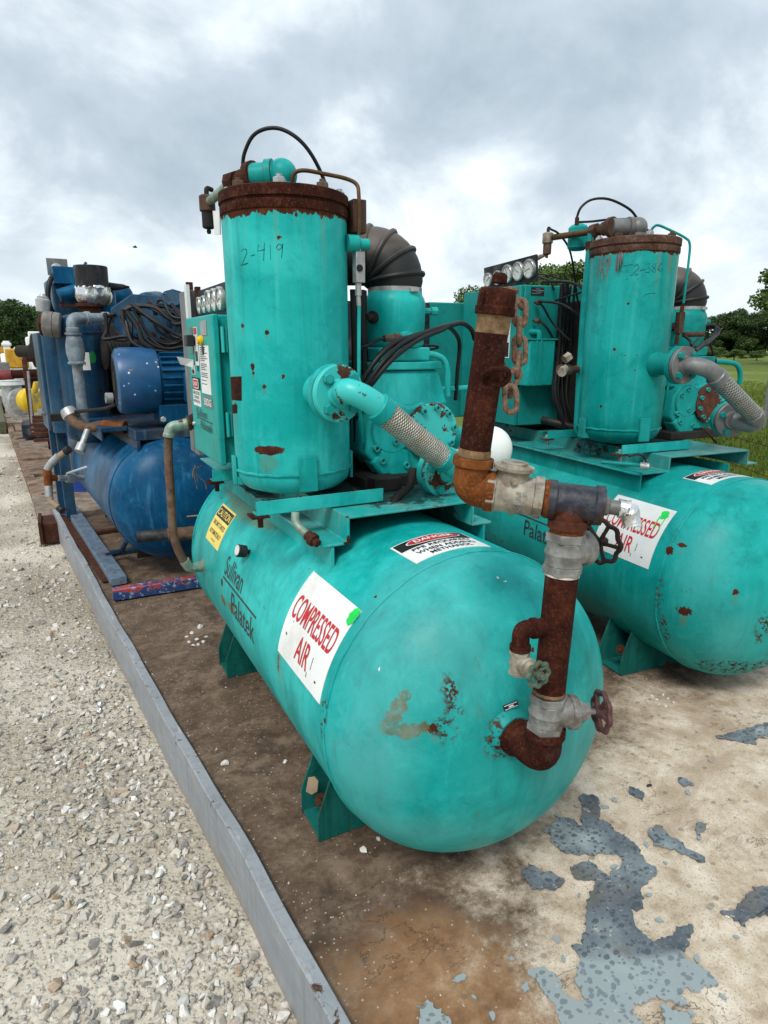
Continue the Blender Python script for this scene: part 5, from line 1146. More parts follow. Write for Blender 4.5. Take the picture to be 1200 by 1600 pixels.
tubep('control_hose', [(0.019,0.520,1.261), (0.033,0.500,1.283), (0.077,0.520,1.301), (0.134,0.560,1.307), (0.188,0.600,1.305)], .0052, M['hose'], c1)
tubep('control_hose', [(-0.005,0.600,1.279), (0.017,0.580,1.290), (0.058,0.590,1.307), (0.090,0.600,1.311)], .0052, M['hose'], c1)
b = MB(); b.cyl((0.081,0.600,1.311), (0.116,0.600,1.313), .011, 8); b.cyl((0.116,0.600,1.313), (0.138,0.600,1.313), .014, 6); b.cyl((0.161,0.600,1.307), (0.193,0.600,1.305), .011, 8); b.build('hose_fitting', M['block_brown'], c1)
b = MB(); b.lathe((0.163,0.620,1.317), (0, -1, 0), [(-.02, .016), (.03, .016)], 12); b.build('port', T1, c1)
tubep('breather_tube', [(0.263,0.700,1.263), (0.315,0.700,1.263), (0.361,0.700,1.248), (0.378,0.700,1.206), (0.378,0.700,1.120)], .0105, T1, c1, 14, 6, False)
tubep('breather_tube', [(0.332,0.740,1.140), (0.406,0.740,1.142), (0.528,0.740,1.146)], .010, T1, c1, 14, 4)
tubep('control_hose', [(0.309,0.800,1.288), (0.356,0.800,1.277), (0.400,0.800,1.283), (0.381,0.800,1.290), (0.322,0.800,1.288)], .004, M['hose'], c1)
tubep('red_wire', [(-0.050,0.550,0.868), (-0.025,0.500,0.854), (0.004,0.460,0.844), (0.073,0.440,0.842), (0.140,0.460,0.853)], .0028, M['red_wire'], c1)
b = MB(); b.box(-.01, .08, .48, .56, .8665, .905); b.build('wood_block', M['dark'], c1, .002)
tubep('drain_tube', [(-0.019,0.360,0.851), (0.007,0.370,0.878), (0.061,0.400,0.894), (0.100,0.450,0.930)], .012, M['dark'], c1)
# drain stub on the near platform: short tarnished pipe with a capped end
tubep('drain_pipe', [(-0.303,0.360,0.870), (-0.305,0.355,0.846), (-0.297,0.340,0.829), (-0.281,0.300,0.810)], .011, M['fit_green'], c1, 12)
b = MB(); b.lathe((-0.289,0.315,0.818), Vector((-0.278,0.290,0.806)) - Vector((-0.289,0.315,0.818)), [(0, .014), (.012, .014), (.014, .018), (.028, .018), (.030, .011), (.042, .011)], 8); b.build('drain_plug', M['rust_dark'], c1)

# ------------------------------------------------------------------ near machine cabinet (door faces left)
X0 = -.385
b = MB(); b.box(X0 + .012, X0 + .36, .785, 1.150, .937, 1.378); cb1 = b.build('cabinet', M['cab'], c1, .004)
b = MB(); b.box(X0 - .010, X0 + .010, .765, 1.150, .933, 1.379); door = b.build('cabinet_door', M['cab'], c1, .005)
for z in (1.02, 1.27): b = MB(); b.cyl((X0 + .020, .768, z), (X0 + .020, .768, z + .075), .006, 10); b.box(X0 + .014, X0 + .034, .770, .783, z, z + .075); b.build('hinge', T1, cb1)
f = on_plane((X0 - .0105, 1.150, .933), (0, -1, 0), (0, 0, 1)); DW, DH = .385, .446
def dsheet(name, u0, u1, v0, v1, mat, par=door, h=.0015):
    b = MB(); sheet(b, u0 * DW, u1 * DW, v0 * DH, v1 * DH, f, h, 1, 1); return b.build(name, mat, par, flat=True)
def dtext(name, rows, mat, par=door, h=.0024, bold=.0):
    b = MB()
    for s, u0, u1, v0, v1 in rows: put_text(b, s, (u0 * DW, u1 * DW, v0 * DH, v1 * DH), f, h, bold)
    o = b.build(name, mat, None, flat=True); o.parent = par; return o
dsheet('label_sheet', .12, .42, .36, .57, M['white']); dsheet('label_heading', .12, .42, .48, .57, M['black_ink'], h=.0019)
b = MB(); rrect(b, .15 * DW, .39 * DW, .49 * DH, .56 * DH, .012, f, .0024); b.build('label_oval', M['white'], door, flat=True)
b = MB(); rrect(b, .165 * DW, .375 * DW, .497 * DH, .553 * DH, .010, f, .0028); b.build('label_field', M['red_ink'], door, flat=True)
dtext('lettering', [('DANGER', .185, .355, .51, .54)], M['white'], h=.0034, bold=.02)
dtext('lettering', [('HIGH VOLTAGE', .14, .40, .445, .47), ('AUTHORIZED', .17, .37, .415, .435), ('PERSONNEL ONLY', .14, .40, .385, .405)], M['black_ink'], bold=.01)
dsheet('label_sheet', .50, .84, .47, .80, M['white'])
b = MB(); rnd = random.Random(9)
for i in range(22):
    v = .785 - .0125 * i
    if i in (8, 13): continue
    if i > 16 and i % 2: continue
    sheet(b, .53 * DW, (.60 + rnd.uniform(.08, .2)) * DW, v * DH, (v + .005) * DH, f, .002, 1, 1)
b.build('print_lines', M['grey_ink'], door, flat=True)
dsheet('model_label', .53, .86, .375, .452, M['grey_label']); dtext('lettering', [('50DG', .57, .82, .388, .438)], M['white'], bold=.02)
dtext('lettering', [('Sullivan', .22, .62, .285, .345), ('Palatek', .36, .80, .20, .258)], M['grey_ink'], bold=.006); dsheet('underline', .21, .80, .268, .274, M['grey_ink'], h=.0008)
dsheet('label_sheet', .15, .26, .74, .93, M['steel_dull']); dsheet('label_sheet', .32, .46, .66, .93, M['white_dull']); dsheet('label_heading', .33, .45, .88, .925, M['red_ink'], h=.002); dsheet('label_sheet', .60, .82, .87, .965, M['galv'])
dsheet('label_lines', .34, .44, .69, .76, M['grey_ink'], h=.002); dsheet('scorch', .37, .41, .62, .69, M['rust'], h=.001)
dsheet('torn_label', .13, .27, .59, .66, M['white_dull']); dsheet('label_lines', .15, .25, .595, .625, M['black_ink'], h=.002)
b = MB(); b.add([f(.02 * DW, .66 * DH, .03), f(.10 * DW, .72 * DH, .045), f(.27 * DW, .70 * DH, .004), f(.25 * DW, .64 * DH, .004), f(.12 * DW, .655 * DH, .02)], [(0, 4, 1), (4, 3, 2), (4, 2, 1)]); b.build('peeling_label', M['white_dull'], door, flat=True)
b = MB(); q = f(.34 * DW, .835 * DH, 0); b.lathe(q, (-1, 0, 0), [(0, .016), (.010, .016)], 16); b.box(q.x - .030, q.x - .008, q.y - .024, q.y + .024, q.z - .018, q.z + .018); b.build('selector_switch', M['panel_black'], door, .003)
b = MB(); q = f(.63 * DW, .835 * DH, 0); b.lathe(q, (-1, 0, 0), [(0, .015), (.008, .015), (.009, .012), (.016, .011)], 18); b.build('push_button', M['button'], door)
b = MB(); q = f(.66 * DW, .77 * DH, 0); b.box(q.x - .004, q.x, q.y - .010, q.y + .010, q.z - .012, q.z + .012); b.build('hour_meter', M['panel_black'], door)
b = MB(); q = f(.08 * DW, .21 * DH, 0); b.lathe(q, (-1, 0, 0), [(0, .008), (.008, .006)], 12); b.build('door_latch', M['galv'], door)
def gauges(root, o, ax, ay, w, h, n, mat, r0):
    o, ax, ay = Vector(o), Vector(ax).normalized(), Vector(ay).normalized(); nz = ax.cross(ay)
    b = MB(); b.prism([(0, 0), (w, 0), (w, h), (0, h)], o, ax, ay, .012); pn = b.build('gauge_panel', M['panel_black'], root, .002)
    for i in range(n):
        r = r0 * (.82 if i < 2 else 1.0); c = o + ax * (w * (i + .5) / n) + ay * h * (.46 if i < 2 else .52) + nz * .006
        b = MB(); b.lathe(c, nz, [(0, r), (.012, r), (.015, r * .96), (.015, r * .84), (.011, r * .82)], 28); gg = b.build('gauge', M['gauge_rim'], pn)
        b = MB(); b.lathe(c + nz * .010, nz, [(0, r * .83), (.0012, r * .83)], 28); b.build('gauge_dial', M['gauge_face'], gg) if False else b.build('gauge_dial', M['gauge_face'], pn)
        b = MB(); t = .5 + i * .7; d = ax * math.cos(t) + ay * math.sin(t); b.bar(c + nz * .0125 - d * r * .25, c + nz * .0125 + d * r * .65, .0016, .001, nz)
        for q in range(11):
            a_ = R(-40 + 26 * q); e = ax * math.cos(a_) + ay * math.sin(a_); b.bar(c + nz * .0122 + e * r * .62, c + nz * .0122 + e * r * .76, .0012, .0008, nz)
        b.build('gauge_needle', M['black_ink'], pn)
    return pn
gauges(c1, (X0 + .05, 1.14, 1.380), (.0, -1, .0), (-.10, 0, 1), .36, .090, 5, M['panel_black'], .034)
# cooler frame and brackets behind the cabinet
b = MB(); b.box(-.375, -.345, 1.19, 1.34, .90, 1.475); b.build('cooler_frame', M['steel_dull'], c1, .002)
b = MB(); b.box(-.34, .42, 1.22, 1.36, .90, 1.46); b.build('cooler', M['navy'], c1, .003)
b = MB(); b.box(-.385, -.372, 1.16, 1.19, 1.38, 1.49); b.build('bracket', M['white_dull'], c1, .001)
b = MB(); b.box(-.345, -.322, 1.345, 1.365, 1.40, 1.515); b.build('bracket', M['rust_dark'], c1, .001)
b = MB(); b.box(-.352, -.335, 1.16, 1.185, 1.38, 1.485); b.build('bracket', M['rust_dark'], c1, .001)
# brown hose down the left of the cabinet to the receiver
b = MB(); b.cyl((-0.367,1.220,1.030), (-0.396,1.220,1.017), .026, 16); b.build('hose_socket', M['dark'], c1)
b = MB(); b.lathe((-0.384,1.220,1.019), Vector((-0.468,1.220,1.007)) - Vector((-0.384,1.220,1.019)), [(0, .022), (.010, .028), (.018, .028), (.020, .019), (.05, .019)], 8); b.build('hose_nut', M['brown_tube'], c1)
b = MB(); elbow(b, (-0.405,1.220,1.013), (-0.464,1.220,1.007), (-0.471,1.220,0.971), .0195, 1.12, .012, 16); b.build('hose_elbow', M['fit_green'], c1)
tubep('return_hose', [(-0.470,1.220,0.982), (-0.478,1.220,0.920), (-0.482,1.210,0.828), (-0.484,1.210,0.720), (-0.487,1.210,0.634), (-0.479,1.215,0.570), (-0.462,1.220,0.515), (-0.444,1.225,0.480)], .0155, M['brown_hose'], c1, 16)
b = MB(); b.tube(bend([(-0.453,1.222,0.498), (-0.434,1.226,0.462), (-0.403,1.235,0.460)], .03, 6), .0195, 8); b.lathe((-0.405,1.235,0.460), (1, .05, 0), [(0, .021), (.020, .021), (.022, .028), (.035, .028)], 14); b.build('hose_elbow', M['fit_green'], c1)
b = MB(); sb = Vector((-0.385,0.641,1.604)); b.prism([(-.012, -.028), (.010, -.030), (.014, .028), (-.014, .030)], sb + V(-.006, .004, 0), (.4, -.9, 0), (0, 0, 1), .004); b.build('torn_plate', M['white_dull'], c1)

# ------------------------------------------------------------------ far machine cabinet and what hangs on it
NC = V(-.245, 1.115, 0); ZB, ZTOP = .900, 1.572
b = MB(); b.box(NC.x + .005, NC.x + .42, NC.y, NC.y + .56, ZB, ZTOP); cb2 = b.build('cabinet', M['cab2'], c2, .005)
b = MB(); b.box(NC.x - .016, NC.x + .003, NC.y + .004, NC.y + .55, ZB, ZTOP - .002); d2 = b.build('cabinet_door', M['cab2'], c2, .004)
f2 = on_plane((NC.x - .0165, NC.y + .55, ZB), (0, -1, 0), (0, 0, 1))
b = MB(); sheet(b, .405, .475, .33, .50, f2, .0015, 1, 1); l2 = b.build('label_sheet', M['white'], d2, flat=True)
b = MB(); sheet(b, .408, .472, .475, .497, f2, .002, 1, 1); b.build('label_heading', M['red_ink'], d2, flat=True)
b = MB(); sheet(b, .41, .47, .335, .405, f2, .002, 1, 1); P = [f2(.452, .468, .003), f2(.444, .447, .003), f2(.436, .43, .003)]; b.tube(P, .0035, 6); b.tube([f2(.446, .455, .003), f2(.425, .445, .003)], .0022, 6); b.tube([f2(.446, .452, .003), f2(.462, .44, .003)], .0022, 6); b.tube([f2(.436, .43, .003), f2(.45, .415, .003)], .0025, 6); b.tube([f2(.438, .43, .003), f2(.424, .412, .003)], .0025, 6); b.build('label_figure', M['black_ink'], d2, flat=True)
b = MB(); sheet(b, .33, .395, .28, .53, f2, .0015, 1, 1); b.build('label_sheet', M['white_dull'], d2, flat=True)
f3 = on_plane((NC.x + .005, NC.y - .001, ZB), (1, 0, 0), (0, 0, 1))
b = MB(); sheet(b, .035, .110, .625, .662, f3, .0015, 1, 1); b.build('rating_plate', M['panel_black'], cb2, flat=True)
b = MB()
for i in range(4): sheet(b, .04 + .02 * (i % 2), .085 + .012 * (i % 3), .632 + .007 * i, .6345 + .007 * i, f3, .002, 1, 1)
b.build('print_lines', M['galv'], cb2, flat=True)
gauges(c2, (-.165, 1.59, ZTOP + .004), (.0, -1, .03), (-.12, 0, 1), .47, .122, 5, M['panel_black'], .045)
b = MB(); b.bar(Vector((-0.182,1.150,1.683)), Vector((-0.052,1.250,1.727)), .03, .012); b.build('bracket', M['block_brown'], c2, .002)
# junction box
pa, pb = Vector((-0.252,1.030,1.316)), Vector((-0.090,1.030,1.101))
b = MB(); b.prism([(0, 0), (.10, 0), (.10, .0), (.118, -.05)] if False else [(pa.x, 1.03), (pb.x - .02, 1.03), (pb.x, 1.05), (pb.x, 1.114), (pa.x - .01, 1.114), (pa.x - .01, 1.045)], (0, 0, (pa.z + pb.z) / 2), (1, 0, 0), (0, 1, 0), pa.z - pb.z); jb = b.build('junction_box', M['teal2'], c2, .004)
b = MB(); b.box(pa.x - .015, pb.x + .004, 1.026, 1.116, pa.z, pa.z + .007); b.box(pa.x + .032, pa.x + .040, 1.0255, 1.032, pb.z, pa.z); b.box(pa.x + .058, pa.x + .066, 1.0255, 1.032, pb.z, pa.z); b.build('box_trim', M['teal2'], jb, .001)
b = MB(); q = Vector((-0.172,1.070,1.320)); b.tube(bend([q, q + V(0, 0, .035), q + V(-.02, .05, .035)], .02, 6), .014, 12); b.build('conduit_elbow', M['teal2'], jb)
for pts, r in (([(-0.189,1.100,1.490), (-0.189,1.050,1.493), (-0.130,1.000,1.483), (-0.101,0.950,1.458), (-0.055,0.920,1.414)], .006), ([(-0.182,1.100,1.493), (-0.173,1.060,1.473), (-0.123,1.050,1.403), (-0.088,1.000,1.343), (-0.064,0.980,1.314)], .0055),
               ([(-0.191,1.100,1.407), (-0.182,1.060,1.403), (-0.150,1.040,1.367), (-0.093,1.060,1.314), (-0.037,1.110,1.290)], .006), ([(-0.079,1.200,1.598), (-0.109,1.000,1.580), (-0.114,0.900,1.561), (-0.109,0.850,1.535)], .007),
               ([(-0.108,1.050,1.498), (-0.106,0.950,1.514), (-0.084,0.880,1.527)], .0045), ([(-0.119,1.200,1.621), (-0.078,1.150,1.600), (-0.082,1.100,1.554)], .005), ([(-0.120,1.200,1.632), (-0.072,1.150,1.624), (-0.063,1.100,1.602)], .004)):
    tubep('cable', pts, r, M['hose'], c2, 8)
b = MB(); b.cyl((-0.196,1.080,1.488), (-0.181,1.060,1.491), .012, 8); b.cyl((-0.197,1.080,1.406), (-0.186,1.060,1.403), .012, 8); b.build('cable_gland', M['block_brown'], c2)
rnd = random.Random(4)
for i in range(9):
    x = 872 + 3.5 * i; y1 = 640 + rnd.uniform(0, 60)
    pts = [(-0.040,1.050,1.587), (-0.036,1.050,1.410), (-0.047,1.040,1.229), (-0.078,1.000,1.047), (-0.050,0.950,0.894)]
    o_ = V(.012 * (i - 4), .03 * rnd.uniform(-1, 1), 0); sw = rnd.uniform(-.02, .02)
    tubep('cable', [Vector(p) + o_ + V(sw * (j % 2), 0, rnd.uniform(-.02, .02)) for j, p in enumerate(pts)], rnd.uniform(.0045, .008), M['hose'] if i != 3 else M['red_wire'], c2, 8)
tubep('drain_hose', [(-0.139,1.050,0.931), (-0.122,1.000,0.926), (-0.083,0.950,0.914), (-0.053,0.900,0.906)], .019, M['black'], c2, 14)
b = MB(); b.box(.0, .24, .92, 1.35, .87, 1.50); b.build('motor_shroud', M['dark'], c2, .01)
# teal riser beside the far separator with its relief valve
tubep('riser_tube', [(-0.193,0.720,1.765), (-0.195,0.720,1.655), (-0.201,0.720,1.476), (-0.198,0.720,1.236), (-0.192,0.720,0.985), (-0.186,0.720,0.921), (-0.170,0.700,0.888)], .0185, T2, c2, 16)
b = MB(); b.lathe((-0.190,0.720,1.676), (0, 0, 1), [(0, .024), (.02, .026), (.035, .026), (.036, .021), (.06, .021)], 8); b.build('pipe_union', M['rust_dark'], c2)
b = MB(); b.cyl((-0.226,0.710,1.190), (-0.298,0.680,1.189), .016, 12); b.cyl((-0.283,0.690,1.189), (-0.354,0.660,1.191), .022, 16); b.build('relief_valve', M['block_brown'], c2)
b = MB(); b.cyl((-0.326,0.670,1.195), (-0.377,0.620,1.182), .018, 16); b.cyl((-0.329,0.670,1.232), (-0.304,0.670,1.248), .02, 6); b.build('valve_bonnet', M['bronze'], c2)
# cooler standing behind the far cabinet
b = MB(); b.box(-.43, .30, 1.75, 1.98, .88, 1.525); b.build('cooler', M['cab2'], c2, .006)
b = MB(); b.box(-.475, -.432, 1.74, 1.99, .87, 1.52); b.build('cooler_frame', M['navy'], c2, .003)
# far machine: hoses and tube on the right
for pts, r in (([(0.529,0.800,1.374), (0.533,0.760,1.385), (0.555,0.720,1.378), (0.575,0.700,1.372), (0.556,0.680,1.348), (0.414,0.600,1.307), (0.300,0.550,1.276), (0.238,0.520,1.263)], .0075), ([(0.538,0.720,1.384), (0.557,0.700,1.378), (0.510,0.660,1.336), (0.360,0.580,1.301), (0.223,0.500,1.269)], .007),
               ([(0.536,0.720,1.349), (0.597,0.740,1.275), (0.654,0.760,1.229), (0.664,0.760,1.198)], .005), ([(0.262,0.600,1.331), (0.274,0.580,1.312), (0.252,0.550,1.290)], .006), ([(0.348,0.600,1.323), (0.273,0.550,1.301), (0.199,0.500,1.274)], .005)):
    tubep('control_hose', pts, r, M['hose'], c2, 10)
b = MB(); b.cyl((0.275,0.620,1.337), (0.391,0.620,1.341), .012, 8); b.cyl((0.548,0.780,1.383), (0.552,0.740,1.385), .010, 8); b.build('hose_fitting', M['block_brown'], c2)
tubep('breather_tube', [(0.728,0.860,1.214), (0.804,0.820,1.208), (0.859,0.800,1.201), (0.891,0.800,1.156), (0.897,0.800,1.097)], .0125, T2, c2, 14, 6, False)
# ball valve hanging under the far platform
b = MB(); b.cyl((-0.386,0.330,0.853), (-0.273,0.240,0.848), .007, 10); b.build('drain_pipe', T2, c2)
b = MB(); b.cyl((-0.275,0.245,0.847), (-0.250,0.225,0.844), .012, 12); b.cyl((-0.260,0.235,0.850), (-0.259,0.235,0.870), .006, 8); b.build('drain_valve', M['galv'], c2)
b = MB(); b.tube(smooth([(-0.270,0.220,0.863), (-0.285,0.220,0.884), (-0.318,0.220,0.896), (-0.357,0.220,0.891)], 4), .004, 8); b.build('drain_handle', M['dark'], c2)
tubep('wire', [(0.317,0.500,0.934), (0.301,0.450,0.918), (0.287,0.400,0.891), (0.280,0.380,0.883)], .004, M['rust_dark'], c2)

# ------------------------------------------------------------------ blue compressor skid behind
BLUE, BLUEF, BLUED = (.002, .060, .150), (.010, .115, .245), (.001, .028, .072)
PB3 = [((-0.198,-0.100,0.451), .05, .07, (1, .6, 1), 'white') if False else ((-0.198,-0.100,0.451), .002, .03, (1, .6, 1), 'white'), ((-0.214,-0.100,0.629), .002, .03, (1, .5, 1), 'white'), ((-0.130,-0.100,0.656), .001, .025, (1, .5, 1), 'white')]
M['blue'] = paint('blue_machine_paint', BLUE, BLUEF, BLUED, 11, .7, dirt=.6, scuff=.45)
M['blue_tank'] = paint('blue_receiver_paint', BLUE, BLUEF, BLUED, 12, .5, PB3, dirt=.4, scuff=.7, rough=.35)
M['blue_old'] = paint('weathered_blue_paint', (.008, .045, .105), (.030, .080, .135), (.005, .016, .034), 13, 2.8, dirt=1.2, scuff=.6, wear=.9)
M['blue_plat'] = paint('rust_worn_blue_platform', (.012, .045, .10), (.06, .075, .09), (.03, .02, .015), 15, 4.5, dirt=1.2, scuff=.8, wear=1.2)
def speck_mat():
    g = NT('blue_paint_with_white_flecks'); o = g.co(); n = g.noise(o, 9, 5)
    c = g.mix(g.ss(n, .35, .7), BLUE, (.014, .085, .22))
    v = g.nd('ShaderNodeTexVoronoi', {'Vector': o, 'Scale': 40}); k = g.nd('ShaderNodeSeparateColor', {0: v.outputs['Color']}).outputs[0]
    fl = g.m_('MULTIPLY', g.ss(g.noise(o, 7, 3), .46, .56), g.m_('MULTIPLY', g.ss(g.m_('ADD', v.outputs['Distance'], g.m_('ADD', g.m_('MULTIPLY', g.noise(o, 70, 3), .22), g.m_('MULTIPLY', k, -.12))), .26, .20), g.ss(k, .62, .66)))
    c = g.mix(fl, c, (.62, .66, .68))
    c = g.mix(g.ss(g.noise(o, 13, 5, .7), .66, .68), c, (.22, .13, .08))
    return g.out(c, .4, 0.0, g.bump(n, .15, .003))
M['blue_speck'] = speck_mat()
def chipped(name, a, b_, c_, zc_=.05):
    g = NT(name); o = g.co(); n = g.noise(o, 22, 7, .72, .5); m_ = g.noise(g.mp(o, (3, 3, 3)), 30, 6, .7)
    c = g.mix(g.ss(g.m_('ADD', n, g.m_('MULTIPLY', g.m_('SUBTRACT', zc_, g.sep(o)[2]), 4.0)), .49, .51), a, b_); c = g.mix(g.ss(m_, .57, .59), c, c_); c = g.mix(g.ss(g.noise(o, 26, 5, .7), .62, .64), c, (.10, .05, .03))
    return g.out(c, .55, 0.0, g.bump(n, .3, .003))
M['red_blue'] = chipped('chipped_red_over_blue', (.33, .055, .062), (.012, .045, .15), (.24, .32, .46), .058)
M['blue_chip'] = chipped('chipped_blue_rail', (.075, .135, .20), (.13, .185, .24), (.14, .075, .05))
M['grey_pipe'] = plain('worn_grey_blue_pipe', (.21, .255, .29), .55, .2, .4, 16, .3, (.11, .065, .045), .65)
M['grey_motor'] = plain('grey_cast_housing', (.185, .175, .165), .7, .1, .3, 18, .3, (.09, .06, .045), .5)
bl = empty('blue_compressor', (.58, 3.7, 0), .08, 'old blue compressor skid standing behind the near turquoise machine', 'air compressor')
r3, zc3 = .355, .455; prof = [(-.62 * r3 * math.cos(t), r3 * math.sin(t)) for t in [math.pi / 2 * i / 18 for i in range(1, 19)]] + [(1.9 * i / 8, r3) for i in range(1, 9)] + [(1.9 + .62 * r3 * math.sin(t), r3 * math.cos(t)) for t in [math.pi / 2 * i / 10 for i in range(1, 10)]]
b = MB(); b.lathe((0, 0, zc3), (0, 1, 0), prof, 72); bt = b.build('receiver_tank', M['blue_tank'], bl, sharp=60)
b = MB(); b.tube([V((r3 + .001) * math.cos(2 * math.pi * i / 80), .002 * math.sin(i), zc3 + (r3 + .001) * math.sin(2 * math.pi * i / 80)) for i in range(80)], .004, 6, closed=True); b.build('weld_bead', M['blue_tank'], bt)
def onhead3(px, h=.0):
    x, z = px; y = -.62 * math.sqrt(max(0, r3 * r3 - x * x - z * z)); return V(x, y - .001, zc3 + z)
for s in ([(.075, .20), (.055, .17), (.05, .14)], [(.055, .17), (.06, .13), (.065, .08)], [(.05, .165), (.085, .14), (.10, .12)], [(.10, .125), (.115, .10), (.118, .07)], [(.145, .13), (.152, .10)], [(.155, .06), (.165, .03)], [(.08, .185), (.11, .195)]):
    b = MB(); b.tube(smooth([onhead3(q) for q in s], 4), .0028, 6); b.build('scratch', M['chain'], bt)
# skid frame
def beam(p, q, w, h, mat, name, par, bev=.003):
    b = MB(); b.bar(p, q, w, h); return b.build(name, mat, par, bev)
b = MB(); A, B_ = Vector((-0.423,-0.251,0.050)), Vector((0.052,-0.301,0.050)); b.bar(A - V(0, 0, .012), A + (B_ - A) * 2.2 - V(0, 0, .012), .055, .060); fr = b.build('cross_tube', M['red_blue'], bl, .004); fr['label'] = 'front cross tube in chipped red and blue paint'
q0, q1 = Vector((-0.356,-0.043,0.030)), Vector((-0.375,2.002,0.030))
beam(q0, q1 + (q1 - q0) * .1, .085, .045, M['blue_chip'], 'skid_rail', bl)
p0, p1 = Vector((-0.404,0.043,0.012)), Vector((-0.460,1.753,0.012)); beam(p0, p1, .05, .012, M['rust_dark'], 'rust_strip', bl)
beam(q0 + V(.85, .0, 0), q1 + V(.85, 0, 0), .085, .045, M['blue_chip'], 'skid_rail', bl)
for i, y in enumerate((.55, 1.1)): beam(V(-.40, y, .015), V(.42, y, .015), .05, .028, M['rust_dark'] if i else M['blue_old'], 'cross_member', bl)
b = MB(); b.tube(bend([(-0.348,0.406,0.050), (-0.254,0.437,0.050), (-0.279,0.050,0.234)], .02), .016, 8); b.build('tank_support', M['blue_old'], bl)
for y in (.35, 1.5): b = MB(); b.prism([(-.18, .0), (.20, .0), (.20, .2), (-.16, .2)], (0, y, .02), (1, 0, 0), (0, 0, 1), .02); b.build('tank_foot', M['dark'], bl)
# upright posts at the left rear
for (xa, xb, t_) in ((77, 86, 0), (94, 106, 1)):
    yy = 1.75 - .15 * t_; a = Vector((-0.457,1.750,0.002)) if t_ == 0 else Vector((-0.449,1.600,0.050)); top = Vector((-0.435,1.750,0.828)) if t_ == 0 else Vector((-0.403,1.600,0.793))
    b = MB(); b.box(top.x - .035, top.x + .035, yy - .03, yy + .03, .03, top.z); b.build('upright', M['blue_old'], bl, .003)
b = MB(); tp = Vector((-0.423,1.680,0.810)); b.box(tp.x - .10, tp.x + .11, 1.50, 1.85, tp.z, tp.z + .02); b.build('shelf', M['steel_dull'], bl, .002)
# platform carrying motor and airend
pz = Vector((-0.118,-0.050,0.850)).z
b = MB(); xL = Vector((-0.196,-0.050,0.821)).x; b.box(xL, .42, -.05, 1.3, pz - .055, pz); b.box(xL, xL + .02, -.06, 1.3, pz - .16, pz - .055); pf = b.build('platform', M['blue_plat'], bl, .004)
b = MB(); b.box(xL - .14, xL - .002, .15, 1.0, pz - .02, pz + .004); b.box(xL - .14, xL - .13, .15, 1.0, pz - .07, pz - .02); b.build('side_plate', M['blue_old'], bl, .003)
b = MB(); b.nut((-0.047,-0.055,0.904), (0, -1, 0), .016, .012); b.build('bolt', M['galv'], pf)
b = MB(); b.cyl((-.02, .15, zc3 + .30), (-.02, .15, pz - .05), .06, 20); b.build('tank_pad', M['blue'], bl)
# electric motor
mc = Vector((-0.146,0.100,1.104)); ma = V(.985, -.09, 0).normalized(); 
mr = .178
b = MB(); b.lathe(mc - ma * .10, ma, [(0, mr * .80), (.012, mr * .95), (.035, mr), (.20, mr), (.215, mr * .97)], 40); mo = b.build('motor', M['blue_speck'], bl)
b = MB(); b.lathe(mc - ma * .104, ma, [(0, mr * .32), (.006, mr * .32)], 20)
for q in range(3): b.lathe(mc - ma * .102, ma, [(0, mr * (.5 + .12 * q)), (.002, mr * (.5 + .12 * q))], 24)
b.build('fan_grille', M['dark'], mo)
b = MB(); b.lathe(mc + ma * .12, ma, [(0, mr * .84), (.46, mr * .84)], 36); b.build('motor_frame', M['blue'], mo)
a_, s_, _ = frame_of(ma)
for q in range(26):
    t = 2 * math.pi * q / 26
    if -.35 < math.sin(t + .3) < .35 and math.cos(t) < -2: continue
    n = a_ * math.cos(t) + s_ * math.sin(t); b = MB(); b.obox(mc + ma * .34 + n * mr * .89, (.007, .42, mr * .14), ma, n); b.build('cooling_fin', M['blue'], mo, .001)
b = MB(); q = mc + ma * .33 - s_ * (mr * 1.05) * (1 if (s_.y < 0) == False else -1)
sf = s_ if s_.y < 0 else -s_
b.obox(mc + ma * .33 + sf * mr * 1.02 + V(0, 0, -.035), (.085, .20, .16), ma, (0, 0, 1)); b.build('terminal_box', M['blue'], mo, .012)
b = MB(); b.obox(mc + ma * .30 + V(0, 0, -mr * .98), (.26, .40, .10), ma, (0, 0, 1)); b.build('motor_foot', M['blue'], mo, .006)
b = MB(); b.cyl(mc + ma * .36 + sf * mr * 1.05 + V(0, 0, .03), mc + ma * .36 + sf * mr * 1.3 + V(0, 0, .03), .022, 12); b.build('cable_gland', M['galv'], mo)
# separator vessel and its pipe
s3 = Vector((-0.302,0.850,1.055)); sr3 = .135
b = MB(); b.lathe((s3.x, s3.y, 0), (0, 0, 1), [(pz - .16, sr3 * .5), (pz - .13, sr3 * .9), (pz - .10, sr3), (1.36, sr3), (1.362, sr3 * 1.03), (1.372, sr3 * 1.03), (1.374, sr3), (1.42, sr3 * .98), (1.455, sr3 * .8), (1.475, sr3 * .4)], 40); sv = b.build('separator_tank', M['blue_old'], bl)
b = MB(); b.lathe((s3.x - .125, s3.y + .12, 0), (0, 0, 1), [(pz - .1, .075), (1.34, .075), (1.355, .079), (1.365, .075), (1.42, .068), (1.44, .04)], 30); b.build('separator_tank', M['blue_old'], bl)
f = lambda u, v, h: V(s3.x - (sr3 + h) * math.sin(.42 - u / sr3), s3.y - (sr3 + h) * math.cos(.42 - u / sr3), 1.145 + v)
b = MB(); sheet(b, .0, .085, 0, .105, f, .0015, 5, 1); tg_ = b.build('paper_label', M['white'], bl, flat=True)
b = MB(); put_text(b, 'Rental', (.02, .06, .082, .093), f, .002, .0); put_text(b, 'Group', (.02, .06, .068, .078), f, .002, .0) if False else sheet(b, .02, .06, .066, .070, f, .002, 4, 1)
b.build('lettering', M['black_ink'], tg_, flat=True)
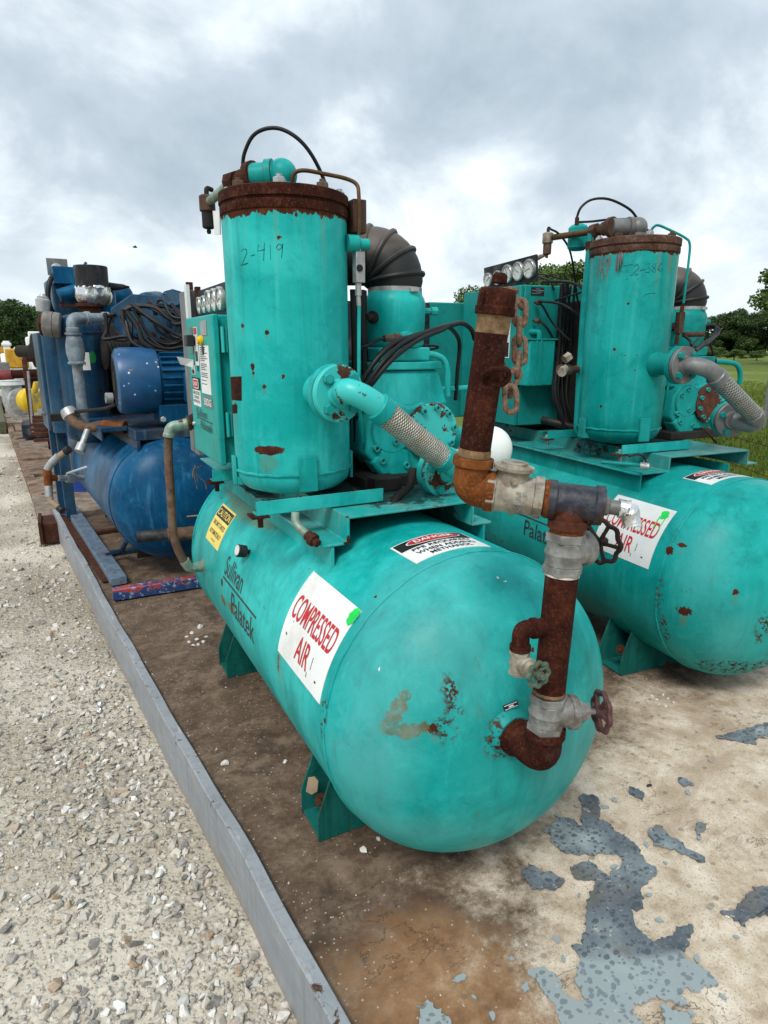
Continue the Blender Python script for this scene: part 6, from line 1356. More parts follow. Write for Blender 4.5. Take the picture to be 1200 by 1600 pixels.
b = MB(); b.tube([f(.02, .03, .003), f(.035, .036, .003), f(.03, .02, .003), f(.05, .04, .003), f(.06, .03, .003)], .0018, 5); b.build('marker_writing', M['black_ink'], tg_)
b = MB(); oval(b, .105, .075, .022, .036, f, .0015, 16); b.build('paint_mark', plain('green_marker_paint', (.02, .20, .06), .6), sv, flat=True)
pr3 = .029
pA = Vector((-0.440,0.520,0.892)); pT = Vector((-0.371,0.520,1.441))
b = MB(); b.cyl((pT.x, pT.y, pA.z - .05), (pT.x, pT.y, pT.z - .05), pr3, 20); pp = b.build('riser_pipe', M['grey_pipe'], bl)
b = MB(); zb_ = Vector((-0.380,0.520,1.272)).z; b.lathe((pT.x, pT.y, zb_), (0, 0, 1), [(-.085, .048), (-.075, .048), (-.07, .040), (-.03, .050), (.02, .050), (.06, .042), (.075, .036), (.078, .046), (.09, .046)], 24); b.build('valve_bulb', M['grey_pipe'], pp)
qe = Vector((-0.084,0.620,1.451))
b = MB(); elbow(b, (pT.x, pT.y, pT.z - .075), pT, pT + (qe - pT).normalized() * .10, pr3 * 1.12, 1.15, .02, 20); b.build('pipe_elbow', M['grey_pipe'], pp)
b = MB(); b.cyl(pT + (qe - pT).normalized() * .09, qe, pr3 * .95, 20); b.lathe(pT + (qe - pT) * .6, qe - pT, [(0, pr3 * 1.2), (.04, pr3 * 1.2)], 8); b.build('cross_pipe', M['grey_pipe'], pp)
b = MB(); b.box(pT.x - .16, pT.x + .02, .70, .76, pz - .004, pz + .04); b.build('pipe_support', M['dark'], bl, .003)
tubep('suction_hose', [(-0.445,0.500,0.923), (-0.440,0.470,0.878), (-0.409,0.420,0.848), (-0.364,0.360,0.836), (-0.311,0.300,0.850), (-0.261,0.250,0.852)], .028, M['brown_hose'], bl, 16)
b = MB(); b.cyl((-0.297,0.280,0.848), (-0.199,0.200,0.842), .036, 20); b.build('hose_sleeve', M['rust_bright'], bl)
b = MB(); b.lathe((-0.452,0.520,0.930), (.3, -.5, -.8), [(0, .04), (.02, .046), (.05, .046), (.055, .036)], 16); b.build('hose_clamp', M['galv'], bl)
# valve cluster at the left of the tank
va = Vector((-0.468,0.050,0.624))
b = MB(); b.cyl((-0.436,0.300,0.560), (-0.566,0.220,0.588), .016, 14); b.nut((-0.485,0.270,0.570), Vector((-0.566,0.220,0.588)) - Vector((-0.436,0.300,0.560)), .026, .05); vb = b.build('ball_valve', M['galv'], bl)
b = MB(); b.bar((-0.523,0.240,0.605), (-0.416,0.240,0.634), .014, .008); b.build('valve_handle', M['white_dull'], vb)
b = MB(); b.tube([(-0.579,0.210,0.591), (-0.617,0.190,0.598)], .017, 12); b.tube([(-0.618,0.190,0.644), (-0.620,0.190,0.599), (-0.622,0.190,0.560)], .021, 14); b.build('pipe_tee', M['rust_bright'], bl)
b = MB(); b.tube(smooth([(-0.618,0.190,0.644), (-0.596,0.180,0.678), (-0.556,0.160,0.719)], 5), .020, 14); b.build('pipe_elbow', M['galv'], bl)
b = MB(); b.tube(smooth([(-0.622,0.190,0.560), (-0.627,0.180,0.499)], 4), .020, 14); b.build('pipe_elbow', M['galv'], bl)
b = MB(); b.cyl((-0.569,0.170,0.705), (-0.506,0.130,0.754), .017, 14); b.build('pipe_stub', M['tan'], bl)
b = MB(); b.cyl((-0.626,0.180,0.506), (-0.622,0.170,0.472), .017, 14); b.cyl((-0.624,0.170,0.475), (-0.580,0.130,0.432), .016, 14); b.build('pipe_stub', M['tan'], bl)
b = MB(); b.cyl((-0.525,0.140,0.740), (-0.503,0.125,0.757), .021, 14); b.build('hose_end', M['panel_black'], bl)
b = MB(); b.cyl((-0.590,0.140,0.442), (-0.576,0.120,0.426), .020, 14); b.build('hose_end', M['panel_black'], bl)
b = MB(); b.cyl((-0.406,0.120,0.851), (-0.456,0.080,0.756), .016, 14); b.cyl((-0.442,0.090,0.781), (-0.465,0.070,0.745), .026, 14); b.build('drain_cock', M['galv'], bl)
b = MB(); b.cyl((-0.293,-0.360,0.356), (-0.154,-0.400,0.358), .030, 18); b.build('pipe_stub', M['panel_black'], bl)
b = MB(); b.cyl((-0.154,-0.400,0.354), (-0.025,-0.430,0.355), .034, 18); b.build('pipe_coupling', M['brown_hose'], bl)
b = MB(); b.cyl((-0.045,-0.380,0.432), (0.041,-0.380,0.427), .004, 8); b.build('rod', M['tan'], bl)
# radiator tower, black intake can in foil, second blower
def px_box(name, x0, x1, y0, y1, yn, yf, mat, par=bl, bev=.006):
    a = None
b = MB(); a, c_ = Vector((-0.361,1.450,1.628)), Vector((-0.017,1.450,1.895)); b.box(a.x, a.x + .30, 1.45, 1.95, pz, Vector((-0.348,1.450,1.743)).z); b.build('cooler', M['blue_old'], bl, .012)
b = MB(); p_, q_ = Vector((-0.333,1.350,1.614)), Vector((-0.198,1.350,1.661)); b.cyl(p_, q_ + (q_ - p_) * .2, .042, 16); b.cyl(q_ + V(.05, .1, 0), q_ + V(.30, .2, -.02), .075, 20); b.ball(q_ + V(.30, .2, -.02), .085, 16, 10); b.build('cooler_header', M['blue'], bl)
b = MB(); q_ = Vector((-0.282,1.400,1.743)); b.box(q_.x - .07, q_.x + .06, 1.36, 1.5, q_.z - .05, q_.z + .06); b.box(q_.x + .10, q_.x + .17, 1.40, 1.5, q_.z - .08, q_.z + .03); b.tube(smooth([q_ + V(.03, 0, .05), q_ + V(.08, 0, .02), q_ + V(.12, 0, .06), q_ + V(.15, 0, .10)], 4), .010, 8); b.build('control_block', M['blue'], bl, .008)
b = MB(); q_ = Vector((-0.303,1.500,1.816)); b.box(q_.x - .065, q_.x + .065, 1.50, 1.515, q_.z - .06, q_.z + .05); b.build('back_plate', M['steel_dull'], bl, .002)
b = MB(); b.lathe(q_ + V(-.01, -.01, -.02), (0, -1, 0), [(0, .035), (.03, .035), (.034, .028)], 16); b.lathe(q_ + V(.05, -.01, -.03), (0, -1, 0), [(0, .018), (.03, .018)], 12); b.build('pressure_switch', M['galv'], bl)
can = Vector((-0.163,1.050,1.642))
b = MB(); b.lathe(can + V(0, 0, -.01), (0, 0, 1), [(0, .098), (.145, .102), (.150, .098), (.14, .09)], 32); b.build('intake_can', M['panel_black'], bl)
b = MB(); n_ = 40; pr_ = [(-.085, .075), (-.06, .10), (-.03, .112), (.0, .104), (.015, .106), (.022, .100)]; b.lathe(can + V(0, 0, -.01), (0, 0, 1), pr_, n_); fw = b.build('foil_wrap', M['foil'], bl)
rnd = random.Random(8)
for v in fw.data.vertices: v.co += Vector((rnd.uniform(-1, 1), rnd.uniform(-1, 1), rnd.uniform(-1, 1))) * .009
b = MB(); b.cyl(can + V(-.03, 0, -.17), can + V(-.03, 0, -.08), .065, 20); b.lathe(can + V(-.03, 0, -.11), (0, 0, 1), [(0, .085), (.02, .085)], 20); b.box(can.x - .20, can.x - .05, can.y - .03, can.y + .03, can.z - .115, can.z - .10); b.build('inlet_flange', M['rust_dark'], bl)
b = MB(); b.lathe(can + V(.10, .02, .02), (.9, .2, .05), [(0, .03), (.08, .02), (.14, .006)], 10); b.build('torn_rubber', M['black'], bl)
b = MB(); b.cyl(can + V(.08, .12, -.26), can + V(.08, .12, .02), .075, 24); b.cyl(can + V(.08, .12, -.2), can + V(.42, .18, -.24), .07, 24); b.build('inlet_manifold', M['blue'], bl)
# grey pump hung on the left of the tower
b = MB(); q_ = Vector((-0.479,0.820,1.416)); b.lathe(q_ + V(-.02, -.03, 0), V(1, -.25, -.10), [(0, .06), (.012, .072), (.055, .075), (.058, .070), (.062, .074), (.095, .071), (.10, .06)], 20); pm = b.build('grey_pump', M['grey_motor'], bl)
b = MB(); b.lathe(q_ + V(-.045, -.02, 0), V(1, -.25, -.10), [(0, .035), (.015, .066), (.028, .066)], 8); b.build('pump_flange', M['rust_dark'], pm)
b = MB(); q2 = Vector((-0.470,0.950,1.540)); b.lathe(q2, (0.1, 0, 1), [(-.05, .038), (.02, .042), (.028, .032), (.038, .032), (.042, .02), (.056, .014)], 20); b.build('grey_bowl', M['galv'], pm)
tubep('cooler_hose', [(-0.326,1.400,1.773), (-0.376,1.360,1.702), (-0.400,1.340,1.611), (-0.394,1.330,1.538), (-0.377,1.360,1.499)], .016, M['hose'], bl, 12)
b = MB(); p_ = Vector((-0.443,1.400,1.033)); b.box(p_.x - .055, p_.x + .06, 1.30, 1.72, Vector((-0.480,1.400,0.717)).z, Vector((-0.403,1.400,1.374)).z); b.build('side_panel', M['blue_old'], bl, .01)
b = MB(); b.tube(smooth([(-0.389,1.280,1.393), (-0.418,1.280,1.207), (-0.430,1.280,1.038), (-0.458,1.280,0.868)], 4), .014, 8); b.build('rust_stain_pipe', M['brown_tube'], bl)
# airend of the blue machine: ribbed, bolted castings
ae = Vector((0.088,0.400,1.436)); ad = V(.80, .55, 0).normalized()
b = MB(); b.lathe(ae - ad * .12, ad, [(0, .10), (.02, .15), (.10, .16), (.14, .14), (.22, .15), (.30, .13), (.34, .08)], 28); b.prism([(-.16, -.10), (.16, -.12), (.19, .02), (.10, .12), (-.05, .13), (-.17, .05)], ae + V(-.10, -.06, .0), (.9, -.25, 0), (0, .1, 1), .12); be = b.build('airend_housing', M['blue_old'], bl, .008)
for q in range(9):
    t = 2 * math.pi * q / 9; b = MB(); p = ae + V(-.10, -.125, .0) + V(.9, -.25, 0).normalized() * .125 * math.cos(t) + V(0, .1, 1) * .085 * math.sin(t); b.nut(p, (-.2, -1, .1), .013, .016); b.build('bolt', M['rust_dark'] if q % 3 else M['blue'], be)
b = MB(); q_ = Vector((0.151,0.300,1.512)); b.lathe(q_, V(-.25, -.8, .45), [(0, .075), (.05, .08), (.06, .05), (.08, .05)], 10); b.build('end_cover', M['blue_old'], be, .004)
for q in range(8):
    t = 2 * math.pi * q / 8; d_ = V(-.25, -.8, .45).normalized(); u_, w_, _ = frame_of(d_); b = MB(); b.nut(q_ + d_ * .05 + (u_ * math.cos(t) + w_ * math.sin(t)) * .062, d_, .010, .014); b.build('bolt', M['blue'], be)
b = MB(); pl_ = []; 
b.lathe((-.20, .75, 1.24), (1, .2, 0), [(0, .05)] + [(.012 * i, .085 + .012 * (i % 2)) for i in range(1, 22)] + [(.27, .05)], 20); b.build('oil_cooler', M['dark'], bl)
rnd = random.Random(12)
CAB = [[(197,480), (215,476), (240,484), (262,498), (285,505), (298,512)], [(197,482), (206,498), (220,520), (238,538), (262,545), (292,540)], [(200,486), (205,505), (206,530), (207,548)], [(200,482), (225,492), (250,510), (278,522), (297,520)],
       [(205,478), (218,500), (236,524), (252,532), (280,538), (298,530)], [(245,480), (247,470), (256,470), (260,480), (270,495), (292,498)], [(190,490), (178,492), (172,500), (168,520), (176,530), (195,532), (210,525)], [(235,500), (250,508), (270,526), (290,530), (299,545)],
       [(198,484), (212,510), (228,534), (236,548), (232,556)], [(258,478), (272,488), (284,502), (296,506)], [(240,530), (262,538), (285,532), (294,520), (282,512)]]
CPT = [[(-0.133,0.200,1.492), (-0.076,0.180,1.506), (-0.008,0.120,1.479), (0.054,0.080,1.432), (0.123,0.050,1.409), (0.159,0.020,1.385)], [(-0.134,0.200,1.486), (-0.119,0.150,1.431), (-0.090,0.100,1.357), (-0.044,0.060,1.297), (0.031,0.040,1.273), (0.131,0.020,1.290)], [(-0.125,0.200,1.473), (-0.119,0.180,1.408), (-0.129,0.150,1.324), (-0.122,0.200,1.263)],
       [(-0.124,0.200,1.486), (-0.056,0.140,1.452), (0.012,0.090,1.391), (0.095,0.050,1.351), (0.153,0.020,1.358)], [(-0.108,0.190,1.499), (-0.082,0.140,1.425), (-0.042,0.080,1.344), (0.005,0.060,1.317), (0.095,0.040,1.297), (0.154,0.020,1.324)], [(0.018,0.150,1.494), (0.027,0.150,1.528), (0.053,0.130,1.528), (0.057,0.100,1.493), (0.077,0.060,1.442), (0.144,0.030,1.432)],
       [(-0.132,0.350,1.465), (-0.173,0.350,1.457), (-0.198,0.340,1.429), (-0.220,0.330,1.359), (-0.202,0.300,1.325), (-0.142,0.280,1.318), (-0.094,0.250,1.342)], [(-0.029,0.120,1.425), (0.015,0.100,1.398), (0.071,0.070,1.338), (0.132,0.040,1.324), (0.154,0.020,1.273)], [(-0.131,0.200,1.479), (-0.105,0.140,1.391), (-0.067,0.100,1.310), (-0.049,0.080,1.263), (-0.056,0.120,1.235)],
       [(0.055,0.120,1.501), (0.091,0.080,1.466), (0.121,0.050,1.419), (0.156,0.030,1.406)], [(-0.033,0.070,1.324), (0.035,0.050,1.297), (0.111,0.030,1.317), (0.143,0.020,1.358), (0.111,0.050,1.385)]]
b = MB(); q_ = Vector((0.112,0.850,1.330)); b.box(q_.x - .22, q_.x + .45, .85, 1.25, pz, q_.z + .10); b.box(q_.x - .10, q_.x + .3, .80, 1.2, q_.z + .10, q_.z + .19); b.box(q_.x - .26, q_.x - .05, .95, 1.2, pz, q_.z + .15); b.build('compressor_block', M['dark'], bl, .02)
for i in range(7):
    b = MB(); q_ = Vector((0.014,0.780,1.290)); b.lathe(q_ + V(.035 * i, 0, 0), (1, .1, 0), [(0, .05), (.006, .062), (.018, .062), (.024, .05)], 16); b.build('spring_coil', M['dark'], bl)
for p in list(CPT)[:11]:
    o_ = V(rnd.uniform(-.03, .03), rnd.uniform(-.05, .02), rnd.uniform(-.035, .02)); tubep('cable', [Vector(a) + o_ + V(rnd.uniform(-.02, .02), 0, rnd.uniform(-.02, .02)) for a in p], rnd.uniform(.008, .013), M['hose'], bl, 8)
for i, p in enumerate(CPT): tubep('cable', p, rnd.uniform(.006, .0105), M['hose'], bl, 8)
tubep('cable', [(-0.432,0.500,0.915), (-0.355,0.350,0.935), (-0.292,0.200,0.954), (-0.257,0.100,0.981)], .010, M['dark'], bl, 8)
b = MB(); b.cyl((-0.271,0.300,1.003), (-0.234,0.300,1.001), .03, 12); b.build('hose_socket', M['galv'], bl)

# ------------------------------------------------------------------ left background: timber mats, beams, yard clutter
def thing_mesh(b, name, mat, label, cat, group=None, bev=0.0, loc=None):
    o = b.build(name, mat, None, bev); return tag(o, label, cat, group)
# rusty beam end and plank stack beyond the rail
b = MB(); e0 = Vector((-0.097,5.325,-0.120)); b.box(e0.x - .06, e0.x + .075, e0.y, e0.y + .30, -.172, -.02); b.box(e0.x - .085, e0.x - .06, e0.y - .02, e0.y + .32, -.172, .0); thing_mesh(b, 'beam_end', M['rust_dark'], 'dark rusty box beam end sticking out beside the far end of the grey rail', 'beam', None, .004)
mat_ = empty('timber_mat', (-.31, 9.0, -.17), .073, 'long stained timber mat lying along the gravel behind the rail end', 'timber mat')
rnd = random.Random(31)
for i in range(9):
    b = MB(); y0 = -3.2 + i * 1.05; w = rnd.uniform(.85, 1.0)
    b.box(-.04 + rnd.uniform(-.04, .04), .62, y0, y0 + w, .03 + rnd.uniform(-.02, .02), .10 + rnd.uniform(-.015, .02)); o = b.build('plank', M['mat_wood'] if i % 4 else M['seat_wood'], mat_, .01); o.rotation_euler.z = rnd.uniform(-.02, .02)
b = MB(); b.box(-.10, -.01, -3.3, 6.2, .0, .09); b.build('runner', M['mat_wood'], mat_, .01)
mat2 = empty('timber_mat', (-.75, 15.2, -.17), .06, 'weathered grey timber mat farther back along the gravel, with a greenish edge board', 'timber mat')
for i in range(8):
    b = MB(); y0 = -2.2 + i * .9; b.box(-.1 + rnd.uniform(-.05, .05), 1.5, y0, y0 + .8, .04, .16 + rnd.uniform(-.02, .03)); b.build('plank', M['seat_wood'], mat2, .01)
b = MB(); b.box(-.22, -.10, -2.4, 5.2, .0, .20); b.build('edge_board', plain('mossy_timber', (.10, .10, .06), .9, 0, .3, 9, .4), mat2, .01)
# rusty pipe rack
rk = empty('pipe_rack', (.05, 8.2, 0), 0, 'tall narrow rusty steel frame with rungs standing left of the blue compressor', 'rack')
def rb(name, a, c_, w, mat): b = MB(); L_ = V(.05, 8.2, 0); b.bar(Vector(a) - L_, Vector(c_) - L_, w, w); return b.build(name, mat, rk, .004)
rb('post', (-0.189,8.200,1.141), (-0.190,8.000,0.351), .05, M['rust_dark']); rb('post', (-0.054,8.400,1.136), (-0.036,7.200,0.295), .045, M['rust']); rb('post', (-0.189,8.200,1.141), (-0.041,8.400,1.136), .05, M['rust_dark'])
rb('post', (-0.165,8.100,1.021), (-0.194,7.900,0.363), .025, M['steel_dull'])
rb('rung', (-0.177,8.100,0.925), (-0.066,8.300,0.928), .04, M['rust'])
for i, yy in enumerate((652, 658, 664, 670, 677, 684)):
    p = [((-0.170,7.800,0.551), (-0.049,7.700,0.555)), ((-0.173,7.700,0.521), (-0.046,7.600,0.531)), ((-0.187,7.600,0.492), (-0.045,7.500,0.495)), ((-0.196,7.500,0.457), (-0.044,7.400,0.459)), ((-0.193,7.400,0.423), (-0.043,7.300,0.425)), ((-0.176,7.300,0.369), (-0.043,7.200,0.380))][i]
    rb('rung', p[0], p[1], .035, M['rust_dark'])
# red pipe
b = MB(); b.cyl((-0.718,9.500,0.921), (-0.365,9.400,0.941), .062, 20); rp_ = thing_mesh(b, 'red_pipe', plain('red_oxide_paint', (.17, .035, .034), .6, 0, .3, 8, .2), 'thick red pipe running level across the left edge of the picture', 'pipe')
b = MB(); b.cyl((-0.365,9.400,0.941), (-0.079,9.300,0.955), .052, 18); b.build('pipe_end', M['rust'], rp_)
# white pump with flange and yellow coupling guard
pu = empty('pump', (-.35, 11, 0), 0, 'grey and white flanged pump on the timber mat behind the rack', 'pump')
L_ = V(-.35, 11, 0)
b = MB(); b.tube([Vector(p) - L_ for p in smooth([(-0.464,11.000,0.726), (-0.474,11.000,0.513), (-0.443,11.000,0.372), (-0.369,11.000,0.293)], 5)], .13, 20); b.build('pump_volute', M['galv'], pu)
b = MB(); b.lathe(Vector((-0.459,11.000,0.763)) - L_, (0, 0, 1), [(-.03, .19), (.02, .19)], 20); b.lathe(Vector((-0.454,11.000,0.800)) - L_, (0, 0, 1), [(-.01, .15), (.06, .15)], 12); b.build('pump_flange', M['white_dull'], pu)
b = MB(); b.lathe(Vector((-0.339,10.800,0.495)) - L_, (.5, -.86, 0), [(-.06, .20), (.0, .20), (.02, .12)], 24); b.build('pump_flange', M['galv'], pu)
b = MB(); b.box(-.05, .55, -.35, .45, -.02, .18); b.build('pump_base', M['navy'], pu, .01)
b = MB(); yc = Vector((-0.210,10.200,0.553)); b.lathe(yc, (.55, -.83, 0), [(-.12, .12), (-.1, .165), (.03, .165), (.05, .14), (.06, .06)], 24); b.tube(smooth([yc + V(.05, 0, .12), yc + V(.08, -.02, .22), yc + V(.11, 0, .28)], 4), .04, 10)
thing_mesh(b, 'coupling_guard', plain('worn_yellow_paint', (.62, .42, .02), .5, 0, .15, 9, .2, (.10, .10, .12), .9), 'bright yellow round guard seen through the rusty frame', 'guard', None, .004)
# vehicles and tanks far behind
b = MB(); p = Vector((-0.475,17.000,1.122)); b.box(p.x - .28, p.x + .16, 17, 17.6, p.z - .33, p.z + .1); thing_mesh(b, 'yellow_box', M['ochre'], 'mustard yellow steel box in the yard far left', 'box', None, .03)
b = MB(); p = Vector((-0.863,19.000,1.244)); b.box(p.x - .5, p.x + .05, 19, 19.3, p.z - .14, p.z + .02); b.box(p.x - .3, p.x - .1, 19, 19.3, p.z - .6, p.z - .14); thing_mesh(b, 'yellow_beam', M['ochre'], 'low yellow arm at the very left edge in front of the trees', 'beam', None, .02)
b = MB(); p = Vector((-0.743,18.000,1.217)); b.box(p.x - .07, p.x + .07, 18, 18.2, p.z - .5, p.z + .18); b.box(p.x - .10, p.x + .10, 17.98, 18.22, p.z + .06, p.z + .14); thing_mesh(b, 'white_post', M['white'], 'short white post left of the mustard yellow box', 'post', None, .02)
tk = empty('tank_trailer', (-.5, 20, -.17), 0, 'white round ended tank trailer beyond the yellow box', 'trailer'); L_ = V(-.5, 20, -.17)
b = MB(); p = Vector((-0.720,20.000,0.763)) - L_; b.lathe(p + V(-.3, 0, 0), (1, .35, 0), [(0, .12), (.05, .32), (.15, .40), (1.4, .40), (1.5, .30), (1.54, .1)], 24); b.build('tank_body', M['white'], tk)
b = MB(); p = Vector((-0.327,20.000,1.158)) - L_; b.box(p.x - .35, p.x + .6, .1, 1.2, .3, p.z + .1); b.box(p.x - .05, p.x + .22, .1, .9, p.z + .1, p.z + .36); b.build('cab', M['white'], tk, .05)
for xq in (.1, .8): b = MB(); b.lathe((xq, -.35, .28), (0, 1, 0), [(0, .28), (.2, .28)], 20); b.build('wheel', M['black'], tk)
b = MB(); p = Vector((-0.075,16.000,1.422)); b.box(p.x - .16, p.x + .22, 16, 16.5, -.1, p.z + .16); thing_mesh(b, 'white_cabinet', M['white'], 'tall white cabinet close behind the blue tower', 'cabinet', None, .02)
b = MB(); b.cyl((-0.304,11.000,1.209), (-0.104,10.800,1.209), .085, 16); b.lathe((-0.111,10.800,1.218), (1, -.2, 0), [(0, .24), (.05, .24)], 20); b.cyl((-0.087,10.700,1.210), (-0.005,10.600,1.210), .14, 16); sh = thing_mesh(b, 'flanged_shaft', M['dark'], 'dark flanged shaft sticking out level above the rusty frame', 'shaft')
b = MB(); p = Vector((-0.773,16.000,0.898)); b.box(p.x - .5, p.x + .1, 16, 16.4, p.z - .28, p.z + .05); thing_mesh(b, 'grey_crate', M['steel_dull'], 'grey crate at the left edge below the white post', 'crate', None, .02)
b = MB(); p = Vector((0.085,6.600,0.489)); b.lathe((p.x + .12, 6.75, -.16), (0, 0, 1), [(0, .14), (.25, .145), (.26, .152), (.28, .152), (.29, .145), (p.z + .24, .14)], 28); thing_mesh(b, 'blue_drum', plain('bright_blue_plastic', (.03, .075, .32), .4, 0, .1, 6, .05), 'bright blue drum showing past the posts of the blue compressor', 'drum')

# ------------------------------------------------------------------ wire fence in the pasture
fn = empty('wire_fence', (9.1, 5.7, -.36), 0, 'sagging wire fence with weathered grey wooden posts at the edge of the pasture', 'fence')
L_ = V(9.1, 5.7, -.36); FP = []
fz = -.36
def fpost(x, y, h, r, lean):
    b = MB(); b.tube([V(x, y, -.1) - V(L_.x, L_.y, 0), V(x, y, h * .5) - V(L_.x, L_.y, 0) + V(lean * .5, 0, 0), V(x, y, h) - V(L_.x, L_.y, 0) + V(lean, 0, 0)], [r, r * .95, r * .85], 9); b.build('post', M['seat_wood'], fn)
FPOS = [(5.10, 3.05), (8.8, 9.0), (12.5, 15.0), (16.2, 21.0), (1.5, -2.9)]
FPOS = [(5.05 + 3.2 * i, 3.00 + 4.6 * i) for i in range(-1, 6)]
for i, (x, y) in enumerate(FPOS): fpost(x, y, .93 + .06 * (i % 2), .045, .12 if i == 1 else .02 * (i % 3))
for hz_ in (.34, .62, .86):
    b = MB(); pts = []
    for i in range(len(FPOS) - 1):
        (xa, ya), (xb, yb) = FPOS[i], FPOS[i + 1]
        for k in range(6): t = k / 6; pts.append(V(xa + (xb - xa) * t - L_.x, ya + (yb - ya) * t - L_.y, hz_ - .05 * math.sin(math.pi * t)))
    b.tube(pts, .0035, 5); b.build('wire', M['rust_dark'], fn)
b = MB(); p = Vector((13.094,8.200,0.710)); b.tube([(p.x + .02, p.y, -.4), (p.x + .02, p.y, p.z + .16)], .05, 10); b.obox((p.x - .02, p.y - .05, p.z), (.16, .05, .24), (0, 1, 0)); thing_mesh(b, 'meter_post', M['steel_dull'], 'grey metal box on a post at the right edge of the pasture', 'post', None, .01)

# ------------------------------------------------------------------ trees
def leaf_mat(name, a, c_, d_):
    g = NT(name); at = g.nd('ShaderNodeAttribute', attribute_name='tone').outputs['Fac']
    c = g.ramp(at, [(0, a), (.5, c_), (1, d_)])
    n = g.noise(g.co(), .6, 4, .6); c = g.mix(g.ss(n, .4, .65, 0, .4), c, tuple(k * .6 for k in a))
    return g.out(c, .6, 0.0, None, .3)
M['leaf'] = leaf_mat('oak_leaves', (.016, .040, .009), (.036, .074, .015), (.070, .118, .026))
M['leaf2'] = leaf_mat('bright_leaves', (.045, .085, .014), (.080, .140, .026), (.130, .190, .045))
M['bark'] = plain('tree_bark', (.085, .068, .052), .9, 0, .3, 4, .6)
def tree_mesh(seed, H, W, n, mat, leaf, trunk_h=.28, name='crown'):
    rn = np.random.default_rng(seed); lob = []
    for i in range(15):
        a = rn.uniform(0, 6.28); z = rn.uniform(trunk_h, .92); rad = W * .5 * (1 - ((z - .52) / .55) ** 2) ** .5 * rn.uniform(.35, .85) if abs(z - .52) < .55 else 0
        lob.append((rad * math.cos(a), rad * math.sin(a), z * H, W * rn.uniform(.13, .24), H * rn.uniform(.07, .14)))
    lob.append((0, 0, H * .62, W * .30, H * .26))
    pts = []; tone = []
    per = n // len(lob)
    for lx, ly, lz, rw, rh in lob:
        d = rn.normal(size=(per, 3)); d /= np.linalg.norm(d, axis=1)[:, None]; rr = rn.uniform(.45, 1.08, per)[:, None]
        pts.append(np.array([lx, ly, lz]) + d * rr * np.array([rw, rw, rh])); tone.append(np.clip(rn.normal(.45, .2, per) + rn.normal(0, .12), 0, 1))
    P = np.concatenate(pts); T_ = np.concatenate(tone); m = len(P)
    u = rn.normal(size=(m, 3)); u /= np.linalg.norm(u, axis=1)[:, None]; w = np.cross(u, rn.normal(size=(m, 3))); w /= np.linalg.norm(w, axis=1)[:, None]
    s = leaf * rn.uniform(.6, 1.4, m)[:, None]
    q = np.stack([P - u * s, P + w * s * .55, P + u * s, P - w * s * .55], 1).reshape(-1, 3)
    me = bpy.data.meshes.new(name); me.vertices.add(len(q)); me.vertices.foreach_set('co', q.ravel())
    me.loops.add(4 * m); me.loops.foreach_set('vertex_index', np.arange(4 * m)); me.polygons.add(m)
    me.polygons.foreach_set('loop_start', np.arange(0, 4 * m, 4)); me.polygons.foreach_set('loop_total', np.full(m, 4))
    a = me.attributes.new('tone', 'FLOAT', 'POINT'); a.data.foreach_set('value', np.repeat(T_, 4)); me.update(); me.materials.append(mat)
    b = MB(); r0 = .035 * H
    b.tube([V(0, 0, -.3), V(.02 * H, 0, H * .2), V(0, .02 * H, H * .45), V(.01 * H, 0, H * .75)], [r0 * 1.2, r0 * .8, r0 * .55, r0 * .2], 10)
    for i in range(7):
        l = lob[i]; z0 = H * rn.uniform(.22, .45); b.tube([V(0, 0, z0), V(l[0] * .5, l[1] * .5, (z0 + l[2]) / 2 + .02 * H), V(l[0], l[1], l[2])], [r0 * .4, r0 * .25, r0 * .06], 7)
    return me, b
TV = []
for i, (H, W, n, mt, lf, th) in enumerate([(8, 8.5, 11000, 'leaf', .19, .07), (9, 9, 12000, 'leaf', .19, .06), (7, 8, 9000, 'leaf2', .17, .10), (11, 10, 12000, 'leaf2', .20, .22)]):
    me, b = tree_mesh(50 + i, H, W, n, M[mt], lf, th); tb = b.build('trunk', M['bark'], None); tm_ = tb.data; bpy.data.objects.remove(tb); TV.append((me, tm_, H))
def tree(x, y, h, v, label, group=None, rz=0.0, name='tree'):
    me, tm_, H = TV[v]; z = -.42 + max(0, min(.7, .009 * (math.hypot(x, y) - 30))); r = empty(name, (x, y, z), rz, label, 'tree', group)
    c_ = bpy.data.objects.new('crown', me); C.objects.link(c_); c_.parent = r; t_ = bpy.data.objects.new('trunk', tm_); C.objects.link(t_); t_.parent = r
    k = h / H * .95; r.scale = (k, k, k); return r
def az(px, d):       # a bearing as seen in the photograph, turned into a spot d metres out
    q = R(27.36) + math.atan((px - 600) / 1033.0); return d * math.sin(q), d * math.cos(q)
rnd = random.Random(77)
ORD = ['first', 'second', 'third', 'fourth', 'fifth', 'sixth', 'seventh', 'eighth', 'ninth', 'tenth', 'eleventh', 'twelfth']
# the wood on the left
for q, (px, d, h, v) in enumerate(sorted(((-60, 60, 6, 0), (-20, 58, 5.2, 1), (12, 55, 4.6, 1), (38, 57, 4.9, 0), (66, 64, 5.0, 2), (110, 80, 5.5, 1), (150, 84, 5.0, 0), (205, 80, 7.2, 0), (235, 82, 7.0, 1), (262, 76, 6.6, 0), (285, 72, 6.4, 2), (310, 78, 6.6, 1)))):
    x, y = az(px, d); tree(x, y, h, v, ORD[q] + ' tree from the left in the dark wood along the left horizon', 'trees along the left horizon', rnd.uniform(0, 6))
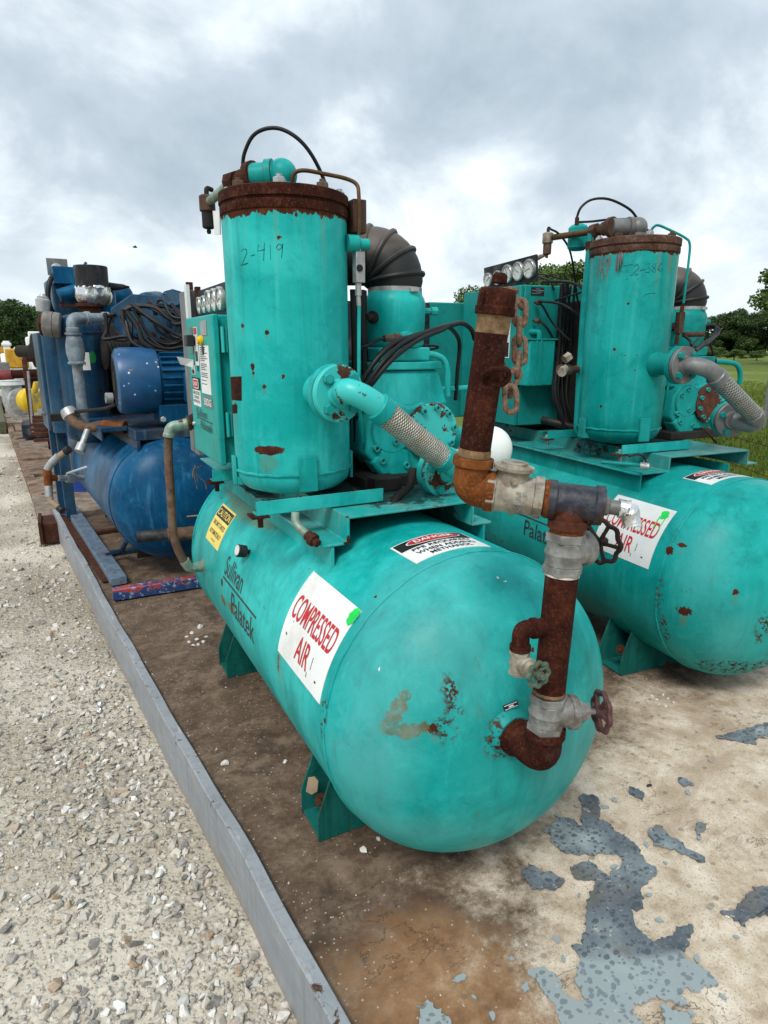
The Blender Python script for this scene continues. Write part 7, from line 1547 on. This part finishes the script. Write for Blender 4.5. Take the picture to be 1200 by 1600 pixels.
# trees seen between the machines
x, y = az(752, 48); tree(x, y, 6.1, 3, 'tall tree whose crown rises behind the far gauge panel', None, 1.0)
x, y = az(858, 50); tree(x, y, 7.5, 3, 'tallest tree, its crown showing between the gauge panel and the far separator', None, 2.6)
x, y = az(915, 54); tree(x, y, 8.0, 3, 'tree behind the far separator with its top beside the black filter', None, 4.1)
for q, (px, d, h, v) in enumerate(sorted(((690, 70, 5.0, 0), (712, 75, 5.4, 1), (735, 66, 5.2, 0), (790, 70, 6.0, 1), (670, 80, 4.6, 2), (820, 72, 6.4, 0), (870, 72, 6.6, 1), (940, 80, 6.6, 0), (1000, 90, 6.5, 1), (1050, 95, 6.4, 0)))):
    x, y = az(px, d); tree(x, y, h, v, ORD[q] + ' tree from the left in the line behind the turquoise machines', 'trees behind the machines', rnd.uniform(0, 6))
for q, (px, d, h, v) in enumerate(sorted(((1085, 100, 5.2, 1), (1105, 98, 5.0, 0), (1128, 100, 5.6, 1), (1150, 98, 5.5, 0), (1172, 96, 5.4, 1), (1195, 100, 5.8, 0), (1225, 96, 6.2, 1), (1260, 98, 6.4, 0), (1142, 108, 6.3, 0), (1178, 106, 6.4, 1)))):
    x, y = az(px, d); tree(x, y, h, v, ORD[q] + ' tree from the left in the dark line beyond the right pasture', 'trees beyond the pasture', rnd.uniform(0, 6))
x, y = az(1252, 60); tree(x, y, 7.8, 2, 'large pale green tree cut by the right edge of the picture', None, .6)
for i, (px, d, h) in enumerate(((1100, 64, 1.6), (1118, 70, 1.4), (1150, 68, 1.1), (1085, 60, 1.5), (1185, 70, 1.0), (1076, 66, 2.0))):
    x, y = az(px, d); r_ = tree(x, y, h, 2, ORD[i] + ' low bush at the foot of the tree line across the pasture', 'bushes at the pasture edge', i * 1.1, 'bush'); r_['category'] = 'bush'; r_.scale.x *= 1.7; r_.scale.y *= 1.7
# grass tufts in the nearer pasture
rg = np.random.default_rng(5); n = 26000
dd = 5.5 + 30 * rg.random(n) ** 1.6; pxx = rg.uniform(1060, 1330, n); aa = R(27.36) + np.arctan((pxx - 600) / 1033.0)
gx, gy = dd * np.sin(aa), dd * np.cos(aa); hh = rg.uniform(.05, .14, n); th = rg.uniform(0, 6.28, n); wv = .006 + .0012 * dd
zb = np.where(gx < 6.2, -.19, -.42) 
v3 = np.stack([np.stack([gx - wv * np.cos(th), gy - wv * np.sin(th), zb], 1), np.stack([gx + wv * np.cos(th), gy + wv * np.sin(th), zb], 1), np.stack([gx + rg.normal(0, .03, n), gy + rg.normal(0, .03, n), zb + hh], 1)], 1).reshape(-1, 3)
me = bpy.data.meshes.new('pasture_tufts'); me.vertices.add(3 * n); me.vertices.foreach_set('co', v3.ravel()); me.loops.add(3 * n); me.loops.foreach_set('vertex_index', np.arange(3 * n)); me.polygons.add(n); me.polygons.foreach_set('loop_start', np.arange(0, 3 * n, 3)); me.polygons.foreach_set('loop_total', np.full(n, 3)); me.update(); me.materials.append(M['grass'])
go = bpy.data.objects.new('pasture_tufts', me); C.objects.link(go); tag(go, kind='stuff')
# a small bird far off
b = MB(); p = Vector((8.822,67.853,10.233)); b.ball(p, .12, 10, 6, (1.8, .8, .7)); b.add([p + V(-.05, 0, .02), p + V(.12, 0, .02), p + V(.0, .35, .15), p + V(-.05, 0, .02), p + V(.12, 0, .02), p + V(.0, -.35, .15)], [(0, 1, 2), (3, 4, 5)]); thing_mesh(b, 'bird', M['dark'], 'tiny dark bird in the sky above the blue machine', 'bird')
